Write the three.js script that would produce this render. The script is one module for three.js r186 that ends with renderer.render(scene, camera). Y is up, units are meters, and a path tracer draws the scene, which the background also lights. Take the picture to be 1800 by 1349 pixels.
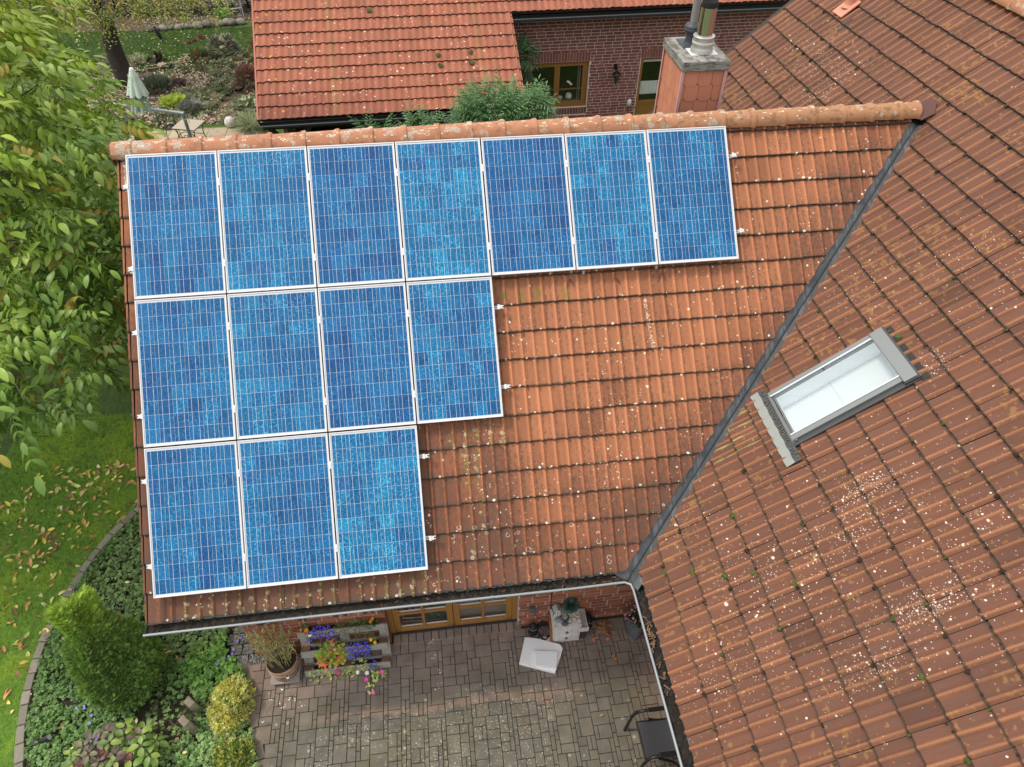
import * as THREE from 'three';
import { mergeGeometries, mergeVertices } from 'three/addons/utils/BufferGeometryUtils.js';
import { RoundedBoxGeometry } from 'three/addons/geometries/RoundedBoxGeometry.js';

// ---------- camera, sky, sun, exposure ----------
const scene = new THREE.Scene();
const camera = new THREE.PerspectiveCamera(56.81, 1024 / 767, 0.1, 400);
{
  const X = new THREE.Vector3(0.99207213, 0.00904927, 0.1253435);
  const Y = new THREE.Vector3(0.08117293, 0.71527802, -0.69410973);
  const Z = new THREE.Vector3(-0.09593664, 0.69878142, 0.70887283);
  camera.position.set(3.3403, 10.0429, 8.0135);
  camera.quaternion.setFromRotationMatrix(new THREE.Matrix4().makeBasis(X, Y, Z));
}
const renderer = new THREE.WebGLRenderer({ antialias: true });
renderer.toneMapping = THREE.LinearToneMapping;
renderer.toneMappingExposure = 1.32;
renderer.shadowMap.enabled = true;
{
  // an overcast sky: brightest around the veiled sun and overhead, paler to the horizon, soft cloud structure
  const W = 512, H = 256, d = new Float32Array(W * H * 4);
  const sd = new THREE.Vector3(-0.5, 0.84, -0.05).normalize();
  for (let y = 0; y < H; y++) for (let x = 0; x < W; x++) {
    const th = (y + 0.5) / H * Math.PI - Math.PI / 2, ph = (x + 0.5) / W * 2 * Math.PI - Math.PI;
    const vx = Math.cos(th) * Math.cos(ph), vy = Math.sin(th), vz = Math.cos(th) * Math.sin(ph);
    const up = Math.max(vy, 0);
    let l = 0.58 + 0.52 * up;
    const cs = vx * sd.x + vy * sd.y + vz * sd.z;
    l += 0.7 * Math.pow(Math.max(cs, 0), 6);
    const c = Math.sin(vx * 5 + vz * 3 + 1.3) * Math.sin(vz * 6 - vx * 2) * Math.sin(vy * 7 + vx * 3);
    l *= 1 + 0.13 * c * up;
    if (vy < 0) l *= Math.max(0.25, 1 + vy * 3);
    const i = (y * W + x) * 4;
    d[i] = l * 0.99; d[i + 1] = l * 1.0; d[i + 2] = l * 1.02; d[i + 3] = 1;
  }
  const t = new THREE.DataTexture(d, W, H, THREE.RGBAFormat, THREE.FloatType);
  t.mapping = THREE.EquirectangularReflectionMapping; t.magFilter = THREE.LinearFilter; t.needsUpdate = true;
  scene.background = t; scene.environment = t;
}
const sun = new THREE.DirectionalLight(0xfff0dc, 1.5);
sun.position.set(3.34 - 0.5 * 40, 0.84 * 40, -0.05 * 40);
sun.target.position.set(3.34, 0, 0);
sun.castShadow = true; sun.shadow.radius = 20;
Object.assign(sun.shadow.camera, { left: -25, right: 25, top: 30, bottom: -30, near: 1, far: 120 });
sun.shadow.mapSize.set(4096, 4096);
scene.add(sun, sun.target);

// ---------- small tools ----------
const rng = (s) => () => { s = (s + 0x6d2b79f5) | 0; let t = Math.imul(s ^ (s >>> 15), 1 | s); t = (t + Math.imul(t ^ (t >>> 7), 61 | t)) ^ t; return ((t ^ (t >>> 14)) >>> 0) / 4294967296; };
const R0 = rng(11);
const rr = (a, b, r = R0) => a + (b - a) * r();
const V = (x, y, z) => new THREE.Vector3(x, y, z);
const clamp = (x, a, b) => Math.min(b, Math.max(a, x));
const mix = (a, b, t) => a + (b - a) * t;
const smooth = (a, b, x) => { const t = clamp((x - a) / (b - a), 0, 1); return t * t * (3 - 2 * t); };
const hash = (x, y, s) => { let h = Math.imul(x, 374761393) + Math.imul(y, 668265263) + Math.imul(s, 2246822519); h = Math.imul(h ^ (h >>> 13), 1274126177); return ((h ^ (h >>> 16)) >>> 0) / 4294967296; };
function vn(x, y, s = 0) { const xi = Math.floor(x), yi = Math.floor(y); let u = x - xi, v = y - yi; u = u * u * (3 - 2 * u); v = v * v * (3 - 2 * v); return mix(mix(hash(xi, yi, s), hash(xi + 1, yi, s), u), mix(hash(xi, yi + 1, s), hash(xi + 1, yi + 1, s), u), v); }
function fbm(x, y, s = 0, o = 4) { let a = 0.5, t = 0, n = 0; for (let i = 0; i < o; i++) { t += a * vn(x, y, s + i * 17); n += a; a *= 0.5; x *= 2.03; y *= 2.03; } return t / n; }
const names = new Map();
function numbered(n) { const k = names.get(n) ?? 0; names.set(n, k + 1); return k ? n + '_' + String(k).padStart(3, '0') : n; }
function tag(o, label, category, group, kind) { if (label) o.userData.label = label; if (category) o.userData.category = category; if (group) o.userData.group = group; if (kind) o.userData.kind = kind; return o; }
function thing(name, label, category, pos = [0, 0, 0], turn = 0, group) { const o = new THREE.Group(); o.name = numbered(name); o.position.set(...pos); o.rotation.y = turn; scene.add(o); return tag(o, label, category, group); }
function part(name, geo, mat, parent = scene, label) { const m = new THREE.Mesh(geo, mat); m.name = parent === scene ? numbered(name) : name; m.castShadow = m.receiveShadow = true; parent.add(m); if (label) m.userData.label = label; return m; }
function struct(name, geo, mat) { return tag(part(name, geo, mat), null, null, null, 'structure'); }
function copy(o, label) { const c = o.clone(); c.name = numbered(o.name.replace(/_\d{3}$/, '')); scene.add(c); c.userData = { ...o.userData }; if (label) c.userData.label = label; return c; }
const std = (r, g, b, rough = 0.8, o = {}) => new THREE.MeshStandardMaterial({ color: new THREE.Color().setRGB(r, g, b), roughness: rough, ...o });
const phys = (r, g, b, rough = 0.8, o = {}) => new THREE.MeshPhysicalMaterial({ color: new THREE.Color().setRGB(r, g, b), roughness: rough, ...o });
const vcol = (rough = 0.85, o = {}) => new THREE.MeshStandardMaterial({ vertexColors: true, roughness: rough, ...o });
function strip(g) { g = g.index ? g.toNonIndexed() : g; for (const k of Object.keys(g.attributes)) if (!['position', 'normal', 'uv', 'color'].includes(k)) g.deleteAttribute(k); return g; }
function merge(list) { const l = list.map(strip); const hasC = l.some((g) => g.attributes.color); for (const g of l) { const n = g.attributes.position.count; if (!g.attributes.uv) g.setAttribute('uv', new THREE.BufferAttribute(new Float32Array(n * 2), 2)); if (hasC && !g.attributes.color) g.setAttribute('color', new THREE.BufferAttribute(new Float32Array(n * 3).fill(1), 3)); } return mergeGeometries(l); }
function paint(g, r, gg, b) { const n = g.attributes.position.count, a = new Float32Array(n * 3); for (let i = 0; i < n; i++) { a[i * 3] = r; a[i * 3 + 1] = gg; a[i * 3 + 2] = b; } g.setAttribute('color', new THREE.BufferAttribute(a, 3)); return g; }
const box = (w, h, d, x = 0, y = 0, z = 0, rx = 0, ry = 0, rz = 0) => { const g = new THREE.BoxGeometry(w, h, d); if (rx) g.rotateX(rx); if (ry) g.rotateY(ry); if (rz) g.rotateZ(rz); g.translate(x, y, z); return g; };
const rbox = (w, h, d, r, x = 0, y = 0, z = 0, s = 1) => new RoundedBoxGeometry(w, h, d, s, r).translate(x, y, z);
const cyl = (r1, r2, h, x = 0, y = 0, z = 0, s = 20, open = false) => new THREE.CylinderGeometry(r1, r2, h, s, 1, open).translate(x, y, z);
const sph = (r, x = 0, y = 0, z = 0, s = 16) => new THREE.SphereGeometry(r, s, Math.ceil(s * 0.7)).translate(x, y, z);
const lathe = (pts, s = 24) => new THREE.LatheGeometry(pts.map((p) => new THREE.Vector2(p[0], p[1])), s);
function tube(pts, r, seg = 24, rad = 8, closed = false) { return new THREE.TubeGeometry(new THREE.CatmullRomCurve3(pts.map((p) => (p.isVector3 ? p : V(...p))), closed), seg, r, rad, closed); }
function taper(pts, radii, rad = 7) { // a tapered, bent limb
  const c = new THREE.CatmullRomCurve3(pts.map((p) => (p.isVector3 ? p : V(...p)))), n = Math.max(4, pts.length * 3), fr = c.computeFrenetFrames(n, false), P = [], N = [], U = [], I = [];
  for (let i = 0; i <= n; i++) {
    const t = i / n, p = c.getPoint(t), f = t * (radii.length - 1), k = Math.min(radii.length - 2, Math.floor(f)), r = mix(radii[k], radii[k + 1], f - k);
    for (let j = 0; j <= rad; j++) { const a = j / rad * Math.PI * 2, d = fr.normals[i].clone().multiplyScalar(Math.cos(a)).addScaledVector(fr.binormals[i], Math.sin(a)); P.push(p.x + d.x * r, p.y + d.y * r, p.z + d.z * r); N.push(d.x, d.y, d.z); U.push(j / rad * r * 6, t * c.getLength()); }
  }
  for (let i = 0; i < n; i++) for (let j = 0; j < rad; j++) { const a = i * (rad + 1) + j, b = a + rad + 1; I.push(a, a + 1, b, b, a + 1, b + 1); }
  const g = new THREE.BufferGeometry(); g.setAttribute('position', new THREE.Float32BufferAttribute(P, 3)); g.setAttribute('normal', new THREE.Float32BufferAttribute(N, 3)); g.setAttribute('uv', new THREE.Float32BufferAttribute(U, 2)); g.setIndex(I); return g;
}
function canvasTex(w, h, draw, o = {}) { const c = document.createElement('canvas'); c.width = w; c.height = h; draw(c.getContext('2d'), w, h); const t = new THREE.CanvasTexture(c); if (!o.linear) t.colorSpace = THREE.SRGBColorSpace; t.wrapS = t.wrapT = o.clamp ? THREE.ClampToEdgeWrapping : THREE.RepeatWrapping; t.anisotropy = 8; return t; }
const enc = (l) => { l = clamp(l, 0, 1); return 255 * (l <= 0.0031308 ? 12.92 * l : 1.055 * Math.pow(l, 1 / 2.4) - 0.055); };
function pixelTex(w, h, f, after, o = {}) { return canvasTex(w, h, (c) => { const im = c.createImageData ? c.createImageData(w, h) : new ImageData(w, h), d = im.data, q = [0, 0, 0]; for (let y = 0, i = 0; y < h; y++) for (let x = 0; x < w; x++, i += 4) { f(x, y, q); if (o.linear) { d[i] = q[0] * 255; d[i + 1] = q[1] * 255; d[i + 2] = q[2] * 255; } else { d[i] = enc(q[0]); d[i + 1] = enc(q[1]); d[i + 2] = enc(q[2]); } d[i + 3] = 255; } c.putImageData(im, 0, 0); if (after) after(c, w, h); }, o); }
function scatter(name, geo, mat, list, parent = scene) { // list of [Matrix4, Color?] -> one object of many small pieces
  const m = new THREE.InstancedMesh(geo, mat, list.length); list.forEach((e, i) => { m.setMatrixAt(i, e[0]); if (e[1]) m.setColorAt(i, mat.transmission > 0 ? e[1].clone().multiplyScalar(LEAFY) : e[1]); });
  m.name = parent === scene ? numbered(name) : name; m.castShadow = m.receiveShadow = true; parent.add(m); m.userData.kind = 'stuff'; return m;
}
const LEAFY = 2.1; // thin leaves let part of their light through
const M4 = (p, e, s) => new THREE.Matrix4().compose(p, e.isQuaternion ? e : new THREE.Quaternion().setFromEuler(e), typeof s === 'number' ? V(s, s, s) : s);
const lin = (r, g, b) => new THREE.Color().setRGB(r, g, b);
// ---------- the house: roof planes ----------
const AL = THREE.MathUtils.degToRad(42.967), BE = THREE.MathUtils.degToRad(40.195);
const wingRoof = { o: V(0, 6.1249, -0.0886), a: V(1, 0, 0), b: V(0, -Math.sin(AL), Math.cos(AL)), c: V(0, Math.cos(AL), Math.sin(AL)), a0: -0.4, b0: -0.5, w: 10.3, h: 5.95 };
const mainRoof = { o: V(9.6275, 6.1249, -0.0886), a: V(0, 0, 1), b: V(-Math.cos(BE), -Math.sin(BE), 0), c: V(-Math.sin(BE), Math.cos(BE), 0), a0: -5.0, b0: -2.2, w: 12.6, h: 7.85 };
const at = (f, a, b, c = 0) => V(0, 0, 0).copy(f.o).addScaledVector(f.a, a).addScaledVector(f.b, b).addScaledVector(f.c, c);
const frameMatrix = (f) => new THREE.Matrix4().makeBasis(f.a, f.c, f.b).setPosition(f.o); // local x along the eave, y off the roof, z down the slope
// tile relief across one 0.30 m tile: two rolls and two flat pans
const rollN = (x) => { const f = (c) => { const d = Math.abs(x - c) / 0.037; return d < 1 ? Math.cos(d * Math.PI / 2) ** 2 : 0; }; return Math.max(f(0.112), f(0.262)); }, roll = (x) => 0.031 * rollN(x);
const XS = [0, 0.03, 0.074, 0.087, 0.099, 0.112, 0.125, 0.137, 0.150, 0.187, 0.224, 0.237, 0.249, 0.262, 0.275, 0.287, 0.298];
const soup = () => ({ p: [], n: [], u: [], c: [] });
function tri(s, A, B, C) { for (const q of [A, B, C]) { s.p.push(q[0], q[1], q[2]); s.n.push(q[3], q[4], q[5]); s.u.push(q[0], q[2]); s.c.push(q[6], q[6], q[6]); } }
// one tile in roof coordinates (x across, y off the roof, z down); the lower end rides on the tile below
function tileSoup(xs, relief, a, b, len, lift, thick, skew = 0, base = 0, tone = 1, wave = 0.010) {
  const s = soup(), n = xs.length, y = (i, t) => base + relief(xs[i]) + lift * t, w = xs[n - 1];
  const z0 = b - len, rows = [0, len - 0.009, len], drop = [0, 0, 0.007];
  const P = (i, k) => { const e = 1e-3, d = (relief(Math.min(xs[i] + e, w)) - relief(Math.max(xs[i] - e, 0))) / (2 * e), m = Math.hypot(d, 1); return [a + xs[i], y(i, rows[k] / len) - drop[k], z0 + rows[k] + skew * (xs[i] - w / 2) + (k ? wave * (relief(xs[i]) / 0.031 - 0.4) : 0), -d / m, 1 / m, k === 2 ? 0.6 : -lift / len, tone]; };
  for (let k = 0; k < 2; k++) for (let i = 0; i < n - 1; i++) { const A = P(i, k), B = P(i + 1, k), C = P(i, k + 1), D = P(i + 1, k + 1); tri(s, A, C, B); tri(s, B, C, D); }
  for (let i = 0; i < n - 1; i++) { // front edge
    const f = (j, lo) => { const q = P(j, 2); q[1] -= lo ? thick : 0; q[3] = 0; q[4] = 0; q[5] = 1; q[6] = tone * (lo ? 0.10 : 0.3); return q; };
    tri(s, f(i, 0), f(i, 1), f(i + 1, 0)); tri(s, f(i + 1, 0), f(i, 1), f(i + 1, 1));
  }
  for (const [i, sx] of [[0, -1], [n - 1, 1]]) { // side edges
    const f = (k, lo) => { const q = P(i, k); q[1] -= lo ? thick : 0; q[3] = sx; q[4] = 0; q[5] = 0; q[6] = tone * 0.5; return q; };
    tri(s, f(0, 0), f(0, 1), f(2, 0)); tri(s, f(2, 0), f(0, 1), f(2, 1));
  }
  return s;
}
function clipSoup(s, fn) { // keep fn(x, z) >= 0
  const o = soup(), nt = s.p.length / 9;
  for (let t = 0; t < nt; t++) {
    let poly = [];
    for (let k = 0; k < 3; k++) { const i = t * 3 + k; poly.push([...s.p.slice(i * 3, i * 3 + 3), ...s.n.slice(i * 3, i * 3 + 3), s.c[i * 3]]); }
    const d = poly.map((q) => fn(q[0], q[2]));
    if (d.every((v) => v < 0)) continue;
    if (d.some((v) => v < 0)) { const r = []; for (let k = 0; k < 3; k++) { const A = poly[k], B = poly[(k + 1) % 3], da = d[k], db = d[(k + 1) % 3]; if (da >= 0) r.push(A); if ((da >= 0) !== (db >= 0)) { const f = da / (da - db); r.push(A.map((v, j) => mix(v, B[j], f))); } } poly = r; }
    for (let k = 1; k < poly.length - 1; k++) tri(o, poly[0], poly[k], poly[k + 1]);
  }
  return o;
}
const addSoup = (a, b) => { for (const k in a) for (const v of b[k]) a[k].push(v); return a; };
function soupGeo(s, f) {
  const g = new THREE.BufferGeometry(), u = new Float32Array(s.u.length);
  for (let i = 0; i < u.length; i += 2) { u[i] = (s.u[i] - f.a0) / f.w; u[i + 1] = 1 - (s.u[i + 1] - f.b0) / f.h; }
  g.setAttribute('position', new THREE.Float32BufferAttribute(s.p, 3)); g.setAttribute('normal', new THREE.Float32BufferAttribute(s.n, 3)); g.setAttribute('uv', new THREE.BufferAttribute(u, 2)); g.setAttribute('color', new THREE.Float32BufferAttribute(s.c, 3)); return g;
}
// where the two roofs meet
const VK = Math.sin(AL) / Math.tan(BE), VQ = Math.cos(AL) * Math.sin(BE) / Math.sin(AL), AR = -0.117;
const wingKeep = (x, z) => 9.6275 - 0.098 - x - VK * z;
const mainFront = (x, z) => x - VQ * z - 0.088, mainRear = (x, z) => 2 * AR - VQ * z - 0.088 - x;

// weathered tile colour, one sheet per roof plane
const lichen = (c, x, y, r, al, col, R) => { c.fillStyle = `rgba(${col},${al})`; c.beginPath(); const n = 7; for (let i = 0; i <= n; i++) { const t = i / n * 6.283, q = r * (0.72 + 0.5 * R()); c[i ? 'lineTo' : 'moveTo'](x + q * Math.cos(t), y + q * Math.sin(t)); } c.fill(); };
const WTX = 2048, WTY = 1184, WS = WTX / 10.3;
const wingCourse = 0.329, wingEave = 5.25, wingJoint = 2.242 - 0.299 * 8, WP = 0.299;
const wingTex = pixelTex(WTX, WTY, (px, py, q) => {
  const a = px / WS - 0.4, b = py / WS - 0.5, ci = Math.floor((a - wingJoint) / WP), la = (a - wingJoint) / WP - ci, fj = (wingEave - b + 0.010 * (rollN(la * 0.299) - 0.4)) / wingCourse, cj = Math.ceil(fj), lb = 1 - (fj - Math.floor(fj));
  const valley = 9.6 - VK * b - a, tone = hash(ci, cj, 3), big = fbm(a * 0.7, b * 0.9, 5, 3);
  let dk = 0.62 * smooth(1.2, 0.1, valley + 0.9 * (big - 0.5)) + 0.42 * smooth(3.1, 4.6, b + 0.8 * (big - 0.5)) + 0.5 * smooth(3.95 + 0.35, 3.95, a) * smooth(1.6, 1.9, b) + 0.9 * smooth(3.3, 2.7, a) * smooth(3.2, 3.5, b);  // darker towards valley and eave, and beside and below the panel rows
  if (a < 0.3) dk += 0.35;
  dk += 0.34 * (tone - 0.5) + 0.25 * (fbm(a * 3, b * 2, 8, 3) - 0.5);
  dk = clamp(dk, 0, 1);
  const rl = roll((la * 0.299)) / 0.031;
  // rolls paler by wear and by crest light painted in, pans keep algae; streaks run down the slope
  const streak = fbm(a * 42, b * 2.2, 21, 3), grain = hash(px, py, 9);
  let k = 1 + 0.12 * (streak - 0.5) + 0.10 * (grain - 0.5) + 0.42 * rl - 0.17;
  const al = smooth(0.60, 0.78, fbm(a * 55, b * 30, 31, 2) * 0.8 + 0.32 * dk + 0.22 * smooth(0.75, 1, lb) - 0.05 * rl);
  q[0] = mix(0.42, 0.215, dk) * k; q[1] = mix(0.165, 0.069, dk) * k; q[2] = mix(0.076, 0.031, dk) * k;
  const xl = la * 0.299, foot = Math.exp(-(((xl - 0.154) / 0.011) ** 2)) + Math.exp(-(((xl - 0.006) / 0.011) ** 2)) + 0.45 * Math.exp(-(((xl - 0.072) / 0.009) ** 2)) + 0.45 * Math.exp(-(((xl - 0.222) / 0.009) ** 2));  // strips along the roll feet: algae stipple deepened by painted crease shade
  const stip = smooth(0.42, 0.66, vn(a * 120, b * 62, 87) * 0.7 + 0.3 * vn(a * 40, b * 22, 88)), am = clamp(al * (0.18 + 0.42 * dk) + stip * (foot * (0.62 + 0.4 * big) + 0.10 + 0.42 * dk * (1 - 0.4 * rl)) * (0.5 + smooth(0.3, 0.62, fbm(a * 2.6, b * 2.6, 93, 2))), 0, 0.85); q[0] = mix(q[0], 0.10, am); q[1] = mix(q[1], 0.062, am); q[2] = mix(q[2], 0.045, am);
  const gn2 = 0.06 * (fbm(a * 30, b * 9, 4, 2) - 0.5), grimeShade = clamp(smooth(0.94, 0.985, lb + gn2) * 0.8 + smooth(0.07, 0.02, lb + gn2) * 0.88, 0, 0.9); q[0] = mix(q[0], 0.07, grimeShade); q[1] = mix(q[1], 0.045, grimeShade); q[2] = mix(q[2], 0.03, grimeShade);  // course-edge grime, plus contact shadow of the tile above painted in
}, (c) => {
  const R = rng(77), X = (a) => (a + 0.4) * WS, Y = (b) => (b + 0.5) * WS, wh = '236,230,214', gn = '205,214,186';
  for (let i = 0; i < 2600; i++) { const a = rr(3, 9.6, R), b = rr(0, 5.2, R); if (fbm(a * 2.1, b * 1.6, 61, 3) < 0.5 - 0.12 * smooth(2, 4.5, b)) continue; lichen(c, X(a), Y(b), WS * rr(0.003, 0.0085, R), 0.85, wh, R); }
  for (let i = 0; i < 150; i++) { const a = rr(3, 9.4, R), b = rr(0.2, 5.2, R); lichen(c, X(a), Y(b), WS * rr(0.008, 0.017, R), 0.92, wh, R); }
  for (let j = 0; j < 16; j++) for (let i = 0; i < 34; i++) for (const o of [0.07, 0.2]) if (R() < 0.26) { const a = wingJoint + i * WP + o + rr(-0.02, 0.02, R), b = wingEave - wingCourse * j - rr(0.004, 0.02, R); lichen(c, X(a), Y(b), WS * rr(0.010, 0.021, R), 0.9, R() < 0.6 ? '214,212,196' : wh, R); }
  for (let i = 0; i < 30; i++) { const a = rr(3.0, 6.0, R), b = rr(4.5, 5.2, R), r = WS * rr(0.010, 0.026, R), a0 = R() * 6; c.strokeStyle = `rgba(${wh},0.85)`; c.lineWidth = WS * 0.006; c.beginPath(); c.arc(X(a), Y(b), r, a0, a0 + rr(3, 6.2, R)); c.stroke(); }
  // algae and lichen fans under the lower panel edges
  const fan = (a, b, l, amt = 1) => {
    for (let k = 0; k < 22 * amt; k++) { const t = R(); c.fillStyle = `rgba(${84 + R() * 40},${98 + R() * 28},${34 + R() * 20},${0.10 + 0.22 * R()})`; c.beginPath(); c.ellipse(X(a + rr(-0.025, 0.025, R)), Y(b + t * l), WS * rr(0.004, 0.011, R), WS * rr(0.015, 0.05, R), 0, 0, 7); c.fill(); }
    for (let k = 0; k < 9 * amt; k++) { const t = R(), x = X(a + rr(-0.04, 0.04, R)), y = Y(b + t * l), r = WS * (R() < 0.7 ? rr(0.003, 0.009, R) : rr(0.011, 0.026, R)); if (r > WS * 0.010) { lichen(c, x, y, r, 0.55, R() < 0.6 ? '150,156,124' : '196,196,170', R); if (R() < 0.5) { c.strokeStyle = `rgba(${gn},0.75)`; c.lineWidth = WS * 0.005; c.beginPath(); const a0 = R() * 6; c.arc(x, y, r * 0.9, a0, a0 + rr(2, 5, R)); c.stroke(); } } else lichen(c, x, y, r, 0.92, R() < 0.6 ? wh : gn, R); }
  };
  for (let a = 0.25; a < 3.2; a += 0.15) if (R() < 0.92) fan(a + rr(-0.02, 0.02, R), 5.0 + rr(-0.03, 0.02, R), 0.26);
  for (const a of [3.38, 3.56, 3.68, 3.84, 3.98]) fan(a, 3.40, 0.24, 0.7);
  for (const a of [3.53, 3.66]) { fan(a, 3.6, 0.3, 1.1); fan(a, 3.9, 0.4, 0.8); fan(a + 0.01, 4.3, 0.6, 0.7); }
  for (const [a, b] of [[4.15, 1.75], [4.35, 1.8], [4.55, 1.8], [4.9, 1.82]]) for (let k = 0; k < 9; k++) { c.fillStyle = `rgba(96,108,40,0.22)`; c.beginPath(); c.ellipse(X(a) + rr(-7, 7, R), Y(b + R() * 0.14), 4, 9, 0, 0, 7); c.fill(); }
  for (let k = 0; k < 160; k++) { const t = R(); lichen(c, X(5.86 + 0.05 * t + rr(-0.02, 0.02, R)), Y(2.0 + t * 0.62), WS * rr(0.003, 0.008, R), 0.7, '240,222,205', R); }
  for (const a0 of [4.96, 5.52, 6.1]) for (let k = 0; k < 14; k++) { c.fillStyle = 'rgba(60,34,30,0.10)'; const t = R(), sd = R() < 0.5 ? -1 : 1; c.beginPath(); c.ellipse(X(a0 + sd * t * 0.05), Y(1.70 + t * 0.1), WS * 0.02, WS * 0.035, sd * -0.5, 0, 7); c.fill(); }
  // pale grey crust along the left edge near the ridge
  for (let k = 0; k < 420; k++) { const b = rr(-0.02, 0.62, R), d = b < 0.34 ? 0.05 : 0.025; lichen(c, X(-0.06 + rr(-d, d, R) + b * 0.04), Y(b), WS * rr(0.004, 0.012, R), 0.75, '190,190,176', R); }
}, { clamp: true });
const mainNear = { ...mainRoof, a0: 1.0, b0: -2.2, w: 6.4, h: 7.85 }, mainFar = { ...mainRoof, a0: -5.0, b0: -2.2, w: 6.8, h: 7.0 };
const mainCourse = 0.3262, mainEave = 5.46, MP = 0.301, mainJoint = 3.864 + 0.0886 - MP * 30;
const skyA = [2.50, 3.285].map((z) => z + 0.0886), skyB = [1.80, 3.28];
const paintMain = (F, TW, THt, seed) => { const MS = TW / F.w, MV = THt / F.h; return pixelTex(TW, THt, (px, py, q) => {
  const a = px / MS + F.a0, b = py / MV + F.b0, ci = Math.floor((a - mainJoint) / MP), la = (a - mainJoint) / MP - ci, fj = (mainEave - b) / mainCourse, cj = Math.ceil(fj), lb = 1 - (fj - Math.floor(fj));
  const tone = hash(ci, cj, 13), rl = roll(la * 0.301) / 0.031, streak = fbm(a * 40, b * 2.5, 41, 3), grain = hash(px, py, 19), big = fbm(a * 0.8, b * 0.8, 15, 3);
  // each pan darker just beside the roll, the roll tops worn to pale sandy orange
  const grit = vn(a * 150, b * 150, 57); let w = clamp(Math.pow(rl, 0.95) * 0.98 + 0.42 * (streak - 0.5) * (0.5 + rl) + 0.34 * (grit - 0.5) * (0.35 + rl), 0, 1);
  const near = smooth(-0.6, -3.2, a) * 0.5 + 0.12 * (tone - 0.5) + 0.5 * (big - 0.5);
  const k = 1 + 0.16 * (streak - 0.5) + 0.12 * (grain - 0.5) + 0.12 * (tone - 0.5);
  q[0] = mix(mix(0.142, 0.098, near), 0.288, w) * k; q[1] = mix(mix(0.057, 0.043, near), 0.124, w) * k; q[2] = mix(mix(0.034, 0.029, near), 0.061, w) * k;
  const al = clamp(smooth(0.62, 0.80, fbm(a * 30, b * 26, 51, 3) + 0.10 * smooth(0.8, 1, lb) - 0.12 * rl) * 0.45 + smooth(0.5, 0.75, vn(a * 70, b * 9, 53)) * 0.34 * (1 - w) * smooth(0.3, 0.6, big + 0.2 * tone), 0, 0.7); q[0] = mix(q[0], 0.11, al); q[1] = mix(q[1], 0.067, al); q[2] = mix(q[2], 0.052, al);
  const yl = smooth(0.66, 0.74, fbm(a * 22, b * 22, 71, 2) * 0.7 + 0.3 * fbm(a * 1.7, b * 1.7, 72, 2)) * 0.4; q[0] = mix(q[0], 0.36, yl); q[1] = mix(q[1], 0.20, yl); q[2] = mix(q[2], 0.05, yl);
  const gn2 = 0.06 * (fbm(a * 30, b * 9, 4, 2) - 0.5), jn = Math.min(la, 1 - la) * 0.301, grimeShade = clamp(smooth(0.94, 0.985, lb + gn2) * 0.8 + smooth(0.075, 0.02, lb + gn2) * 0.92 + smooth(0.006, 0.002, jn) * 0.5, 0, 0.92); q[0] = mix(q[0], 0.07, grimeShade); q[1] = mix(q[1], 0.045, grimeShade); q[2] = mix(q[2], 0.03, grimeShade);  // edge and joint dirt, with shadow under each lap painted into the colour
}, (c) => {
  const R = rng(99), X = (a) => (a - F.a0) * MS, Y = (b) => (b - F.b0) * MS; c.scale(1, MV / MS); const wh = '232,222,208';
  // [z, s, spread along z, spread along slope, count]: denser showers of crust lichen
  const showers = [[4.12, 2.82, 0.13, 0.34, 250], [5.38, 2.86, 0.13, 0.36, 280], [5.7, 3.5, 0.16, 0.5, 200], [4.45, 3.15, 0.22, 0.6, 200], [4.4, 4.2, 0.5, 0.5, 220], [5.2, 3.0, 0.7, 0.9, 300], [4.9, 3.9, 0.8, 0.9, 280], [4.0, 3.0, 0.9, 0.7, 200], [5.3, 4.9, 0.4, 0.4, 200], [5.0, 2.1, 0.8, 0.6, 260], [-1.9, 0.35, 0.25, 0.45, 300], [-2.6, 0.1, 0.5, 0.5, 260], [-0.9, 0.3, 0.12, 0.25, 120], [-3.2, 0.2, 0.6, 0.6, 220], [3.4, 4.6, 0.5, 0.5, 90], [2.4, 0.6, 0.9, 0.6, 220], [1.6, 1.8, 0.5, 0.5, 160], [3.2, 1.6, 0.15, 0.2, 90]];
  const nrm = () => (R() + R() + R() - 1.5) * 1.15;
  for (const [z, s, dz, ds, n] of showers) for (let i = 0; i < n; i++) { const big = R(); lichen(c, X(z + 0.09 + nrm() * dz), Y(s + nrm() * ds), MS * (big < 0.93 ? rr(0.0028, 0.0058, R) : rr(0.0065, 0.012, R)), 0.93, wh, R); }
  for (let i = 0; i < 2500; i++) { const a = rr(-4.8, 7.4, R), b = rr(-2, 5.4, R); if (fbm(a * 1.3, b * 1.3, 81, 3) < 0.47) continue; lichen(c, X(a), Y(b), MS * rr(0.0024, 0.0052, R), 0.85, wh, R); }
  for (let i = 0; i < 170; i++) lichen(c, X(rr(-4.8, 7.4, R)), Y(rr(-2, 5.4, R)), MS * rr(0.006, 0.013, R), 0.9, wh, R);
  for (const [z, s, r] of [[1.58, 3.3, 0.03], [1.75, 3.18, 0.035], [3.05, 4.95, 0.026], [3.45, 4.85, 0.03], [4.6, 4.6, 0.03], [4.95, 4.8, 0.03], [5.3, 5.2, 0.03], [4.35, 3.95, 0.03], [4.85, 4.35, 0.028]]) { lichen(c, X(z + 0.09), Y(s), MS * r * 0.62, 0.9, wh, R); }
  for (let i = 0; i < 900; i++) { const a = rr(-1, 7.4, R), b = rr(-0.5, 5.4, R); if (fbm(a * 1.5, b * 1.5, 91, 2) < 0.52) continue; lichen(c, X(a), Y(b), MS * rr(0.005, 0.012, R), 0.5, '196,140,52', R); }
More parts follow.
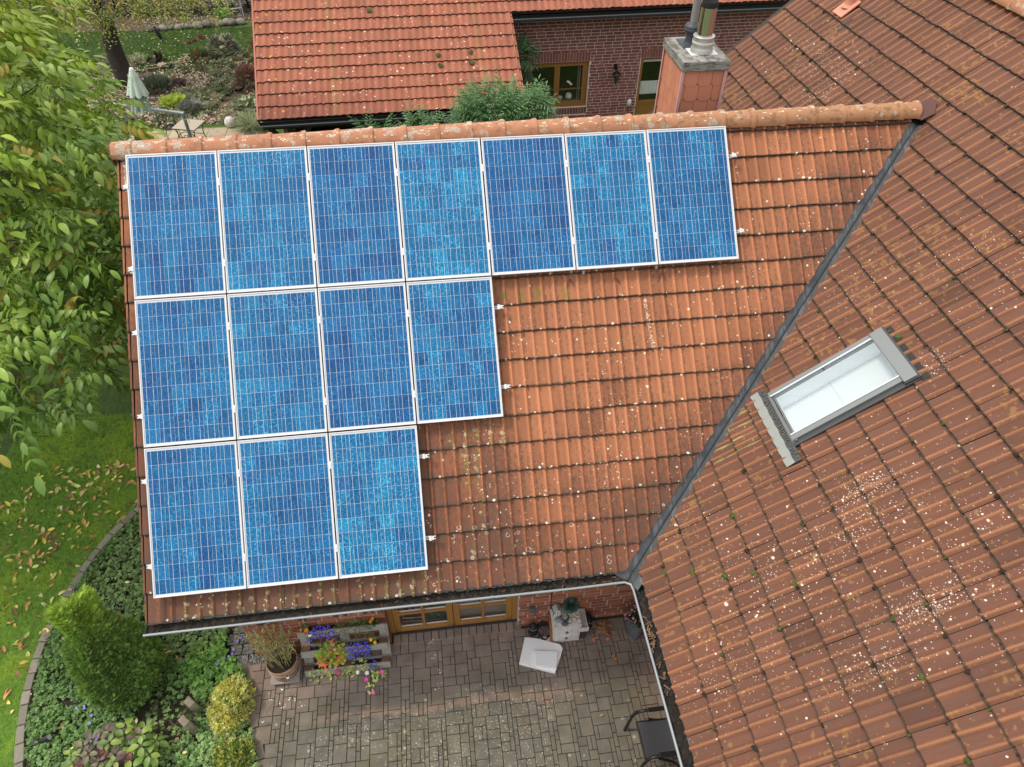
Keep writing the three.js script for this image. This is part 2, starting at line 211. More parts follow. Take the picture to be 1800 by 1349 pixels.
  // algae runs below the roof window
  for (const z of [2.62, 2.78, 2.93, 3.08]) for (let k = 0; k < 40; k++) { const t = R(); c.fillStyle = `rgba(${150 + R() * 40},${160 + R() * 30},${70 + R() * 60},${0.12 + 0.22 * R()})`; c.beginPath(); c.ellipse(X(z - 0.02 + rr(-0.012, 0.012, R)), Y(3.5 + t * 0.6), MS * rr(0.003, 0.008, R), MS * rr(0.03, 0.08, R), 0, 0, 7); c.fill(); }
  // two slipped grey-violet tiles near the far edge
  for (const [z, s] of [[-3.0, -0.28], [-2.88, -0.62]]) { c.fillStyle = 'rgba(64,56,62,0.75)'; c.fillRect(X(z + 0.09), Y(s - 0.26), MS * 0.075, MS * 0.26); }
}, { clamp: true }); };
const mainTexNear = paintMain(mainNear, 2048, 2048), mainTexFar = paintMain(mainFar, 1536, 1280);
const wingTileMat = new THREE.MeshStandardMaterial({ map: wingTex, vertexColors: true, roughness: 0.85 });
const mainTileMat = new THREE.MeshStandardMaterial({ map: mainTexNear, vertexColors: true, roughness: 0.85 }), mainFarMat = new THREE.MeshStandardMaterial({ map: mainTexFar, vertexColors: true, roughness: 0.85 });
const darkWood = std(0.05, 0.035, 0.025, 0.9), zinc = std(0.33, 0.36, 0.37, 0.5, { metalness: 0.35 }), lead = std(0.105, 0.122, 0.138, 0.5, { metalness: 0.35 }), debris = std(0.035, 0.028, 0.02, 1);

const house = thing('brick_house', 'L shaped brick house with weathered orange roof tiles carrying the blue solar panels', 'house');
// roof decks under the tiles (thin slabs in roof coordinates)
function slab(f, pts, y0, y1, hole) { // pts in (x, z) of the roof plane
  const sh = new THREE.Shape(pts.map((p) => new THREE.Vector2(p[0], -p[1]))); if (hole) sh.holes.push(new THREE.Path(hole.map((p) => new THREE.Vector2(p[0], -p[1])))); const g = new THREE.ExtrudeGeometry(sh, { depth: y1 - y0, bevelEnabled: false }); g.rotateX(-Math.PI / 2); g.translate(0, y0, 0); return g;
}
const fm = frameMatrix(wingRoof), mm = frameMatrix(mainRoof);
const wingDeck = part('wing_roof', slab(wingRoof, [[-0.17, -0.14], [9.75, -0.14], [5.42, 5.22], [-0.17, 5.22]], -0.15, -0.09).applyMatrix4(fm), darkWood, house);
const mainDeck = part('main_roof', merge([slab(mainRoof, [[-4.7, -1.72], [7.6, -1.72], [7.6, 5.43], [3.79, 5.43], [AR, -0.17], [-3.4, 4.56], [-4.7, 4.56]], -0.15, -0.09, [[2.63, 1.92], [2.63, 3.19], [3.29, 3.19], [3.29, 1.92]])]).applyMatrix4(mm), darkWood, house);
const toWorld = (s, f, m) => soupGeo(s, f).applyMatrix4(m);
const tiles = [];
const RT = rng(31);
for (let j = 0; j < 17; j++) for (let i = 0; i < 34; i++) {
  const a = wingJoint + i * WP, b = wingEave - j * wingCourse; if (a + 0.05 > 9.65 - VK * (b - 0.33)) continue;
  const top = j === 16, len = top ? 0.16 : 0.35;
  let xs = XS, rel = roll, a2 = a;
  if (i === 0) { xs = [0, 0.012, 0.05, 0.12, 0.20, 0.224, 0.237, 0.249, 0.262, 0.275, 0.287, 0.298].map((x) => x); rel = (x) => (x < 0.205 ? 0.02 * smooth(0.0, 0.012, x) * smooth(0.22, 0.19, x) : roll(x)); }
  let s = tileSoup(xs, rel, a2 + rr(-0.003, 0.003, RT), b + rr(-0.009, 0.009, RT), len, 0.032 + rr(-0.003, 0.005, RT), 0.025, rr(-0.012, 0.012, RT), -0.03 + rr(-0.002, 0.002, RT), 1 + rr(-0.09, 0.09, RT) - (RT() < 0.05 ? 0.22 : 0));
  if (i === 0) { const e = tileSoup([0, 0.022], () => 0.012, a - 0.028, b, len, 0.026, 0.13, 0, -0.026, 0.95); addSoup(s, e); }
  s = clipSoup(s, wingKeep); if (!s.p.length) continue;
  const under = (a > 0.1 && a < 6.9 && b < 1.6 && b > 0.3) || (a > 0.1 && a < 3.8 && b < 3.25 && b > 0.3) || (a > 0.1 && a < 2.75 && b < 4.9 && b > 0.3);
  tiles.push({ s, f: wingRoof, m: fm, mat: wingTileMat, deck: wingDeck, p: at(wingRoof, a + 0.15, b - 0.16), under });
}
for (let j = 0; j < 22; j++) for (let i = 0; i < 41; i++) {
  const a = mainJoint + i * MP, b = mainEave - j * mainCourse; if (a < -4.72 || a > 7.5) continue;
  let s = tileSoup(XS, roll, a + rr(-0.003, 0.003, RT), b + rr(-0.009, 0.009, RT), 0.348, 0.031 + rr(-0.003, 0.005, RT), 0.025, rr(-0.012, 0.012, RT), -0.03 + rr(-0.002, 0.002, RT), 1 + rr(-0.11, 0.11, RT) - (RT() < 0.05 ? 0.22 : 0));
  const f1 = clipSoup(s, mainFront), f2 = clipSoup(clipSoup(s, (x, z) => -mainFront(x, z)), mainRear); s = addSoup(f1, f2);
  if (a + 0.31 > skyA[0] && a < skyA[1] && b > skyB[0] && b - 0.36 < skyB[1]) { // cut round the roof window
    const out = soup(); let rest = s;
    for (const fn of [(x) => skyA[0] - x, (x) => x - skyA[1], (x, z) => skyB[0] - z, (x, z) => z - skyB[1]]) { addSoup(out, clipSoup(rest, fn)); rest = clipSoup(rest, (x, z) => -fn(x, z)); }
    s = out;
  }
  if (!s.p.length) continue;
  const nr = a > 1.35; tiles.push({ s, f: nr ? mainNear : mainFar, m: mm, mat: nr ? mainTileMat : mainFarMat, deck: mainDeck, p: at(mainRoof, a + 0.15, b - 0.16), under: false });
}
camera.updateMatrixWorld(true); camera.updateProjectionMatrix();
const inView = (p, mg = 1.03) => { const q = p.clone().project(camera); return Math.abs(q.x) < mg && Math.abs(q.y) < mg; };
{
  for (const t of tiles) { const d = t.p.clone().sub(camera.position), n = t.f.c; t.size = t.under || !inView(t.p) ? 0 : Math.abs(d.clone().normalize().dot(n)) / d.lengthSq() * Math.min(1, t.s.p.length / 700); }
  tiles.sort((x, y) => y.size - x.size);
  const rest = new Map();
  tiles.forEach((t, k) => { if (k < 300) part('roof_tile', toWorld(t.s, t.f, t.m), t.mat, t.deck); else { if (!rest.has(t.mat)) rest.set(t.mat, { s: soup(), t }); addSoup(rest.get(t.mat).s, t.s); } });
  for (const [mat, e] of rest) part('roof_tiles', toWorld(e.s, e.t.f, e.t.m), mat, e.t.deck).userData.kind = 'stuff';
}
// ---------- ridge, valley, gutters ----------
const ridgeTex = pixelTex(2048, 256, (px, py, q) => { // along the ridge x -0.3..9.8, around it
  const x = px / 2048 * 10.1 - 0.3, v = py / 256, s = fbm(x * 9, v * 5, 3, 4), g = hash(px, py, 5), k = 1 + 0.3 * (s - 0.5) + 0.14 * (g - 0.5), old = smooth(3.5, 8.5, x);
  q[0] = mix(0.43, 0.40, old) * k; q[1] = mix(0.19, 0.20, old) * k; q[2] = mix(0.105, 0.10, old) * k;
  const al = smooth(0.55, 0.75, fbm(x * 16, v * 9, 13, 3)) * (0.35 + 0.3 * old); q[0] = mix(q[0], 0.16, al); q[1] = mix(q[1], 0.10, al); q[2] = mix(q[2], 0.055, al);
  const li = smooth(0.585, 0.65, fbm(x * 11, v * 6, 23, 4) - 0.05 * smooth(2.5, 5, x) + 0.16 * smooth(0.35, 0.05, x)) * 0.8 * smooth(0.3, 0.5, fbm(x * 60, v * 40, 24, 2)); q[0] = mix(q[0], 0.42, li); q[1] = mix(q[1], 0.42, li); q[2] = mix(q[2], 0.34, li);
}, (c) => { const R = rng(5); for (let i = 0; i < 330; i++) { const x = R() * 2048, y = 70 + R() * 130, r = rr(1.2, 4.2, R); if (x < 1150 && R() < 0.5) { c.strokeStyle = 'rgba(222,220,196,0.85)'; c.lineWidth = 2; c.beginPath(); c.ellipse(x, y, rr(3, 6, R), rr(4, 8, R), 0, 0, 7); c.stroke(); } else lichen(c, x, y, r, 0.85, '232,228,208', R); } });
const ridgeMat = std(1, 1, 1, 0.85, { map: ridgeTex });
function ridgeGeo(x0, len, r0, r1, cy, cz, span = 1.75, uvx = (x) => (x + 0.3) / 10.1) {
  const P = [], N = [], U = [], I = [], n = 16, prof = [[0, r0, 0], [0.84, r1 * 0.95, 0], [0.88, r1 * 1.03, 0], [0.93, r1 * 1.06, 0], [0.98, r1 * 1.06, 0], [1, r1 * 1.02, 0], [1, r1 * 0.85, 1]];
  prof.forEach(([t, r], k) => { for (let i = 0; i <= n; i++) { const a = -span + 2 * span * i / n; P.push(x0 + len * t, cy + Math.cos(a) * r, cz - Math.sin(a) * r); N.push(k > 4 ? 0.8 : k === 2 ? -0.5 : 0, Math.cos(a), -Math.sin(a)); U.push(uvx(x0 + len * t), i / n); } });
  for (let k = 0; k < prof.length - 1; k++) for (let i = 0; i < n; i++) { const a = k * (n + 1) + i, b = a + n + 1; I.push(a, b, a + 1, b, b + 1, a + 1); }
  const g = new THREE.BufferGeometry(); g.setAttribute('position', new THREE.Float32BufferAttribute(P, 3)); g.setAttribute('normal', new THREE.Float32BufferAttribute(N, 3)); g.setAttribute('uv', new THREE.Float32BufferAttribute(U, 2)); g.setIndex(I); return g;
}
{
  const R = rng(8), xs = [-0.2]; for (let x = 0.0096; x < 9.4; x += 0.391) xs.push(x);
  xs.forEach((x, i) => { const nx = i + 1 < xs.length ? xs[i + 1] : 9.62, sag = 0.03 * smooth(0, 4.5, x); part('ridge_tile', ridgeGeo(x - 0.02, nx - x + 0.03, 0.121, 0.139 + rr(-0.002, 0.002, R), 6.185 + sag + rr(-0.004, 0.004, R), -0.206), ridgeMat, wingDeck); });
  const cap = new THREE.CircleGeometry(0.135, 18).rotateY(-Math.PI / 2).translate(-0.215, 6.185, -0.206); part('ridge_end', cap, ridgeMat, wingDeck);
  // rear slope of the wing (turned away from the garden of the photograph)
  const rear = { o: V(0, wingRoof.o.y - 0, -0.206 * 2 + 0.0886), a: V(1, 0, 0), b: V(0, -Math.sin(AL), -Math.cos(AL)), c: V(0, Math.cos(AL), -Math.sin(AL)), a0: -0.4, b0: -0.5, w: 10.3, h: 5.95 };
  const rm = new THREE.Matrix4().makeBasis(rear.a, rear.c, rear.b).setPosition(rear.o), s = soup();
  for (let j = 0; j < 16; j++) for (let i = 0; i < 33; i++) { const b = 5.25 - j * wingCourse, a = wingJoint + i * WP; addSoup(s, clipSoup(tileSoup([0, 0.074, 0.112, 0.150, 0.224, 0.262, 0.298], roll, a, b, 0.35, 0.026, 0.019, 0, -0.03), (x, z) => 9.5 - VK * z - x)); }
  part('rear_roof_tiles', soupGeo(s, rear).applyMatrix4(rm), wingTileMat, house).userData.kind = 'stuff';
  part('rear_roof', slab(rear, [[-0.17, -0.14], [9.75, -0.14], [5.42, 5.22], [-0.17, 5.22]], -0.09, -0.035).applyMatrix4(rm), darkWood, house);
  // ridge and far slope of the main wing
  for (let z = -4.8; z < 7.4; z += 0.391) part('ridge_tile', ridgeGeo(z, 0.42, 0.133, 0.141, 0, 0, 1.75, (x) => ((x + 5) % 10) / 10.1).rotateY(-Math.PI / 2).translate(10.97, 7.235, 0), ridgeMat, mainDeck);
  part('rear_roof', merge([slab(mainRoof, [[-4.7, 0], [7.6, 0], [7.6, 7], [-4.7, 7]], -0.06, 0)]).applyMatrix4(new THREE.Matrix4().makeBasis(V(0, 0, 1), V(Math.sin(BE), Math.cos(BE), 0), V(Math.cos(BE), -Math.sin(BE), 0)).setPosition(10.94, 7.25, -0.09)), std(0.25, 0.11, 0.07, 0.9), house);
  // sheet metal closing the ridge end against the main roof
  const sd = [[9.60, 6.315, -0.206], [9.62, 6.19, -0.03], [9.76, 6.28, -0.02], [9.85, 6.38, -0.19], [9.78, 6.33, -0.32], [9.62, 6.2, -0.38]];
  const g = new THREE.BufferGeometry(); g.setAttribute('position', new THREE.Float32BufferAttribute([0, 1, 2, 0, 2, 3, 0, 3, 4, 0, 4, 5].flatMap((i) => sd[i]), 3)); g.computeVertexNormals(); part('ridge_flashing', g, std(0.105, 0.04, 0.033, 0.7), wingDeck);
}
{ // open valley lined with grey sheet metal, four overlapping lengths
  const dir = V(-VK, -Math.sin(AL), Math.cos(AL)); // per unit of slope length on the wing
  const wIn = V(0, 0, 0).addScaledVector(wingRoof.a, -1).addScaledVector(wingRoof.b, -VK).normalize(), mIn = V(0, 0, 0).addScaledVector(mainRoof.a, 1).addScaledVector(mainRoof.b, -VQ).normalize();
  const start = at(wingRoof, 9.6275, 0), nrm = wIn.clone().add(mIn).normalize(), up = V(0, 1, 0);
  const cuts = [-0.02, 1.02, 2.02, 3.1, 4.16, 5.29];
  const tex = pixelTex(256, 1024, (x, y, q) => { const s = fbm(x / 30, y / 120, 3, 4), b = 0.10 + 0.05 * (s - 0.5) + 0.012 * (hash(x, y, 2) - 0.5), d = smooth(0.6, 0.75, fbm(x / 12, y / 40, 9, 3)) * 0.4, st = smooth(0.62, 0.72, fbm((x + y) / 20, (y - x) / 200, 19, 2)) * 0.05; q[0] = mix(b * 0.92, 0.09, d) + st; q[1] = mix(b, 0.085, d) + st; q[2] = mix(b * 1.08, 0.075, d) + st; });
  const mat = std(1, 1, 1, 0.5, { map: tex, metalness: 0.3 });
  for (let k = 0; k < 5; k++) {
    const P = [], U = [], I = [], n = 12, lift = 0.004 * (4 - k);
    for (let i = 0; i <= n; i++) {
      const t = mix(cuts[k], cuts[k + 1] + 0.05, i / n), c = start.clone().addScaledVector(dir, t), wob = 0.006 * Math.sin(t * 5 + k);
      const row = [[wIn, 0.20, -0.062], [wIn, 0.10, -0.056], [wIn, 0.012, -0.062 + wob], [up, 0.0, -0.030 + wob], [mIn, 0.012, -0.062 + wob], [mIn, 0.10, -0.056], [mIn, 0.20, -0.062]];
      row.forEach(([d, o, h], j) => { const p = c.clone().addScaledVector(d, d === up ? 0 : o).addScaledVector(up, h + lift); P.push(p.x, p.y, p.z); U.push(j / 6, t / 2); });
    }
    for (let i = 0; i < n; i++) for (let j = 0; j < 6; j++) { const a = i * 7 + j, b = a + 7; I.push(a, b, a + 1, b, b + 1, a + 1); }
    let g = new THREE.BufferGeometry(); g.setAttribute('position', new THREE.Float32BufferAttribute(P, 3)); g.setAttribute('uv', new THREE.Float32BufferAttribute(U, 2)); g.setIndex(I); g = g.toNonIndexed(); g.computeVertexNormals(); part('valley_sheet', g, mat, house);
  }
}
{ // gutters: half round, galvanised, rolled front bead, full of dark leaf mould
  const half = (r, n = 10) => Array.from({ length: n + 1 }, (_, i) => { const a = Math.PI * i / n; return [Math.cos(a) * r, -Math.sin(a) * r]; });
  const sweep = (prof, path) => { const P = [], I = [], m = prof.length; path.forEach(([c, out]) => prof.forEach(([u, v]) => P.push(c.x + out.x * u, c.y + v, c.z + out.z * u))); for (let i = 0; i < path.length - 1; i++) for (let j = 0; j < m - 1; j++) { const a = i * m + j, b = a + m; I.push(a, a + 1, b, b, a + 1, b + 1); } let g = new THREE.BufferGeometry(); g.setAttribute('position', new THREE.Float32BufferAttribute(P, 3)); g.setIndex(I); g = g.toNonIndexed(); g.computeVertexNormals(); return g; };
  const galv = std(0.36, 0.39, 0.41, 0.45, { metalness: 0.3, map: pixelTex(256, 256, (x, y, q) => { const s = 0.8 + 0.4 * fbm(x / 14, y / 14, 3, 3); q[0] = q[1] = q[2] = s * 0.8; }) });
  // path of the gutter axis: along the wing eave, round the inner corner, along the main eave
  const cz = 3.775, cx = 5.44, gy = 2.475, r = 0.075, path = [[V(-0.2, gy, cz), V(0, 0, 1)]];
  for (let x = 0.5; x < 5.1; x += 0.6) path.push([V(x, gy + 0.012 * Math.sin(x), cz), V(0, 0, 1)]);
  const ctr = V(cx - 0.16, gy, cz + 0.16); for (let i = 0; i <= 6; i++) { const a = i / 6 * Math.PI / 2, o = V(-Math.sin(a), 0, Math.cos(a)); path.push([ctr.clone().addScaledVector(o, -0.16), o]); }
  for (let z = 4.4; z < 8; z += 0.6) path.push([V(cx, gy, z), V(-1, 0, 0)]);
  const gut = part('gutter', sweep([[r, 0.012], ...half(r)], path), galv, house);
  const bead = tube(path.map(([c, o]) => c.clone().addScaledVector(o, r + 0.004).add(V(0, 0.012, 0))), 0.0155, 120, 8); part('gutter_bead', bead, galv, gut);
  part('gutter_end', new THREE.CircleGeometry(r, 16, Math.PI, Math.PI).rotateY(-Math.PI / 2).translate(-0.2, gy, cz), galv, gut);
  for (const x of [0.65, 2.15, 3.7]) part('gutter_joint', merge([cyl(0.0155, 0.0155, 0.05, 0, 0, 0, 10).rotateZ(Math.PI / 2).translate(x, gy + 0.012, cz + r + 0.004)]), galv, gut);
  // leaf mould, lumpy
  part('mulch_bed', sweep([[r * 0.9, -0.04], [0, -0.032], [-r * 0.95, -0.035]], path), std(0.022, 0.018, 0.013, 1), gut); const m = []; const R = rng(17); const along = (p, n) => { for (let i = 0; i < n; i++) { const [x, z] = p(R()), s = rr(0.012, 0.03, R), g = new THREE.IcosahedronGeometry(s, 0); g.scale(rr(0.8, 1.8, R), 0.5, rr(0.8, 1.8, R)); g.rotateY(R() * 6); g.translate(x, gy - 0.035 + rr(-0.012, 0.012, R), z); const d = rr(0.5, 1.3, R); paint(g, 0.032 * d, 0.027 * d, 0.02 * d); m.push(g); } };
  along((t) => [mix(-0.15, 5.3, t), cz + rr(-0.06, 0.055, R)], 700); along((t) => [cx + rr(-0.055, 0.06, R), mix(3.8, 7.5, t)], 420);
  for (let i = 0; i < 26; i++) { const z = rr(4.2, 5.2, R), g = box(0.014, 0.004, rr(0.05, 0.09, R), 0, 0, 0, 0, R() * 6, 0.3); g.translate(cx - 0.02 + rr(-0.03, 0.03, R), gy + 0.0, z); const d = rr(0.5, 1.3, R); paint(g, 0.17 * d, 0.10 * d, 0.06 * d); m.push(g); }
  for (let i = 0; i < 16; i++) { const x = i < 9 ? rr(4.5, 5.35, R) : rr(0, 4.5, R), g = box(0.016, 0.003, 0.05, 0, 0, 0, 0.2, R() * 6, 0.2); g.translate(x, gy - 0.012, cz + rr(-0.04, 0.04, R)); const d = rr(0.6, 1.2, R); paint(g, 0.16 * d, 0.07 * d, 0.035 * d); m.push(g); }
  part('leaf_mould', merge(m), vcol(1), gut).userData.kind = 'stuff';
  part('fascia', merge([box(5.5, 0.16, 0.02, 2.6, 2.45, 3.66), box(0.02, 0.16, 4.4, 5.56, 2.5, 5.9)]), darkWood, house);
}
{ // moss cushions in the tile joints of the main roof, a few on the wing
  const R = rng(23), m = [];
  const cushion = (f, a, b, s, g0) => { const g = new THREE.IcosahedronGeometry(s, 1), p = g.attributes.position; for (let i = 0; i < p.count; i++) { const k = 0.75 + 0.5 * hash(Math.round(p.getX(i) * 999), Math.round(p.getY(i) * 999), Math.round(p.getZ(i) * 999)); p.setXYZ(i, p.getX(i) * k, p.getY(i) * k * 0.7, p.getZ(i) * k * 1.2); } g.computeVertexNormals(); g.applyMatrix4(f === mainRoof ? mm : fm); const q = at(f, a, b, 0.002).sub(f.o); g.translate(q.x, q.y, q.z); paint(g, ...g0); m.push(g); };
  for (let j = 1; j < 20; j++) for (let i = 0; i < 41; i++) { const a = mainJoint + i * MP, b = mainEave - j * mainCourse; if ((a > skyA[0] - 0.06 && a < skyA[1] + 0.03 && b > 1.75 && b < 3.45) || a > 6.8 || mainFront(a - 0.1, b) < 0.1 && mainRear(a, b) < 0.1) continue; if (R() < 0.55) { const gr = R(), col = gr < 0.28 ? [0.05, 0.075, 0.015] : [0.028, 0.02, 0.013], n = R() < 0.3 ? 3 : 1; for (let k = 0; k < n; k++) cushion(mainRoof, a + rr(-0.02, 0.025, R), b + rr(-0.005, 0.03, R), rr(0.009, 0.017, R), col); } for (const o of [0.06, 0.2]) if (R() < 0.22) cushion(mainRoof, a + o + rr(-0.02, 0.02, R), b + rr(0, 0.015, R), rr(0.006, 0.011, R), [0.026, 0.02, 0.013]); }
  for (const [a, b] of [[4.42, 4.2], [5.05, 4.17], [3.7, 4.16], [4.1, 4.82], [4.3, 4.49], [4.7, 3.84], [5.9, 3.2], [3.96, 5.14], [2.68, 1.7], [2.55, 1.76]]) for (let k = 0; k < 5; k++) cushion(mainRoof, a + 0.09 + rr(-0.025, 0.025, R), b + rr(-0.02, 0.03, R), rr(0.012, 0.02, R), [0.07, 0.11, 0.015]);
  for (let j = 0; j < 16; j++) for (let i = 0; i < 34; i++) { const a = wingJoint + i * WP, b = wingEave - j * wingCourse; if (wingKeep(a + 0.1, b) < 0) continue; for (const o of [0.05, 0.19, 0.29]) if (R() < 0.35) cushion(wingRoof, a + o + rr(-0.02, 0.02, R), b + rr(-0.002, 0.012, R), rr(0.006, 0.012, R), R() < 0.3 ? [0.05, 0.06, 0.02] : [0.035, 0.026, 0.018]); }
  part('moss', merge(m), vcol(1), house).userData.kind = 'stuff';
}
// ---------- chimney ----------
{
  const slate = [0, 1, 2].map((i) => std(0.60 - i * 0.03, 0.235 - i * 0.012, 0.14 - i * 0.008, 0.7)), ch = part('chimney', box(0.54, 1.6, 0.82, 7.0, 5.78, -1.355), std(0.3, 0.12, 0.08, 0.9), house);
  const concTex = pixelTex(512, 512, (x, y, q) => { const s = fbm(x / 40, y / 40, 3, 4), g = hash(x, y, 3), m = smooth(0.5, 0.66, fbm(x / 55, y / 55, 6, 4)); const k = 0.26 + 0.2 * (s - 0.5) + 0.12 * (g - 0.5); q[0] = mix(k, 0.075, m * 0.75); q[1] = mix(k * 0.98, 0.072, m * 0.75); q[2] = mix(k * 0.88, 0.06, m * 0.75); });
  const conc = std(1, 1, 1, 0.95, { map: concTex });
  part('chimney_cap', rbox(0.625, 0.125, 0.92, 0.012, 7.0, 6.637, -1.355, 2), conc, ch);
  // square slates with clipped lower corners, lapped
  const sh = (w, cut) => { const c = Math.min(cut, w * 0.3), s = new THREE.Shape(); s.moveTo(0, 0.21); s.lineTo(0, c); s.lineTo(c, 0); s.lineTo(w - c, 0); s.lineTo(w, c); s.lineTo(w, 0.21); s.closePath(); return new THREE.ExtrudeGeometry(s, { depth: 0.008, bevelEnabled: false }); };
  const R = rng(4);
  const face = (w, place, cut = 0.035) => { for (let r = 0; r < 6; r++) { const y = 6.375 - r * 0.198; let x = r % 2 ? -0.125 : -0.155; while (x < w) { const x0 = Math.max(x, 0), x1 = Math.min(x + 0.187, w); if (x1 - x0 > 0.03) { const g = sh(x1 - x0 - 0.005, cut); g.rotateX(-0.035); part('slate', place(g.translate(x0, y + rr(-0.002, 0.002, R), 0.004 + 0.001 * (r % 2))), slate[Math.floor(R() * 3)], ch); } x += 0.187; } } };
  face(0.56, (g) => g.translate(6.72, 0, -0.945)); face(0.84, (g) => g.rotateY(-Math.PI / 2).translate(6.73, 0, -1.775), 0.012); face(0.84, (g) => g.rotateY(Math.PI / 2).translate(7.27, 0, -0.935));
  const trim = std(0.62, 0.36, 0.34, 0.6); for (const [x, z] of [[6.717, -0.933], [7.283, -0.933], [6.717, -1.777]]) part('corner_trim', merge([box(0.034, 1.5, 0.008, x, 5.825, z + (z > -1 ? 0.012 : -0.012)), box(0.008, 1.5, 0.034, x + (x < 7 ? -0.014 : 0.014), 5.825, z)]), trim, ch);
  const steel = phys(0.62, 0.62, 0.61, 0.22, { metalness: 1 }), steelDull = phys(0.6, 0.6, 0.58, 0.45, { metalness: 0.8 }), soot = std(0.012, 0.012, 0.013, 0.9), plastic = std(0.045, 0.055, 0.065, 0.5), grey = std(0.23, 0.23, 0.22, 0.7);
  const fl = part('steel_flue', lathe([[0.100, 0.10], [0.102, 0.15], [0.1, 0.60], [0.093, 0.602], [0.09, 0.4]], 32).translate(7.02, 6.70, -1.22), steel, ch);
  part('collar', lathe([[0.145, 0.0], [0.143, 0.05], [0.132, 0.055], [0.131, 0.09], [0.138, 0.095], [0.138, 0.125], [0.13, 0.13], [0.132, 0.185], [0.138, 0.19], [0.138, 0.2], [0.102, 0.2]], 32).translate(7.02, 6.71, -1.22), steelDull, fl);
  part('white_band', lathe([[0.139, 0.132], [0.141, 0.15]], 32).translate(7.02, 6.70, -1.22), std(0.8, 0.8, 0.8, 0.5), fl);
  part('sooty_rim', lathe([[0.1015, 0.545], [0.104, 0.56], [0.103, 0.612], [0.094, 0.615], [0.088, 0.59], [0.0, 0.5]], 32).translate(7.02, 6.70, -1.22), soot, fl);
  part('base_plate', box(0.36, 0.006, 0.33, 7.03, 6.704, -1.26), std(0.72, 0.72, 0.72, 0.4), fl);
  const f2 = part('plastic_flue', lathe([[0.048, 0.2], [0.05, 0.6], [0.052, 0.62], [0.044, 0.63], [0.04, 0.5]], 24).translate(6.96, 6.70, -1.51), grey, ch);
  part('cowl', lathe([[0.10, 0.0], [0.085, 0.03], [0.075, 0.05], [0.075, 0.15], [0.085, 0.165], [0.108, 0.17], [0.112, 0.195], [0.105, 0.205], [0.1, 0.215], [0.108, 0.225], [0.095, 0.25], [0.055, 0.27], [0.048, 0.285]], 28).translate(6.96, 6.70, -1.51), plastic, f2);
  part('base_plate', rbox(0.27, 0.016, 0.34, 0.006, 6.96, 6.708, -1.53), plastic, f2);
  part('flue_top', cyl(0.053, 0.053, 0.04, 6.96, 7.32, -1.51, 20), std(0.08, 0.08, 0.08, 0.7), f2);
}
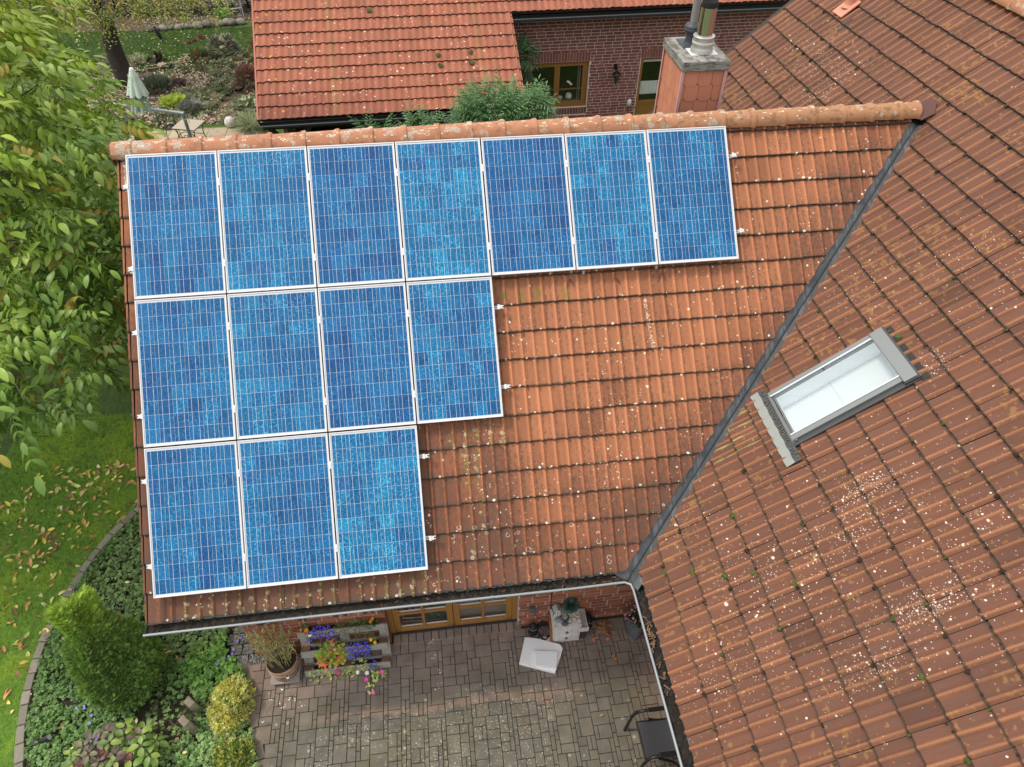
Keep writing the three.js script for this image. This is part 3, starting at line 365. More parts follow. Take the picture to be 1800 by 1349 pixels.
// ---------- roof window ----------
{
  const sk = part('roof_window', box(0.72, 0.09, 0.05, 2.9805, 0.0, 3.225 - 0.035).applyMatrix4(new THREE.Matrix4()), std(0.17, 0.18, 0.18, 0.5, { metalness: 0.3 }), house); sk.geometry.applyMatrix4(mm);
  const Z = 0.0886, z0 = 2.515 + Z, z1 = 3.268 + Z, L = (g) => g.applyMatrix4(mm), alu = std(0.22, 0.235, 0.24, 0.42, { metalness: 0.35 }), dark = std(0.06, 0.064, 0.066, 0.5, { metalness: 0.2 }), bright = std(0.72, 0.74, 0.75, 0.3, { metalness: 0.3 });
  const side = (z) => L(merge([box(0.062, 0.085, 1.40, z, 0.012, 2.5)]));
  part('frame_rail', side(z0 + 0.02), alu, sk); part('frame_rail', side(z1 - 0.055), alu, sk);
  part('glazing_bar', L(box(0.014, 0.012, 1.28, z0 + 0.058, 0.062, 2.55)), bright, sk); part('glazing_bar', L(box(0.014, 0.012, 1.28, z1 - 0.092, 0.062, 2.55)), bright, sk);
  part('flashing', L(merge([box(0.075, 0.045, 1.5, z1 - 0.005, -0.005, 2.52), box(0.03, 0.03, 1.45, z0 - 0.025, -0.012, 2.5)])), dark, sk);
  part('top_hood', L(merge([rbox(z1 - z0 + 0.02, 0.05, 0.15, 0.01, (z0 + z1) / 2 - 0.0, 0.052, 1.865, 2)])), std(0.22, 0.235, 0.24, 0.45, { metalness: 0.3 }), sk);
  part('hood_edge', L(merge([box(z1 - z0 + 0.05, 0.03, 0.02, (z0 + z1) / 2, 0.03, 1.778), box(0.03, 0.03, 0.16, z1 + 0.005, 0.03, 1.86)])), dark, sk);
  part('hood_flashing', L(box(z1 - z0 + 0.10, 0.006, 0.09, (z0 + z1) / 2 + 0.01, -0.004, 1.745)), std(0.035, 0.033, 0.03, 0.9), sk);
  // white lined shaft under the pane
  const white = std(0.9, 0.92, 0.92, 0.9), a0 = z0 + 0.05, a1 = z1 - 0.085, s0 = 1.93, s1 = 3.17, dp = 0.31;
  part('reveal', L(merge([box(0.01, dp, s1 - s0, a0 - 0.005, 0.03 - dp / 2, (s0 + s1) / 2), box(0.01, dp, s1 - s0, a1 + 0.005, 0.03 - dp / 2, (s0 + s1) / 2), box(a1 - a0 + 0.02, dp, 0.01, (a0 + a1) / 2, 0.03 - dp / 2, s0 - 0.005), box(a1 - a0 + 0.02, dp, 0.01, (a0 + a1) / 2, 0.03 - dp / 2, s1 + 0.005)])), white, sk);
  part('blind', L(merge([box(a1 - a0, 0.01, 0.62, (a0 + a1) / 2, 0.035 - dp, 2.235), box(a1 - a0, 0.01, 0.62, (a0 + a1) / 2, 0.03 - dp, 2.86), box(a1 - a0, 0.015, 0.02, (a0 + a1) / 2, 0.042 - dp, 2.55)])), std(0.62, 0.66, 0.66, 0.9), sk);
  part('pane', L(box(a1 - a0, 0.006, s1 - s0, (a0 + a1) / 2, 0.046, (s0 + s1) / 2)), phys(0.97, 0.99, 1, 0.02, { transmission: 1, thickness: 0, ior: 1.5 }), sk);
  part('lower_frame', L(merge([box(z1 - z0 - 0.01, 0.05, 0.03, (z0 + z1) / 2, 0.02, 3.165), box(z1 - z0, 0.035, 0.03, (z0 + z1) / 2, 0.01, 3.205)])), std(0.13, 0.14, 0.14, 0.6), sk);
  // pleated lead apron dressed over the tiles below
  const ap = (s0, s1, h0, h1) => { const P = [], I = [], n = 60, za = 2.39 + Z, zb = 3.49 + Z; for (let i = 0; i <= n; i++) { const z = mix(za, zb, i / n), w = 0.0022 * Math.sin((z - mainJoint) / 0.1505 * 6.283 + 1.2) + 0.0015 * Math.sin(i * 2.1); P.push(z, h0 + w, s0 + 0.004 * Math.sin(i * 0.7), z, h1 + w * 1.2, s1 + 0.003 * Math.sin(i * 0.8 + 1)); } for (let i = 0; i < n; i++) { const a = i * 2; I.push(a, a + 1, a + 2, a + 1, a + 3, a + 2); } let g = new THREE.BufferGeometry(); g.setAttribute('position', new THREE.Float32BufferAttribute(P, 3)); g.setIndex(I); g = g.toNonIndexed(); g.computeVertexNormals(); return L(g); };
  part('apron', ap(3.215, 3.30, 0.024, 0.022), std(0.075, 0.078, 0.078, 0.8), sk); part('apron_strip', ap(3.295, 3.40, 0.027, 0.016), std(0.29, 0.31, 0.29, 0.7), sk);
  const R = rng(51), lp = []; for (let i = 0; i < 34; i++) { const g = box(rr(0.01, 0.02, R), 0.012, rr(0.03, 0.06, R), 0, 0, 0, rr(-0.3, 0.3, R), rr(-0.4, 0.4, R), rr(-0.4, 0.4, R)); g.translate(mix(2.42, 3.44, i / 33) + Z, 0.032, 3.255 + rr(-0.015, 0.015, R)); lp.push(g); } part('apron_folds', L(merge(lp)), std(0.10, 0.105, 0.105, 0.8), sk);
  // clay vent pipe on its base tile
  const clay = std(0.62, 0.27, 0.18, 0.7), vz = -3.291 + Z, vs = -0.60, vp = part('vent_tile', L(merge([rbox(0.30, 0.03, 0.34, 0.01, vz, 0.03, vs - 0.02)])), clay, mainDeck), q = at(mainRoof, vz, vs - 0.06, 0.04);
  part('vent_pipe', lathe([[0.11, 0], [0.085, 0.03], [0.07, 0.06], [0.07, 0.16], [0.078, 0.17], [0.078, 0.24], [0.0, 0.25]], 20).translate(q.x, q.y - 0.03, q.z), clay, vp);
}
// ---------- walls, brick by brick where they show ----------
const mortar = std(0.55, 0.49, 0.41, 0.95);
function brickMats(list) { return list.map((c) => std(c[0], c[1], c[2], 0.9, { bumpMap: brickBump, bumpScale: 0.003 })); }
const brickBump = pixelTex(128, 128, (x, y, q) => { q[0] = q[1] = q[2] = 0.5 + 0.8 * (fbm(x / 9, y / 9, 3, 3) - 0.5); }, null, { linear: true });
const redBrick = brickMats([[0.33, 0.105, 0.062], [0.28, 0.09, 0.055], [0.37, 0.125, 0.07], [0.25, 0.085, 0.055], [0.39, 0.145, 0.08]]);
const brickGeos = new Map(); const brickGeo = (w, h, d) => { const k = [w, h, d].map((v) => v.toFixed(3)).join(); if (!brickGeos.has(k)) brickGeos.set(k, new THREE.BoxGeometry(w, h, d)); return brickGeos.get(k); };
// fills a wall face (local x to the right, y up, +z outwards); single(x, y) says which bricks are meshes of their own
function brickwork(parent, mats, x0, x1, y0, y1, open, single, place, R, pitch = 0.25, course = 0.0833, dep = 0.02) {
  const rest = mats.map(() => []); let c = 0;
  for (let y = y0; y < y1 - 0.03; y += course, c++) {
    const cuts = [x0]; let x = x0 + [0.125, 0.25, 0.065, 0.19][c % 4]; while (x < x1 - 0.05) { cuts.push(x); x += R() < 0.045 ? pitch / 2 : pitch; } cuts.push(x1);
    for (let i = 0; i < cuts.length - 1; i++) {
      let segs = [[cuts[i], cuts[i + 1]]];
      for (const o of open) if (y + course * 0.6 > o[2] && y + course * 0.4 < o[3]) segs = segs.flatMap(([a, b]) => [[a, Math.min(b, o[0])], [Math.max(a, o[1]), b]].filter(([p, q]) => q - p > 0.02));
      for (const [a, b] of segs) {
        const w = b - a - 0.013, h = course - 0.0145, k = Math.floor(R() * mats.length), px = (a + b) / 2, py = y + course / 2, pz = dep / 2 + rr(-0.002, 0.002, R); if (w < 0.02) continue;
        if (single(px, py)) { const m = part('brick', brickGeo(Math.round(w * 200) / 200, Math.round(h * 1000) / 1000, dep), mats[k], parent); m.position.set(px, py, pz); place(m); } else { const g = box(w, h, dep, px, py, pz); rest[k].push(g); }
      }
    }
  }
  const all = rest.flatMap((l, k) => l.map((g) => paint(g, mats[k].color.r, mats[k].color.g, mats[k].color.b)));
  if (all.length) { const m = part('bricks', merge(all), vcol(0.9, { bumpMap: brickBump, bumpScale: 0.003 }), parent); m.userData.kind = 'stuff'; place(m); }
}
{
  const DX0 = 2.27, DX1 = 4.15, DH = 2.14, R = rng(61);
  const wall = part('courtyard_wall', merge([box(DX0 - 0.35, 2.5, 0.3, (DX0 + 0.35) / 2, 1.25, 2.862), box(6.4 - DX1, 2.5, 0.3, (6.4 + DX1) / 2, 1.25, 2.862), box(DX1 - DX0, 2.5 - DH, 0.3, (DX0 + DX1) / 2, (2.5 + DH) / 2, 2.862)]), mortar, house);
  brickwork(wall, redBrick, 0.35, 6.12, 0, 2.45, [[DX0, DX1, 0, DH]], (x, y) => y < 1.36 && x > 0.6 && (x < 2.3 || x > 4.1), (m) => (m.position.z += 2.997), R);
  part('wall_lining', merge([box(0.3, 2.5, 6.2, 0.5, 1.25, -0.4), box(0.3, 2.6, 5.2, 6.27, 1.25, 5.6), box(6, 2.5, 0.3, 3.3, 1.25, -3.3), box(0.3, 3.0, 12, 15.5, 1.4, 1.5), box(9, 2.6, 0.3, 11, 1.3, 8.3), box(0.3, 2.6, 1.6, 6.27, 1.3, -3.9)]), redBrick[1], house);
  const gab = new THREE.Shape([[-3.5, 2.5], [3.0, 2.5], [-0.2, 5.85]].map((p) => new THREE.Vector2(...p))), gg = new THREE.ExtrudeGeometry(gab, { depth: 0.3, bevelEnabled: false }).rotateY(-Math.PI / 2).translate(0.65, 0, 0); part('gable', gg, redBrick[1], house); const gab2 = new THREE.Shape([[6.0, 0], [16, 0], [16, 2.5], [10.95, 6.95], [6.0, 2.85]].map((p) => new THREE.Vector2(...p))); part('gable', new THREE.ExtrudeGeometry(gab2, { depth: 0.3, bevelEnabled: false }).translate(0, 0, -4.62), redBrick[1], house);
  // french doors, honey coloured wood, set back in the opening
  const woodTex = pixelTex(256, 512, (x, y, q) => { const s = fbm(x / 7, y / 90, 3, 4), k = 0.85 + 0.5 * (s - 0.5); q[0] = 0.40 * k; q[1] = 0.19 * k; q[2] = 0.045 * k; });
  const oak = std(1, 1, 1, 0.5, { map: woodTex }), glass = phys(1, 1, 1, 0.02, { transmission: 1, thickness: 0, ior: 1.5 }), spacer = std(0.6, 0.6, 0.58, 0.6), zf = 2.87, xm = (DX0 + DX1) / 2;
  const door = part('french_doors', merge([rbox(0.075, DH - 0.05, 0.09, 0.006, DX0 + 0.0375, DH / 2 + 0.025, zf), rbox(0.075, DH - 0.05, 0.09, 0.006, DX1 - 0.0375, DH / 2 + 0.025, zf), rbox(DX1 - DX0, 0.075, 0.09, 0.006, xm, DH - 0.0375, zf)]), oak, house);
  part('threshold', box(DX1 - DX0, 0.05, 0.12, xm, 0.025, zf + 0.01), std(0.04, 0.04, 0.04, 0.5), door);
  for (const s of [-1, 1]) {
    const a = s < 0 ? DX0 + 0.078 : xm + 0.004, b = s < 0 ? xm - 0.004 : DX1 - 0.078, bars = [rbox(0.09, DH - 0.15, 0.066, 0.008, a + 0.045, DH / 2 - 0.01, zf + 0.015), rbox(0.09, DH - 0.15, 0.066, 0.008, b - 0.045, DH / 2 - 0.01, zf + 0.015), rbox(b - a, 0.085, 0.066, 0.008, (a + b) / 2, 0.105, zf + 0.015), rbox(b - a, 0.08, 0.066, 0.008, (a + b) / 2, DH - 0.12, zf + 0.015)];
    const leaf = part('door_leaf', merge(bars), oak, door); const m = (a + b) / 2;
    part('glazing_bar', rbox(0.042, DH - 0.3, 0.05, 0.006, m, DH / 2, zf + 0.022), oak, leaf);
    for (const y of [0.56, 1.0, 1.45]) part('glazing_bar', rbox(b - a - 0.17, 0.042, 0.05, 0.006, m, y, zf + 0.021), oak, leaf);
    part('pane', box(b - a - 0.17, DH - 0.28, 0.006, m, DH / 2, zf), glass, leaf);
    part('spacer', merge([0.158, 0.59, 1.03].map((y) => box(b - a - 0.18, 0.035, 0.006, m, y, zf + 0.008))), spacer, leaf);
  }
  part('door_casing', merge([box(0.02, DH, 0.16, DX0 - 0.004, DH / 2, 2.95)]), redBrick[3], door);
  // the room behind the glass
  part('room', merge([box(5.4, 0.06, 6, 3.3, 0.0, -0.25), box(5.4, 0.06, 6, 3.3, 2.45, -0.25)]), std(0.62, 0.55, 0.43, 0.8), house);
}
// ---------- solar panels ----------
{
  const R = rng(301), U = 1.0100, VV = 1.6650, gw = 0.9485, gh = 1.5825, PW = 0.9945, PH = 1.6485, TH = 0.04;
  // polycrystalline grain: angular shards of blue, laid out as a 12 x 12 atlas of different wafers
  const N = 12, SZ = 1536, per = SZ / N;
  const wafer = canvasTex(SZ, SZ, (c) => {
    for (let j = 0; j < N; j++) for (let i = 0; i < N; i++) {
      const x0 = i * per, y0 = j * per, t = R(), kind = i / (N - 1), base = [mix(0.003, 0.008, t), mix(0.095, 0.175, t), mix(0.265, 0.40, t)], ang = R() * 3.14, fine = 0.6 + R() * 0.7;
      const glit = mix(0.04, 0.55, kind); // columns of the atlas run from dull wafers to ones that glitter pale
      c.save(); c.beginPath(); c.rect(x0, y0, per, per); c.clip(); c.fillStyle = `rgb(${enc(base[0])},${enc(base[1])},${enc(base[2])})`; c.fillRect(x0, y0, per, per);
      for (let k = 0; k < 520; k++) {
        const x = x0 + R() * per, y = y0 + R() * per, a = ang + (R() - 0.5) * (R() < 0.6 ? 1.1 : 6), l = rr(4, 15, R) * fine, w = rr(1.6, 5.5, R) * fine, u = R(), m = u < glit * 0.5 ? mix(1.4, 2.7, R()) : mix(0.32, 1.2, R());
        c.fillStyle = `rgb(${enc(base[0] * m * m * (m > 1.2 ? 1.3 : 1))},${enc(base[1] * m)},${enc(base[2] * Math.pow(m, 0.62))})`; c.beginPath(); const cs = Math.cos(a), sn = Math.sin(a); const q = (u2, v2) => [x + cs * u2 - sn * v2, y + sn * u2 + cs * v2]; c.moveTo(...q(-l, 0)); c.lineTo(...q(rr(-l, l, R) * 0.5, w)); c.lineTo(...q(l, rr(-w, w, R))); c.lineTo(...q(rr(-l, l, R) * 0.5, -w)); c.fill();
      }
      c.restore();
    }
  });
  wafer.wrapS = wafer.wrapT = THREE.ClampToEdgeWrapping;
  const cellGeos = []; // shared between all panels: one box, many places in the atlas
  for (let i = 0; i < N; i++) { cellGeos.push([]); for (let j = 0; j < N; j++) { const g = new THREE.BoxGeometry(0.155, 0.002, 0.155), u = g.attributes.uv; for (let k = 0; k < u.count; k++) u.setXY(k, (i + 0.04 + 0.92 * u.getX(k)) / N, (j + 0.04 + 0.92 * u.getY(k)) / N); cellGeos[i].push(g); } }
  const NT = 11, tones = [...Array.from({ length: NT }, (_, i) => { const f = i / (NT - 1); return [mix(1.35, 1.3, f), mix(0.80, 1.36, f), mix(0.87, 1.10, f)]; }), [2.0, 0.80, 0.88]].map((t) => new THREE.MeshPhysicalMaterial({ map: wafer, color: lin(...t), roughness: 0.35, clearcoat: 0.4, clearcoatRoughness: 0.06, specularIntensity: 0.15 }));
  const sheet = std(0.60, 0.62, 0.66, 0.4), rib = std(0.66, 0.67, 0.72, 0.35), aluTex = pixelTex(512, 64, (x, y, q) => { const d = smooth(0.56, 0.75, fbm(x / 22, y / 6, 3, 4)) * 0.5 * smooth(20, 60, y), k = 0.70; q[0] = mix(k, 0.30, d); q[1] = mix(k, 0.30, d); q[2] = mix(k * 1.01, 0.26, d); });
  const alu = std(0.66, 0.67, 0.68, 0.38, { metalness: 0.12 }), aluDirty = std(1, 1, 1, 0.45, { map: aluTex }), under = std(0.03, 0.03, 0.03, 0.9);
  const fw = 0.0115, lip = 0.012;
  const frameSides = merge([box(fw, TH, PH, -PW / 2 + fw / 2, -TH / 2, 0), box(fw, TH, PH, PW / 2 - fw / 2, -TH / 2, 0), box(PW - 2 * fw, TH, fw, 0, -TH / 2, -PH / 2 + fw / 2)]);
  const lower = box(PW - 2 * fw, TH, fw, 0, -TH / 2, PH / 2 - fw / 2);
  const sheetGeo = box(PW - 2 * fw, 0.006, PH - 2 * fw, 0, -0.012, 0), backGeo = box(PW - 2 * fw, 0.004, PH - 2 * fw, 0, -0.0295, 0);
  const bars = []; for (let i = 0; i < 6; i++) for (const o of [0.27, 0.73]) bars.push(box(0.0029, 0.0012, gh, -gw / 2 + (i + o) * 0.1581, -0.0055, 0));
  const barGeo = merge(bars);
  const glaze = fm, place = (o, a, b, c) => { const p = at(wingRoof, a, b, c); o.position.copy(p); o.quaternion.setFromRotationMatrix(new THREE.Matrix4().makeBasis(wingRoof.a, wingRoof.c, wingRoof.b)); };
  const rows = [7, 4, 3], rowName = ['top row', 'middle row', 'bottom row'], ord = ['first', 'second', 'third', 'fourth', 'fifth', 'sixth', 'seventh'];
  // how pale and glittering each panel looks in the photograph (0 dull deep blue .. 1 bright cyan)
  const mood = [[0.30, 0.52, 0.22, 0.62, 0.20, 0.58, 0.45], [0.38, 0.50, 0.30, 0.50], [0.40, 0.48, 0.66]];
  rows.forEach((n, r) => {
    for (let k = 0; k < n; k++) {
      const lab = `blue solar panel in white frame, ${n === k + 1 ? (k === 6 ? 'rightmost' : 'last at the right end') : ord[k] + ' from the left'} of the ${rowName[r]} of ${['seven', '', '', 'four', 'three'][7 - n]}`.replace('of four', 'of four');
      const labels = { 7: 'seven', 4: 'four', 3: 'three' };
      const t = thing('solar_panel', `blue solar panel, ${k === 0 ? 'leftmost' : k === n - 1 ? 'rightmost' : ord[k] + ' from the left'} in the ${rowName[r]} of ${labels[n]} panels`, 'solar panel', [0, 0, 0], 0, 'solar panels mounted on the tiled roof');
      place(t, k * U + gw / 2 + rr(-0.001, 0.001, R), r * VV + gh / 2 + rr(-0.001, 0.001, R), 0.13 + 0.004);
      part('frame', frameSides, alu, t); part('frame', lower, aluDirty, t); part('backsheet', sheetGeo, sheet, t); part('underside', backGeo, under, t);
      const m = mood[r][k], col = Array.from({ length: 6 }, () => R()), ph = R() * 100;
      for (let j = 0; j < 10; j++) for (let i = 0; i < 6; i++) {
        const f = clamp((m - 0.4) * 1.15 + 0.22 + 0.6 * (fbm(i * 0.9 + ph, j * 0.22, 7, 2) - 0.34) + 0.30 * (col[i] - 0.5) + 0.10 * (R() - 0.5), 0, 1);
        let tone = clamp(Math.round(f * (NT - 1) + rr(-0.5, 0.5, R)), 0, NT - 1); if (R() < 0.03) tone = NT;
        const ai = clamp(Math.floor(N * (0.1 + f * 0.95) + rr(-0.8, 0.8, R)), 0, N - 1);
        const c = part('cell', cellGeos[ai][Math.floor(R() * N)], tones[tone], t); c.position.set(-gw / 2 + (i + 0.5) * 0.1581, -0.008, -gh / 2 + (j + 0.5) * 0.15825); if (R() < 0.5) c.rotation.y = Math.PI;
      }
      part('busbars', barGeo, rib, t);
    }
  });
  // aluminium rails under each row, with clamps between the panels and rail ends past them
  const rail = (r, v, n, which) => {
    const b = r * VV - (PH - gh) / 2 + v * PH, x0 = -0.075, x1 = n * U + 0.03, t = thing('mounting_rail', `${which} aluminium mounting rail under the ${rowName[r]} of solar panels`, 'rail');
    const p = at(wingRoof, 0, b, 0.13); t.position.copy(p); t.quaternion.setFromRotationMatrix(new THREE.Matrix4().makeBasis(wingRoof.a, wingRoof.c, wingRoof.b));
    part('channel', merge([box(x1 - x0, 0.006, 0.036, (x0 + x1) / 2, -0.075, 0), box(x1 - x0, 0.04, 0.006, (x0 + x1) / 2, -0.056, -0.016), box(x1 - x0, 0.04, 0.006, (x0 + x1) / 2, -0.056, 0.016), box(0.02, 0.03, 0.036, x1 - 0.02, -0.05, 0)]), alu, t);
    for (let k = 1; k < n; k++) part('clamp', merge([box(0.022, 0.008, 0.085, k * U - (U - gw) / 2, 0.006, 0), cyl(0.006, 0.006, 0.01, k * U - (U - gw) / 2, 0.012, 0, 8)]), alu, t);
    for (const e of [x0 + 0.03, x1 - 0.0]) part('end_clamp', merge([box(0.035, 0.045, 0.04, e + (e < 0 ? 0 : 0.012), -0.02, 0), box(0.026, 0.008, 0.055, e + (e < 0 ? 0.02 : -0.012), 0.006, 0), box(0.02, 0.012, 0.014, e + (e < 0 ? -0.03 : 0.04), -0.03, -0.014), box(0.02, 0.012, 0.014, e + (e < 0 ? -0.03 : 0.04), -0.03, 0.014)]), alu, t);
    const feet = []; for (let x = 0.4; x < x1; x += 1.2) feet.push(box(0.03, 0.07, 0.05, x, -0.115, 0.02)); part('roof_hooks', merge(feet), alu, t);
  };
  rows.forEach((n, r) => { rail(r, 0.22, n, 'upper'); rail(r, 0.79, n, 'lower'); });
}
// ---------- ground ----------
const edgePts = [[-1.2, -0.75], [-1.65, -0.3], [-2.01, 0.18], [-2.39, 0.81], [-2.60, 1.4], [-2.70, 1.89], [-2.78, 2.4], [-2.77, 2.95], [-2.68, 3.55], [-2.51, 4.15], [-2.25, 4.8], [-1.9, 5.5], [-1.3, 6.4]];
const edgeCurve = new THREE.CatmullRomCurve3(edgePts.map((p) => V(p[0], 0, p[1])));
const edgeX = (z) => { for (let i = 0; i < edgePts.length - 1; i++) if (z >= edgePts[i][1] && z <= edgePts[i + 1][1]) return mix(edgePts[i][0], edgePts[i + 1][0], (z - edgePts[i][1]) / (edgePts[i + 1][1] - edgePts[i][1])); return z < edgePts[0][1] ? -1.2 : -1.3; };
const patioEdge = (z) => mix(mix(0.12, 0.36, smooth(3.0, 3.45, z)), 0.62, smooth(3.6, 4.7, z)); // left border of the paving
const grassTex = pixelTex(1024, 1024, (x, y, q) => { const f = (s, o, k) => { const u = x / s, v = y / s, n = 1024 / s; const bl = smooth(0.75, 1, x / 1024), bm = smooth(0.75, 1, y / 1024); return mix(mix(fbm(u, v, o, k), fbm(u - n, v, o, k), bl), mix(fbm(u, v - n, o, k), fbm(u - n, v - n, o, k), bl), bm); }; const s = f(90, 3, 3), m = f(9, 5, 2), k = 0.75 + 0.6 * (s - 0.5) + 0.8 * (m - 0.5); q[0] = 0.09 * k; q[1] = 0.15 * k; q[2] = 0.03 * k; });
{
  const t = grassTex.clone(); t.repeat.set(100, 100); struct('ground', new THREE.PlaneGeometry(300, 300).rotateX(-Math.PI / 2).translate(0, -0.02, -40), std(1, 1, 1, 1, { map: t }));
  // planting bed beside the gable, dark soil
  const soilTex = pixelTex(512, 512, (x, y, q) => { const k = 0.5 + fbm(x / 14, y / 14, 3, 4) + 0.5 * (hash(x, y, 3) - 0.5); q[0] = 0.045 * k; q[1] = 0.037 * k; q[2] = 0.024 * k; });
  soilTex.repeat.set(0.5, 0.5);
  const sh = new THREE.Shape(); edgePts.forEach((p, i) => sh[i ? 'lineTo' : 'moveTo'](p[0] + 0.06, -p[1])); sh.lineTo(0.62, -6.4); for (let z = 6.2; z > 2.6; z -= 0.2) sh.lineTo(patioEdge(z), -z); sh.lineTo(0.1, 0.75); sh.closePath();
  struct('planting_bed', new THREE.ShapeGeometry(sh).rotateX(-Math.PI / 2).translate(0, -0.008, 0), std(1, 1, 1, 1, { map: soilTex }));
  // stone edging, single flat stones
  const ed = thing('stone_edging', 'curved edging of flat grey brown stones between lawn and planting bed', 'edging'), R = rng(401), L = edgeCurve.getLength(), ems = [[0.27, 0.24, 0.195], [0.23, 0.205, 0.165], [0.31, 0.275, 0.225]].map((c) => std(...c, 0.95, { bumpMap: brickBump, bumpScale: 0.01 }));
  for (let d = 0; d < L - 0.1;) { const w = rr(0.18, 0.30, R), p = edgeCurve.getPointAt(Math.min(1, (d + w / 2) / L)), tn = edgeCurve.getTangentAt(Math.min(1, (d + w / 2) / L)); const m = part('stone', rbox(w - 0.012, 0.07, rr(0.10, 0.13, R), 0.012), ems[Math.floor(R() * 3)], ed); m.position.set(p.x, 0.005 + rr(-0.006, 0.006, R), p.z); m.rotation.set(rr(-0.03, 0.03, R), Math.atan2(-tn.z, tn.x), rr(-0.03, 0.03, R)); d += w; }
}
{ // ---------- the paved courtyard: one stone at a time ----------
  const R = rng(411), M = 0.060, X0 = -0.6, Z0 = 3.05, NX = 118, NZ = 62;
  const PTX = 2048, PTZ = 1062, PS = PTX / 7.4;
  const tex = pixelTex(PTX, PTZ, (px, py, q) => { // x -0.7..6.7, z 2.7..6.55
    const x = px / PS - 0.7, z = py / PS + 2.7, big = fbm(x * 0.9, z * 0.9, 3, 3), f = fbm(x * 9, z * 9, 5, 4), g = hash(px, py, 7);
    // cleaner and redder near the house, under the eaves drip line grey green with algae
    const drip = 4.02 + 0.02 * Math.sin(x * 3), alg = smooth(3.45, 4.35, z + 0.9 * (big - 0.5) + 0.25 * (f - 0.5)) * smooth(0.25, 0.9, x + 0.3 * (big - 0.5)) * (1 - 0.5 * smooth(5.2, 6.2, x));
    const wash = Math.exp(-(((z - drip) / 0.055) ** 2)) * (0.4 + 0.9 * smooth(0.4, 0.6, f)) * smooth(0.9, 1.4, x) * smooth(5.4, 4.6, x);
    let k = 1 + 0.6 * (f - 0.5) + 0.18 * (g - 0.5); const a = alg * (1 - 0.75 * clamp(wash, 0, 1));
    q[0] = mix(0.245, 0.142, a) * k; q[1] = mix(0.192, 0.133, a) * k; q[2] = mix(0.162, 0.106, a) * k;
    const w = clamp(wash, 0, 1) * 0.5; q[0] = mix(q[0], 0.30, w); q[1] = mix(q[1], 0.21, w); q[2] = mix(q[2], 0.15, w);
    const ol = smooth(0.55, 0.75, fbm(x * 3, z * 3, 15, 3)) * a * 0.5; q[0] = mix(q[0], 0.12, ol); q[1] = mix(q[1], 0.115, ol); q[2] = mix(q[2], 0.055, ol);
  }, (c) => {
    const Q = rng(9), X = (x) => (x + 0.7) * PS, Y = (z) => (z - 2.7) * PS;
    for (let i = 0; i < 9000; i++) { const x = rr(0.7, 5.6, Q), z = rr(3.5, 6.4, Q), d = fbm(x * 1.5, z * 1.5, 31, 3) + 0.28 * Math.exp(-((x - 3.0) ** 2 / 2.2 + (z - 4.45) ** 2 / 0.5)) + 0.08 * Math.exp(-((x - 1.3) ** 2 / 0.3 + (z - 4.2) ** 2 / 0.3)) - 0.25 * smooth(4.0, 5.2, x) - 0.35 * smooth(4.1, 3.8, z); if (d < 0.5) continue; lichen(c, X(x), Y(z), PS * rr(0.002, 0.009, Q), rr(0.35, 0.85, Q), Q() < 0.7 ? '206,204,188' : '186,178,150', Q); }
    for (let i = 0; i < 90; i++) lichen(c, X(rr(0.5, 5.6, Q)), Y(rr(3.9, 6.4, Q)), PS * rr(0.012, 0.03, Q), rr(0.4, 0.75, Q), '200,190,165', Q);
    for (const [x, z] of [[0.62, 3.62], [0.78, 3.75], [0.9, 3.68], [1.05, 3.78], [2.86, 3.12], [2.88, 3.3], [2.95, 3.55], [2.93, 3.75]]) for (let k = 0; k < 7; k++) lichen(c, X(x + rr(-0.05, 0.05, Q)), Y(z + rr(-0.05, 0.05, Q)), PS * rr(0.004, 0.014, Q), 0.85, '226,224,216', Q);
  }, { clamp: true });
  const base = part('courtyard_paving', new THREE.PlaneGeometry(8.2, 8.2).rotateX(-Math.PI / 2).translate(0, 0, 0), std(0.05, 0.055, 0.025, 1)); tag(base, null, null, null, 'structure');
  { // paving bed follows the curved left border
    const sh = new THREE.Shape(); for (let z = 2.6; z <= 8; z += 0.2) sh[z === 2.6 ? 'moveTo' : 'lineTo'](patioEdge(z) - 0.03, -z); sh.lineTo(6.4, -8); sh.lineTo(6.4, -2.55); sh.closePath(); base.geometry = new THREE.ShapeGeometry(sh).rotateX(-Math.PI / 2); base.geometry.translate(0, -0.016, 0);
  }
  const mats = [[1, 1, 1], [0.90, 0.91, 0.92], [1.06, 1.03, 1.0], [0.95, 0.91, 0.88], [1.0, 0.98, 0.98]].map((t) => new THREE.MeshStandardMaterial({ map: tex, color: lin(...t), roughness: 0.92, bumpMap: brickBump, bumpScale: 0.002 }));
  const uvFix = (g, m) => { const p = g.attributes.position, u = g.attributes.uv; const v = V(); for (let i = 0; i < p.count; i++) { v.fromBufferAttribute(p, i).applyMatrix4(m); u.setXY(i, (v.x + 0.7) / 7.4, 1 - (v.z - 2.7) / 3.84); } };
  const occ = new Uint8Array(NX * NZ), sizes = [[4, 3], [3, 4], [3, 3], [2, 3], [3, 2], [4, 3], [3, 4], [3, 3], [3, 2], [2, 2], [1, 3], [2, 3]], list = [];
  for (let j = 0; j < NZ; j++) for (let i = 0; i < NX; i++) {
    if (occ[j * NX + i]) continue; let free = 1; while (free < 4 && i + free < NX && !occ[j * NX + i + free]) free++;
    let s = sizes[Math.floor(R() * sizes.length)], n = 0; while (s[0] > free && n++ < 12) s = sizes[Math.floor(R() * sizes.length)]; if (s[0] > free) s = [free, 2];
    for (let b = 0; b < s[1]; b++) for (let a = 0; a < s[0]; a++) if (j + b < NZ) occ[(j + b) * NX + i + a] = 1;
    list.push([X0 + (i + s[0] / 2) * M, Z0 + (j + s[1] / 2) * M, s[0] * M, s[1] * M]);
  }
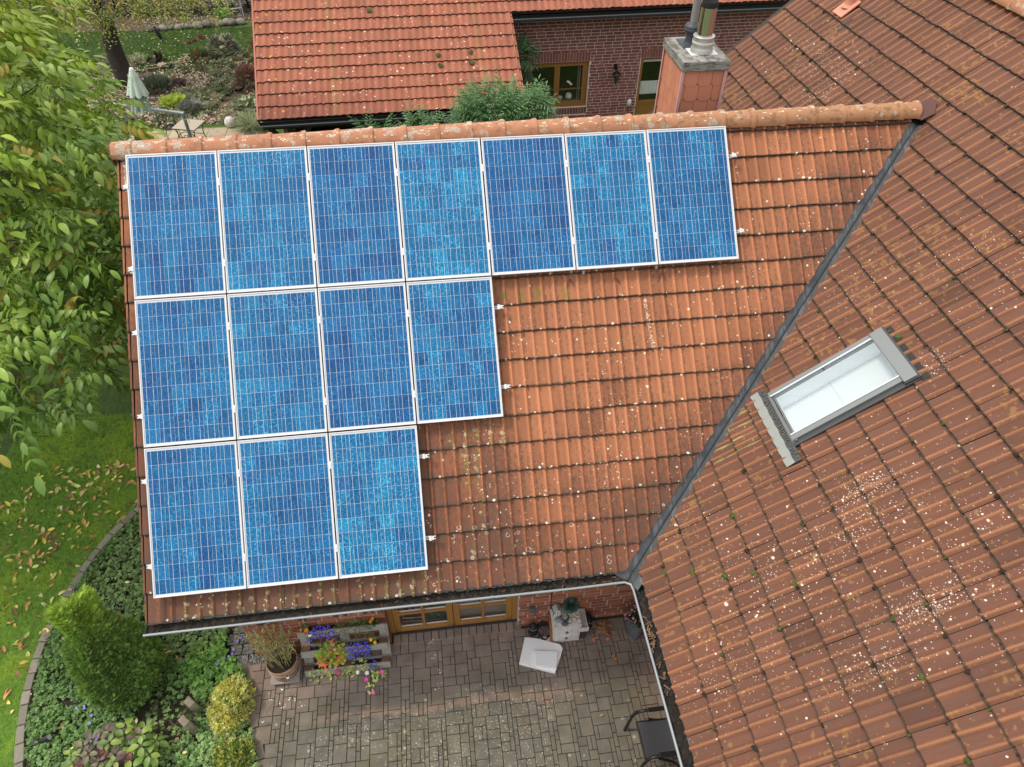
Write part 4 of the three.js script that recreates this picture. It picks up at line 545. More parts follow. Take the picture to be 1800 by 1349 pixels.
  const keep = list.filter(([x, z]) => x > patioEdge(z) + 0.01 && x < 6.2 && z < 6.6).map((e) => [...e, inView(V(e[0], 0, e[1])) ? e[2] * e[3] : 0]).sort((a, b) => b[4] - a[4]);
  const rest = mats.map(() => []);
  keep.forEach(([x, z, w, d], k) => { const g = rbox(w - 0.007, 0.06, d - 0.007, 0.007), m = new THREE.Matrix4().makeRotationFromEuler(new THREE.Euler(rr(-0.012, 0.012, R), rr(-0.012, 0.012, R), rr(-0.012, 0.012, R))).setPosition(x, -0.03 + rr(-0.003, 0.003, R), z); uvFix(g, m); const c = Math.floor(R() * mats.length); if (k < 280) { const q = part('paver', g, mats[c], base); q.applyMatrix4(m); } else rest[c].push(g.applyMatrix4(m)); });
  rest.forEach((l, c) => { if (l.length) part('pavers', merge(l), mats[c], base).userData.kind = 'stuff'; });
  // a row of upright stones along the door sill
  for (let x = 2.30; x < 4.10; x += 0.112) { const g = rbox(0.104, 0.07, 0.20, 0.008), m = new THREE.Matrix4().makeTranslation(x + 0.056, -0.02 + rr(0, 0.006, R), 2.98 + rr(-0.006, 0.006, R)); uvFix(g, m); part('sill_stone', g, mats[1 + Math.floor(R() * 2)], base).applyMatrix4(m); }
  // kerb row on the left border
  for (let z = 3.1; z < 6.4; z += 0.205) { const g = rbox(0.10, 0.06, 0.196, 0.006), a = Math.atan2(patioEdge(z + 0.1) - patioEdge(z), 0.1), m = new THREE.Matrix4().makeRotationY(a).setPosition(patioEdge(z) - 0.01, -0.027, z); uvFix(g, m); part('border_stone', g, mats[2], base).applyMatrix4(m); }
  // old dark cobbles of the strip along the gable
  const cob = [], cobM = [[0.10, 0.095, 0.09], [0.14, 0.135, 0.125], [0.075, 0.072, 0.07]];
  const strip2 = part('cobble_path', box(0.8, 0.02, 4.5, 0.30, -0.0155, 0.85), std(0.03, 0.028, 0.02, 1)); tag(strip2, null, null, null, 'structure');
  const cmat = cobM.map((c) => std(1, 1, 1, 0.9, { map: pixelTex(128, 128, (x, y, q) => { const w = smooth(0.56, 0.62, fbm(x / 7, y / 7, Math.round(c[0] * 999), 3)) * 0.9, k = 0.7 + 0.6 * hash(x, y, 3); q[0] = mix(c[0] * k, 0.42, w); q[1] = mix(c[1] * k, 0.41, w); q[2] = mix(c[2] * k, 0.38, w); }) }));
  for (let j = 0; j < 24; j++) for (let i = 0; i < 4; i++) { const x = -0.03 + i * 0.17 + (j % 2) * 0.06, z = 3.05 - j * 0.17; const m = part('cobble', brickGeo(0.155, 0.06, 0.155), cmat[Math.floor(R() * 3)], strip2); m.position.set(x + rr(-0.008, 0.008, R), -0.02 + rr(-0.004, 0.004, R), z); m.rotation.y = rr(-0.08, 0.08, R); if (j > 12 && i < 1) break; }
}
// ---------- leaves ----------
function leafGeo(len, wid, o = {}) { // pointed oval along +z, folded along the midrib, drooping
  const { n = 4, fold = 0.25, droop = 0.35, tip = 1, base = 0.0 } = o, P = [], I = [], U = [];
  for (let i = 0; i <= n; i++) { const t = i / n, w = wid / 2 * Math.pow(Math.sin(Math.PI * mix(0.06, tip, t)), 0.8) * (i === n ? 0.05 : 1), a = droop * t, z = len * (t - 0.12 * a * t), y = -len * a * t * 0.6; P.push(-w, y + w * fold, z + base, 0, y, z + base, w, y + w * fold, z + base); U.push(0, t, 0.5, t, 1, t); }
  for (let i = 0; i < n; i++) { const a = i * 3; I.push(a, a + 3, a + 1, a + 1, a + 3, a + 4, a + 1, a + 4, a + 2, a + 2, a + 4, a + 5); }
  const g = new THREE.BufferGeometry(); g.setAttribute('position', new THREE.Float32BufferAttribute(P, 3)); g.setAttribute('uv', new THREE.Float32BufferAttribute(U, 2)); g.setIndex(I); g.computeVertexNormals(); return g;
}
const leafMat = (r, g, b, t = 0.35, rough = 0.65) => new THREE.MeshPhysicalMaterial({ color: r === 1 && g === 1 ? lin(1, 1, 1) : lin(r, g, b).multiplyScalar(1.35), roughness: rough, transmission: t, thickness: 0, side: THREE.DoubleSide });
const quat = (z, up = V(0, 1, 0)) => { const zz = z.clone().normalize(), x = up.clone().cross(zz).normalize(), y = zz.clone().cross(x); return new THREE.Quaternion().setFromRotationMatrix(new THREE.Matrix4().makeBasis(x, y, zz)); };
const dirUp = (R, k = 0.6) => V(R() * 2 - 1, R() * k + 0.2, R() * 2 - 1).normalize();
const bark = (r, g, b) => std(1, 1, 1, 0.95, { map: pixelTex(128, 256, (x, y, q) => { const k = 0.45 + 0.9 * fbm(x / 6, y / 30, 3, 4); q[0] = r * k; q[1] = g * k; q[2] = b * k; }), bumpMap: brickBump, bumpScale: 0.004 });
// ---------- walnut tree beside the house ----------
{
  const R = rng(501), variants = [];
  for (let v = 0; v < 5; v++) { // a compound leaf: seven to nine leaflets on a drooping stalk
    const g = [], n = 3 + (v % 2), L = 0.44 + 0.05 * v, pt = (t) => V(0.03 * Math.sin(t * 2 + v), -0.20 * t * t * (0.6 + 0.15 * v), L * t);
    g.push(taper([pt(0), pt(0.35), pt(0.7), pt(1)], [0.0035, 0.0025, 0.0015], 4));
    for (let i = 0; i <= n; i++) for (const s of i === n ? [0] : [-1, 1]) { const t = i === n ? 0.97 : 0.30 + 0.62 * i / n, len = (i === n ? 0.235 : 0.15 + 0.07 * i / n) * rr(0.9, 1.1, R), q = leafGeo(len, len * 0.42, { n: 5, fold: 0.24, droop: rr(0.35, 1.1, R) }); q.rotateZ(s * -0.3); q.rotateX(0.12 + 0.45 * R()); q.rotateY(s * rr(0.95, 1.3, R)); const p = pt(t); q.translate(p.x, p.y, p.z); g.push(q); }
    variants.push(merge(g));
  }
  const tree = thing('walnut_tree', 'large leafy walnut tree with long drooping green leaves left of the tiled roof', 'tree', [-5.2, 0, -3.2]);
  const bm = bark(0.15, 0.135, 0.10), C = V(-4.6, 5.2, -1.9).sub(tree.position), clumps = [];
  // limbs reach to clumps spread over an uneven crown
  const RX = V(4.0, 3.9, 4.5); let tries = 0;
  while (clumps.length < 300 && tries++ < 9000) {
    const d = V(R() * 2 - 1, R() * 1.75 - 0.75, R() * 2 - 1); if (d.length() > 1 || d.length() < 0.2) continue; d.normalize();
    const k = rr(0.66, 1.0, R) * (0.86 + 0.22 * vn(d.x * 3 + 9, d.z * 3 + d.y * 2, 4)), p = C.clone().add(V(d.x * RX.x * k, d.y * RX.y * k, d.z * RX.z * k)), w = p.clone().add(tree.position);
    if (w.x > -0.52 + 0.39 * (w.z + 0.9) * (w.z < -0.9 ? 1 : 0) + 0.42 * clamp(6.75 - w.y, -3, 1.0) - (w.z < -0.9 ? 0.5 : 0.15)) continue; if (w.x > -0.62 + 0.25 * R() && w.z > -4.8) continue; if (w.x > -0.2) continue; if (w.y < 3.5 + 0.25 * Math.max(0, w.z) || w.y > 9.2) continue;
    if (clumps.some((q) => q.distanceTo(p) < 0.5)) continue;
    clumps.push(p);
  }
  // low outer boughs hanging over the lawn edge and boughs beside the ridge
  for (const p of [[-1.2, 4.45, 2.0], [-0.75, 4.4, 1.5], [-1.9, 4.5, 2.1], [-0.8, 4.9, 1.0], [-0.7, 4.3, 0.7], [-2.6, 4.7, 2.2], [-0.75, 5.3, 0.2], [-1.4, 5.0, 1.6], [-0.65, 4.6, -0.3], [-1.9, 4.0, 1.15], [-2.7, 4.1, 1.45], [-1.35, 4.15, 0.4], [-3.4, 4.4, 1.6], [-2.2, 4.9, 0.9], [-1.0, 4.7, -0.2], [-0.75, 5.2, -0.9], [-0.75, 5.5, -1.4], [-0.85, 5.6, -2.0], [-1.5, 5.2, 0.4], [-3.0, 5.3, 1.6], [-1.3, 3.6, 0.2], [-2.3, 3.5, 0.95], [-0.95, 3.9, -0.5]]) clumps.push(V(...p).sub(tree.position));
  const wood = [taper([[0, 0, 0], [0.05, 1.2, 0], [-0.05, 2.6, 0.1], [0.1, 4.0, 0.2], [0, 5.6, 0.1], [0.1, 7.0, 0.2]], [0.27, 0.22, 0.19, 0.13, 0.08, 0.03], 10)];
  part('trunk', wood[0], bm, tree);
  const limbs = []; clumps.forEach((p, i) => { const y0 = clamp(p.y * 0.55, 1.9, 5.6), a = V(0.05, y0, 0.12), m = a.clone().lerp(p, 0.55).add(V(rr(-0.2, 0.2, R), rr(0.05, 0.45, R), rr(-0.2, 0.2, R))); if (i % 2 === 0) limbs.push(taper([a, m, p], [0.035, 0.02, 0.006], 5)); });
  part('limbs', merge(limbs), bm, tree).userData.kind = 'stuff';
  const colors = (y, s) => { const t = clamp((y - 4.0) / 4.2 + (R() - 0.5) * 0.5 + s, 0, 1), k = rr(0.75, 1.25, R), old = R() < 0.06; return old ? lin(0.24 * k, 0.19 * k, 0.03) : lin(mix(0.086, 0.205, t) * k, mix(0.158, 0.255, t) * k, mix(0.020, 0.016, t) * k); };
  const all = [];
  for (const p of clumps) {
    const out = p.clone().sub(C); out.y *= 0.6; out.normalize(); const n = 17 + Math.floor(R() * 8), shade = (R() - 0.5) * 0.25;
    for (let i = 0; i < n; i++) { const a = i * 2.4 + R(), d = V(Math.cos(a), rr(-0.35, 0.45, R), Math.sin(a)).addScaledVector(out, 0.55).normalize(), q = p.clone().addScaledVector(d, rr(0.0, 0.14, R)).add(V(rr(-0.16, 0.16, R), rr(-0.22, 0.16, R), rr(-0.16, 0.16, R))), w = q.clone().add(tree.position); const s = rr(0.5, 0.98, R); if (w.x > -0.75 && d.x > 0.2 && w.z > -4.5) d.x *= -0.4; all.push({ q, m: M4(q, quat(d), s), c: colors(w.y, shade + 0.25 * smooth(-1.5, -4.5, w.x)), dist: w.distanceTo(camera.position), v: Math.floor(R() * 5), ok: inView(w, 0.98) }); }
  }
  all.sort((x, y) => (y.ok - x.ok) || x.dist - y.dist);
  // the leaf sprays nearest to the camera are single meshes, the rest of the crown is one mass
  const bins = new Map(); const single = (c) => { const k = [Math.round(c.r * 40), Math.round(c.g * 40)].join(); if (!bins.has(k)) bins.set(k, leafMat(c.r * 1.3, c.g * 1.3, c.b * 1.3, 0.35, 0.45)); return bins.get(k); };
  for (const e of all.slice(0, 300)) part('leaf', variants[e.v], single(e.c), tree).applyMatrix4(e.m);
  const lm = leafMat(1, 1, 1, 0.35, 0.45); for (let v = 0; v < 5; v++) scatter('crown', variants[v], lm, all.slice(300).filter((e) => e.v === v).map((e) => [e.m, e.c]), tree);
}
// ---------- lawn, fallen leaves, ground cover ----------
{
  const R = rng(521), blades = []; for (let i = 0; i < 6; i++) { const h = rr(0.022, 0.045, R), a = R() * 6.28, l = rr(0.5, 1.5, R), x = rr(-0.012, 0.012, R), z = rr(-0.012, 0.012, R), w = 0.0034; const g = new THREE.BufferGeometry(); g.setAttribute('position', new THREE.Float32BufferAttribute([x - w * Math.sin(a), 0, z + w * Math.cos(a), x + w * Math.sin(a), 0, z - w * Math.cos(a), x + Math.cos(a) * h * l, h, z + Math.sin(a) * h * l], 3)); g.computeVertexNormals(); blades.push(g); }
  const list = []; for (let i = 0; i < 62000; i++) { const z = rr(-2.2, 5.6, R), x = edgeX(z) - 0.03 - Math.pow(R(), 1.15) * 3.4; if (x < -5.6) continue; const f = fbm(x * 2.2, z * 2.2, 5, 3), k = rr(0.7, 1.3, R), y = smooth(0.45, 0.7, f); list.push([M4(V(x, -0.02, z), new THREE.Euler(rr(-0.3, 0.3, R), R() * 6.28, rr(-0.3, 0.3, R)), rr(0.8, 1.4, R)), lin(mix(0.140, 0.200, y) * k, mix(0.240, 0.285, y) * k, 0.032 * k)]); }
  scatter('lawn_grass', merge(blades), leafMat(1, 1, 1, 0.25, 0.8), list);
  const fl = [leafGeo(0.11, 0.05, { fold: 0.5, droop: -0.6 }), leafGeo(0.09, 0.045, { fold: 0.9, droop: 0.5 }), leafGeo(0.13, 0.05, { fold: 0.3, droop: 0.9 })].map((g) => g.rotateZ(0.15)), fc = [[0.44, 0.32, 0.07], [0.33, 0.17, 0.06], [0.40, 0.32, 0.14], [0.16, 0.09, 0.05], [0.30, 0.33, 0.09], [0.42, 0.36, 0.20]];
  const lawnLeaves = [[], [], []]; for (let i = 0; i < 520; i++) { const z = -0.9 + Math.pow(R(), 1.5) * 4.4, x = edgeX(z) + 0.25 - Math.pow(R(), 0.9) * 3.0; const c = fc[Math.floor(R() * 6)], k = rr(0.7, 1.15, R); lawnLeaves[i % 3].push([M4(V(x, 0.022 + rr(0, 0.012, R), z), new THREE.Euler(rr(-0.4, 0.4, R), R() * 6.28, rr(-0.5, 0.5, R)), rr(0.7, 1.3, R)), lin(c[0] * k, c[1] * k, c[2] * k)]); }
  for (let i = 0; i < 26; i++) { const p = [[-3.35, 0.55], [-3.2, 0.75], [-3.6, 0.9]][i % 3]; const c = fc[i % 4]; lawnLeaves[i % 3].push([M4(V(p[0] + rr(-0.25, 0.25, R), 0.03, p[1] + rr(-0.15, 0.15, R)), new THREE.Euler(rr(-0.4, 0.4, R), R() * 6.28, rr(-0.5, 0.5, R)), rr(0.8, 1.3, R)), lin(...c)]); }
  lawnLeaves.forEach((l, i) => scatter('fallen_leaves', fl[i], leafMat(1, 1, 1, 0.15, 0.8), l));
  // ivy-like ground cover, with a paler herb patch and a bare twiggy spot
  const lg = leafGeo(0.036, 0.03, { n: 2, fold: 0.2, droop: 0.3 }), sprig = merge([0, 1.3, 2.6, 3.9, 5.2].map((a, i) => lg.clone().rotateX(-0.2 - 0.2 * (i % 2)).rotateY(a).translate(0, 0.01 * i, 0)));
  const gc = []; const inThuja = (x, z) => Math.hypot(x + 1.42, z - 3.12) < 0.45;
  for (let i = 0; i < 17500; i++) { const z = rr(-0.3, 6.2, R), x = rr(-2.8, 0.7, R); if (x < edgeX(z) + 0.10 || x > (z < 3.0 ? -0.08 : patioEdge(z) - 0.05) || inThuja(x, z)) continue; const tw = Math.hypot(x + 0.75, z - 3.75); if (tw < 0.42 && R() < 0.72) continue; const herb = Math.max(smooth(0.55, 0.25, Math.hypot(x + 0.22, z - 3.1)), smooth(0.5, 0.3, Math.hypot(x + 0.4, z - 4.9)), smooth(0.3, 0.15, Math.hypot(x + 1.2, z - 2.0))), k = rr(0.55, 1.35, R), gy = herb ? mix(0.0, 0.04, R()) : 0, cl = fbm(x * 3, z * 3, 4, 2), grey = smooth(0.45, 0.65, fbm(x * 1.2, z * 1.2, 44, 2)); gc.push([M4(V(x, rr(0.015, 0.09, R) * (0.5 + cl) + gy, z), new THREE.Euler(rr(-0.45, 0.45, R), R() * 6.28, rr(-0.45, 0.45, R)), rr(0.75, 1.25, R) * (1 + 0.25 * herb)), lin(mix(mix(0.068, 0.120, grey), 0.090, herb) * k, mix(mix(0.135, 0.185, grey), 0.19, herb) * k, mix(mix(0.030, 0.060, grey), 0.03, herb) * k)]); }
  scatter('ground_cover', sprig, leafMat(1, 1, 1, 0.25, 0.55), gc);
  const twigs = []; for (let i = 0; i < 60; i++) { const x = -0.75 + rr(-0.55, 0.5, R), z = 3.75 + rr(-0.4, 0.45, R), a = R() * 6.28, l = rr(0.1, 0.28, R); twigs.push(taper([[x, 0.05, z], [x + Math.cos(a) * l * 0.5, rr(0.06, 0.12, R), z + Math.sin(a) * l * 0.5], [x + Math.cos(a) * l, rr(0.04, 0.14, R), z + Math.sin(a) * l]], [0.004, 0.003, 0.0015], 4)); }
  tag(part('dry_twigs', merge(twigs), std(0.20, 0.15, 0.10, 1)), 'dry brown twigs lying in the ground cover beside the conifer', 'twigs', null, 'stuff');
  const bl = []; for (let i = 0; i < 60; i++) { const z = rr(1.5, 5.4, R), x = rr(-2.5, 0.1, R); if (x < edgeX(z) + 0.15 || inThuja(x, z)) continue; const c = fc[[1, 3, 5, 2][i % 4]]; bl.push([M4(V(x, rr(0.09, 0.13, R), z), new THREE.Euler(rr(-0.4, 0.4, R), R() * 6.28, rr(-0.5, 0.5, R)), rr(0.5, 0.9, R)), lin(...c)]); }
  scatter('fallen_leaves', fl[0], leafMat(1, 1, 1, 0.15, 0.8), bl);
  const vio = []; const st = merge([0, 1.26, 2.51, 3.77, 5.03].map((a) => leafGeo(0.016, 0.014, { n: 2 }).rotateX(-0.2).rotateY(a))); for (const [x, z, n] of [[-0.15, 3.1, 5], [-0.02, 3.0, 3], [0.05, 2.75, 2], [-1.9, 3.55, 3], [-2.05, 3.0, 3], [-1.6, 4.0, 3], [-1.75, 3.7, 2], [-0.2, 2.4, 2]]) for (let i = 0; i < n; i++) vio.push([M4(V(x + rr(-0.06, 0.06, R), rr(0.10, 0.16, R), z + rr(-0.06, 0.06, R)), new THREE.Euler(0.3, R() * 6, 0.2), 1.2), lin(0.20, 0.13, 0.55)]);
  scatter('violet_flowers', st, leafMat(1, 1, 1, 0.2), vio);
}
// ---------- conifer ----------
{
  const R = rng(541), t = thing('conifer', 'dense bushy green conifer with pale tips by the roof corner', 'conifer', [-1.36, 0, 3.14]); part('trunk', taper([[0, 0, 0], [0, 1, 0], [-0.02, 2.0, 0]], [0.09, 0.06, 0.02], 8), bark(0.09, 0.06, 0.04), t);
  const nd = []; for (let i = 0; i < 9; i++) { const s = i - 4, l = 0.085 - 0.008 * Math.abs(s), a = s * 0.24, w = 0.0048, g = new THREE.BufferGeometry(), bz = 0.012 * (4 - Math.abs(s)); g.setAttribute('position', new THREE.Float32BufferAttribute([-w, 0, bz, w, 0, bz, Math.sin(a) * l * 0.6 + w * 1.3, 0.006, bz + Math.cos(a) * l * 0.5, Math.sin(a) * l, 0.0, bz + Math.cos(a) * l * 0.8], 3)); g.setIndex([0, 1, 2, 0, 2, 3]); g.computeVertexNormals(); nd.push(g.toNonIndexed()); }
  const spray = merge([merge(nd), merge(nd).rotateZ(1.3).rotateY(0.3)]), l = [];
  for (let i = 0; i < 21000; i++) { const u = R(), y = 2.55 * (1 - Math.sqrt(1 - u * 0.999)) + 0.05, a = R() * 6.28, lump = 0.68 + 0.34 * vn(a * 2.2 + 3, y * 3.4, 6) + 0.24 * vn(a * 6 + 3, y * 8, 16), prof = y < 0.45 ? mix(0.52, 0.78, y / 0.45) : y < 1.9 ? mix(0.78, 0.26, Math.pow((y - 0.45) / 1.45, 1.1)) : mix(0.26, 0.05, (y - 1.9) / 0.6), r = prof * lump * Math.pow(rr(0.66, 1.02, R), 0.5), lean = smooth(1.6, 2.4, y) * 0.10 * Math.sin(a * 2.0 + 1), p = V(Math.cos(a) * r * 0.70 - lean * 1.2, y * 0.84, Math.sin(a) * r * 0.68 + lean), d = V(Math.cos(a) * 0.75 + rr(-0.35, 0.35, R), 0.6 + rr(-0.2, 0.7, R), Math.sin(a) * 0.75 + rr(-0.35, 0.35, R)), k = rr(0.6, 1.3, R), pale = clamp(smooth(1.55, 2.3, y) * 0.75 + 0.45 * smooth(-0.2, -0.8, p.x) + 0.3 * (R() - 0.5), 0, 1), brown = R() < 0.012 + 0.20 * smooth(0.5, 0.9, p.x) * smooth(1.0, 0.4, y); l.push([M4(p, quat(d), rr(0.5, 0.95, R) * (1 + 0.5 * smooth(1.7, 2.4, y))), brown ? lin(0.16 * k, 0.085 * k, 0.03) : lin(mix(0.110, 0.24, pale) * k, mix(0.190, 0.33, pale) * k, 0.036 * k)]); }
  scatter('crown', spray, leafMat(1, 1, 1, 0.2, 0.75), l, t);
}
// ---------- variegated spindle shrubs ----------
function smallLeafShrub(name, label, x, z, rx, ry, rz, n, cols, s = 0.034, seed = 1, y0 = 0.02, group) {
  const R = rng(seed), t = thing(name, label, 'shrub', [x, 0, z], 0, group), lg = leafGeo(s, s * 0.62, { n: 2, fold: 0.15, droop: 0.2 }), sp = merge([0, 1.57, 3.14, 4.71, 0.8].map((a, i) => lg.clone().rotateX(-0.35 - 0.12 * i).rotateY(a).translate(0, 0.006 * i, 0))), l = [];
  const stems = []; for (let i = 0; i < 12; i++) { const a = i * 2.4; stems.push(taper([[0, 0, 0], [Math.cos(a) * rx * 0.3, ry * 0.5, Math.sin(a) * rz * 0.3], [Math.cos(a) * rx * 0.75, ry * 0.85, Math.sin(a) * rz * 0.75]], [0.008, 0.006, 0.003], 5)); } part('stem', merge(stems), std(0.10, 0.07, 0.04, 0.9), t);
  for (let i = 0; i < n; i++) { const a = R() * 6.28, e = Math.asin(R()), lump = 0.8 + 0.4 * vn(a * 1.6 + seed, e * 3, seed), k = lump * Math.pow(rr(0.35, 1, R), 0.4), p = V(Math.cos(a) * Math.cos(e) * rx * k, y0 + Math.sin(e) * ry * k, Math.sin(a) * Math.cos(e) * rz * k), c = cols[Math.floor(Math.pow(R(), 1.0) * cols.length)], b = rr(0.75, 1.2, R); l.push([M4(p, quat(V(p.x / rx, 0.7 + p.y / ry, p.z / rz).add(V(rr(-0.5, 0.5, R), 0, rr(-0.5, 0.5, R)))), rr(0.7, 1.2, R)), lin(c[0] * b, c[1] * b, c[2] * b)]); }
  scatter('crown', sp, leafMat(1, 1, 1, 0.25, 0.55), l, t); return t;
}
smallLeafShrub('spindle_shrub', 'rounded yellow variegated shrub at the left edge of the paving', 0.10, 3.72, 0.30, 0.42, 0.42, 1900, [[0.42, 0.41, 0.12], [0.44, 0.43, 0.20], [0.32, 0.36, 0.10], [0.14, 0.21, 0.06], [0.42, 0.36, 0.07], [0.46, 0.45, 0.27]], 0.034, 3);
smallLeafShrub('spindle_shrub', 'lower greener variegated shrub in front of the yellow one', 0.22, 4.42, 0.28, 0.28, 0.32, 1100, [[0.12, 0.19, 0.04], [0.22, 0.27, 0.05], [0.40, 0.37, 0.12], [0.08, 0.14, 0.03]], 0.034, 5);
// ---------- hydrangeas with large purple-tinged leaves ----------
function hydrangea(label, x, z, rx, h, rz, n, seed, heads, purple) {
  const R = rng(seed), t = thing('hydrangea', label, 'shrub', [x, 0, z]), gs = [0, 1, 2].map((i) => leafGeo(0.135 + 0.015 * i, 0.085 + 0.008 * i, { n: 5, fold: 0.22, droop: 0.35 + 0.2 * i })), cs = [[0.085, 0.155, 0.025], [0.12, 0.21, 0.03], [0.19, 0.27, 0.04], [0.10, 0.085, 0.055], [0.115, 0.075, 0.07], [0.14, 0.13, 0.06]].map((c) => leafMat(...c, 0.25, 0.5)), stems = [];
  const shoots = Math.round(n / 7); for (let i = 0; i < shoots; i++) { const a = i * 2.4, r = Math.sqrt((i + 0.5) / shoots), p = V(Math.cos(a) * r * rx, h * (1.0 - 0.35 * r * r) * rr(0.8, 1.05, R), Math.sin(a) * r * rz); stems.push(taper([[p.x * 0.35, 0, p.z * 0.35], [p.x * 0.7, p.y * 0.55, p.z * 0.7], [p.x, p.y, p.z]], [0.008, 0.007, 0.005], 5)); const pu = R() < purple; for (let k = 0; k < 7; k++) { const b = k * 1.57 + (k > 3 ? 0.78 : 0) + a, low = k > 3 ? 0.06 : 0, d = V(Math.cos(b), (k > 3 ? -0.25 : 0.15) + rr(-0.3, 0.3, R), Math.sin(b)), m = part('leaf', gs[Math.floor(R() * 3)], cs[pu ? 3 + Math.floor(R() * 3) : R() < 0.25 ? 4 : Math.floor(R() * 3)], t); m.position.copy(p).addScaledVector(d, 0.02).add(V(0, -low - rr(0, 0.03, R), 0)); m.quaternion.copy(quat(d)); m.scale.setScalar(rr(0.65, 1.1, R) * (k > 3 ? 1.05 : 0.85)); } }
  part('stems', merge(stems), std(0.12, 0.09, 0.05, 0.9), t);
  heads.forEach(([hx, hy, hz], i) => { const fl = []; for (let k = 0; k < 60; k++) { const d = V(R() * 2 - 1, R() * 1.3 - 0.3, R() * 2 - 1).normalize(), g = new THREE.IcosahedronGeometry(0.011, 0).scale(1, 0.6, 1).translate(d.x * 0.055, d.y * 0.045, d.z * 0.055); const c = rr(0.6, 1.2, R); paint(g, 0.22 * c, 0.07 * c, 0.07 * c); fl.push(g); } part('flower_head', merge(fl), vcol(0.9), t).position.set(hx, hy, hz); });
}
hydrangea('broad hydrangea with purple and green leaves at the bottom edge of the bed', -1.22, 4.30, 0.62, 0.52, 0.42, 230, 7, [[-0.05, 0.42, -0.05], [-0.35, 0.36, 0.1], [0.25, 0.4, 0.05]], 0.5);
hydrangea('small hydrangea with faded red flower heads close under the roof edge', -0.98, 1.25, 0.30, 0.55, 0.65, 120, 9, [[-0.18, 0.5, 0.35], [-0.05, 0.52, 0.5], [-0.2, 0.45, 0.15], [-0.1, 0.5, -0.1]], 0.25);
// ---------- standing stones, garden spotlight ----------
{
  const tex = pixelTex(256, 256, (x, y, q) => { const k = 0.7 + 0.6 * fbm(x / 20, y / 40, 3, 4), m = smooth(0.6, 0.7, fbm(x / 15, y / 15, 8, 3)) * 0.5; q[0] = mix(0.24 * k, 0.13, m); q[1] = mix(0.21 * k, 0.13, m); q[2] = mix(0.155 * k, 0.06, m); }), mat = std(1, 1, 1, 0.95, { map: tex, bumpMap: brickBump, bumpScale: 0.015 });
  const mk = (label, x, z, s, ry) => { const sh = new THREE.Shape([[-0.085, 0], [0.085, 0], [0.095, 0.30], [0.075, 0.40], [0.02, 0.43], [-0.05, 0.39], [-0.09, 0.30]].map((p) => new THREE.Vector2(p[0] * s, p[1] * s))), g = new THREE.ExtrudeGeometry(sh, { depth: 0.07, bevelEnabled: true, bevelSize: 0.012, bevelThickness: 0.012, bevelSegments: 2 }).translate(0, 0, -0.035); const m = part('standing_stone', g, mat); m.position.set(x, -0.02, z); m.rotation.set(0.12, ry, 0.08); tag(m, label, 'stone'); };
  mk('upright grey stone slab, the one nearer the conifer of two', -0.36, 3.68, 0.92, -0.75); mk('upright grey stone slab, the lower one in front of its twin', -0.37, 3.93, 1, -0.75);
  const t = thing('garden_spotlight', 'small black garden spotlight on a spike near the stone edging', 'spotlight', [-2.3, 0, 3.9], 0.2), bl = std(0.012, 0.013, 0.015, 0.4);
  part('head', lathe([[0, -0.07], [0.03, -0.065], [0.034, 0.0], [0.045, 0.06], [0.045, 0.08], [0.04, 0.08], [0.036, 0.065], [0, 0.06]], 20).rotateZ(-1.25).translate(0.06, 0.14, 0), bl, t); part('lens', cyl(0.037, 0.037, 0.006, 0, 0, 0, 20).rotateZ(-1.25).translate(0.134, 0.164, 0), std(0.6, 0.62, 0.64, 0.1), t); part('bracket', merge([box(0.02, 0.10, 0.02, 0, 0.07, 0), box(0.09, 0.03, 0.05, -0.07, 0.11, 0), cyl(0.008, 0.002, 0.12, 0, 0.0, 0, 8)]), bl, t);
}
// ---------- courtyard things ----------
const greyWoodTex = pixelTex(512, 256, (x, y, q) => { const s = fbm(x / 60, y / 5, 3, 4), m = fbm(x / 25, y / 25, 7, 3), k = 0.72 + 0.7 * (s - 0.5) + 0.4 * (m - 0.5), b = smooth(0.6, 0.75, m) * 0.35; q[0] = mix(0.42 * k, 0.24, b); q[1] = mix(0.39 * k, 0.19, b); q[2] = mix(0.35 * k, 0.14, b); });
const greyWood = std(1, 1, 1, 0.9, { map: greyWoodTex, bumpMap: greyWoodTex, bumpScale: 0.004 }), endWood = std(0.21, 0.115, 0.06, 0.9), soil = std(0.022, 0.017, 0.012, 1), blackMetal = std(0.014, 0.015, 0.017, 0.4, { metalness: 0.2 });
const palletM = (() => { const tilt = -0.36, m = new THREE.Matrix4().makeRotationX(tilt).setPosition(1.66, 0.01, 3.40); return m; })();
const onPallet = (x, y, z) => V(x, y, z).applyMatrix4(palletM);
{ // pallet planter leaning on the wall
  const t = thing('pallet_planter', 'weathered grey wooden pallet planter leaning against the brick wall', 'planter', [1.66, 0.01, 3.40]); t.rotation.x = -0.36; const R = rng(601);
  for (const y of [0.05, 0.40, 0.75]) { part('plank', rbox(1.2, 0.105, 0.024, 0.004, rr(-0.005, 0.005, R), y, 0.0), greyWood, t); part('trough_board', rbox(1.18, 0.02, 0.11, 0.003, 0, y - 0.05, -0.066), greyWood, t); part('plank', rbox(1.2, 0.10, 0.022, 0.003, 0, y, -0.135), greyWood, t); for (const x of [-0.535, 0.0, 0.535]) part('block', rbox(0.12, 0.095, 0.095, 0.004, x, y, -0.065), endWood, t); part('soil', box(1.1, 0.06, 0.09, 0, y - 0.008, -0.066), soil, t); }
  for (const x of [-0.55, 0, 0.55]) part('cross_board', rbox(0.13, 0.8, 0.02, 0.003, x, 0.4, -0.158), greyWood, t);
}
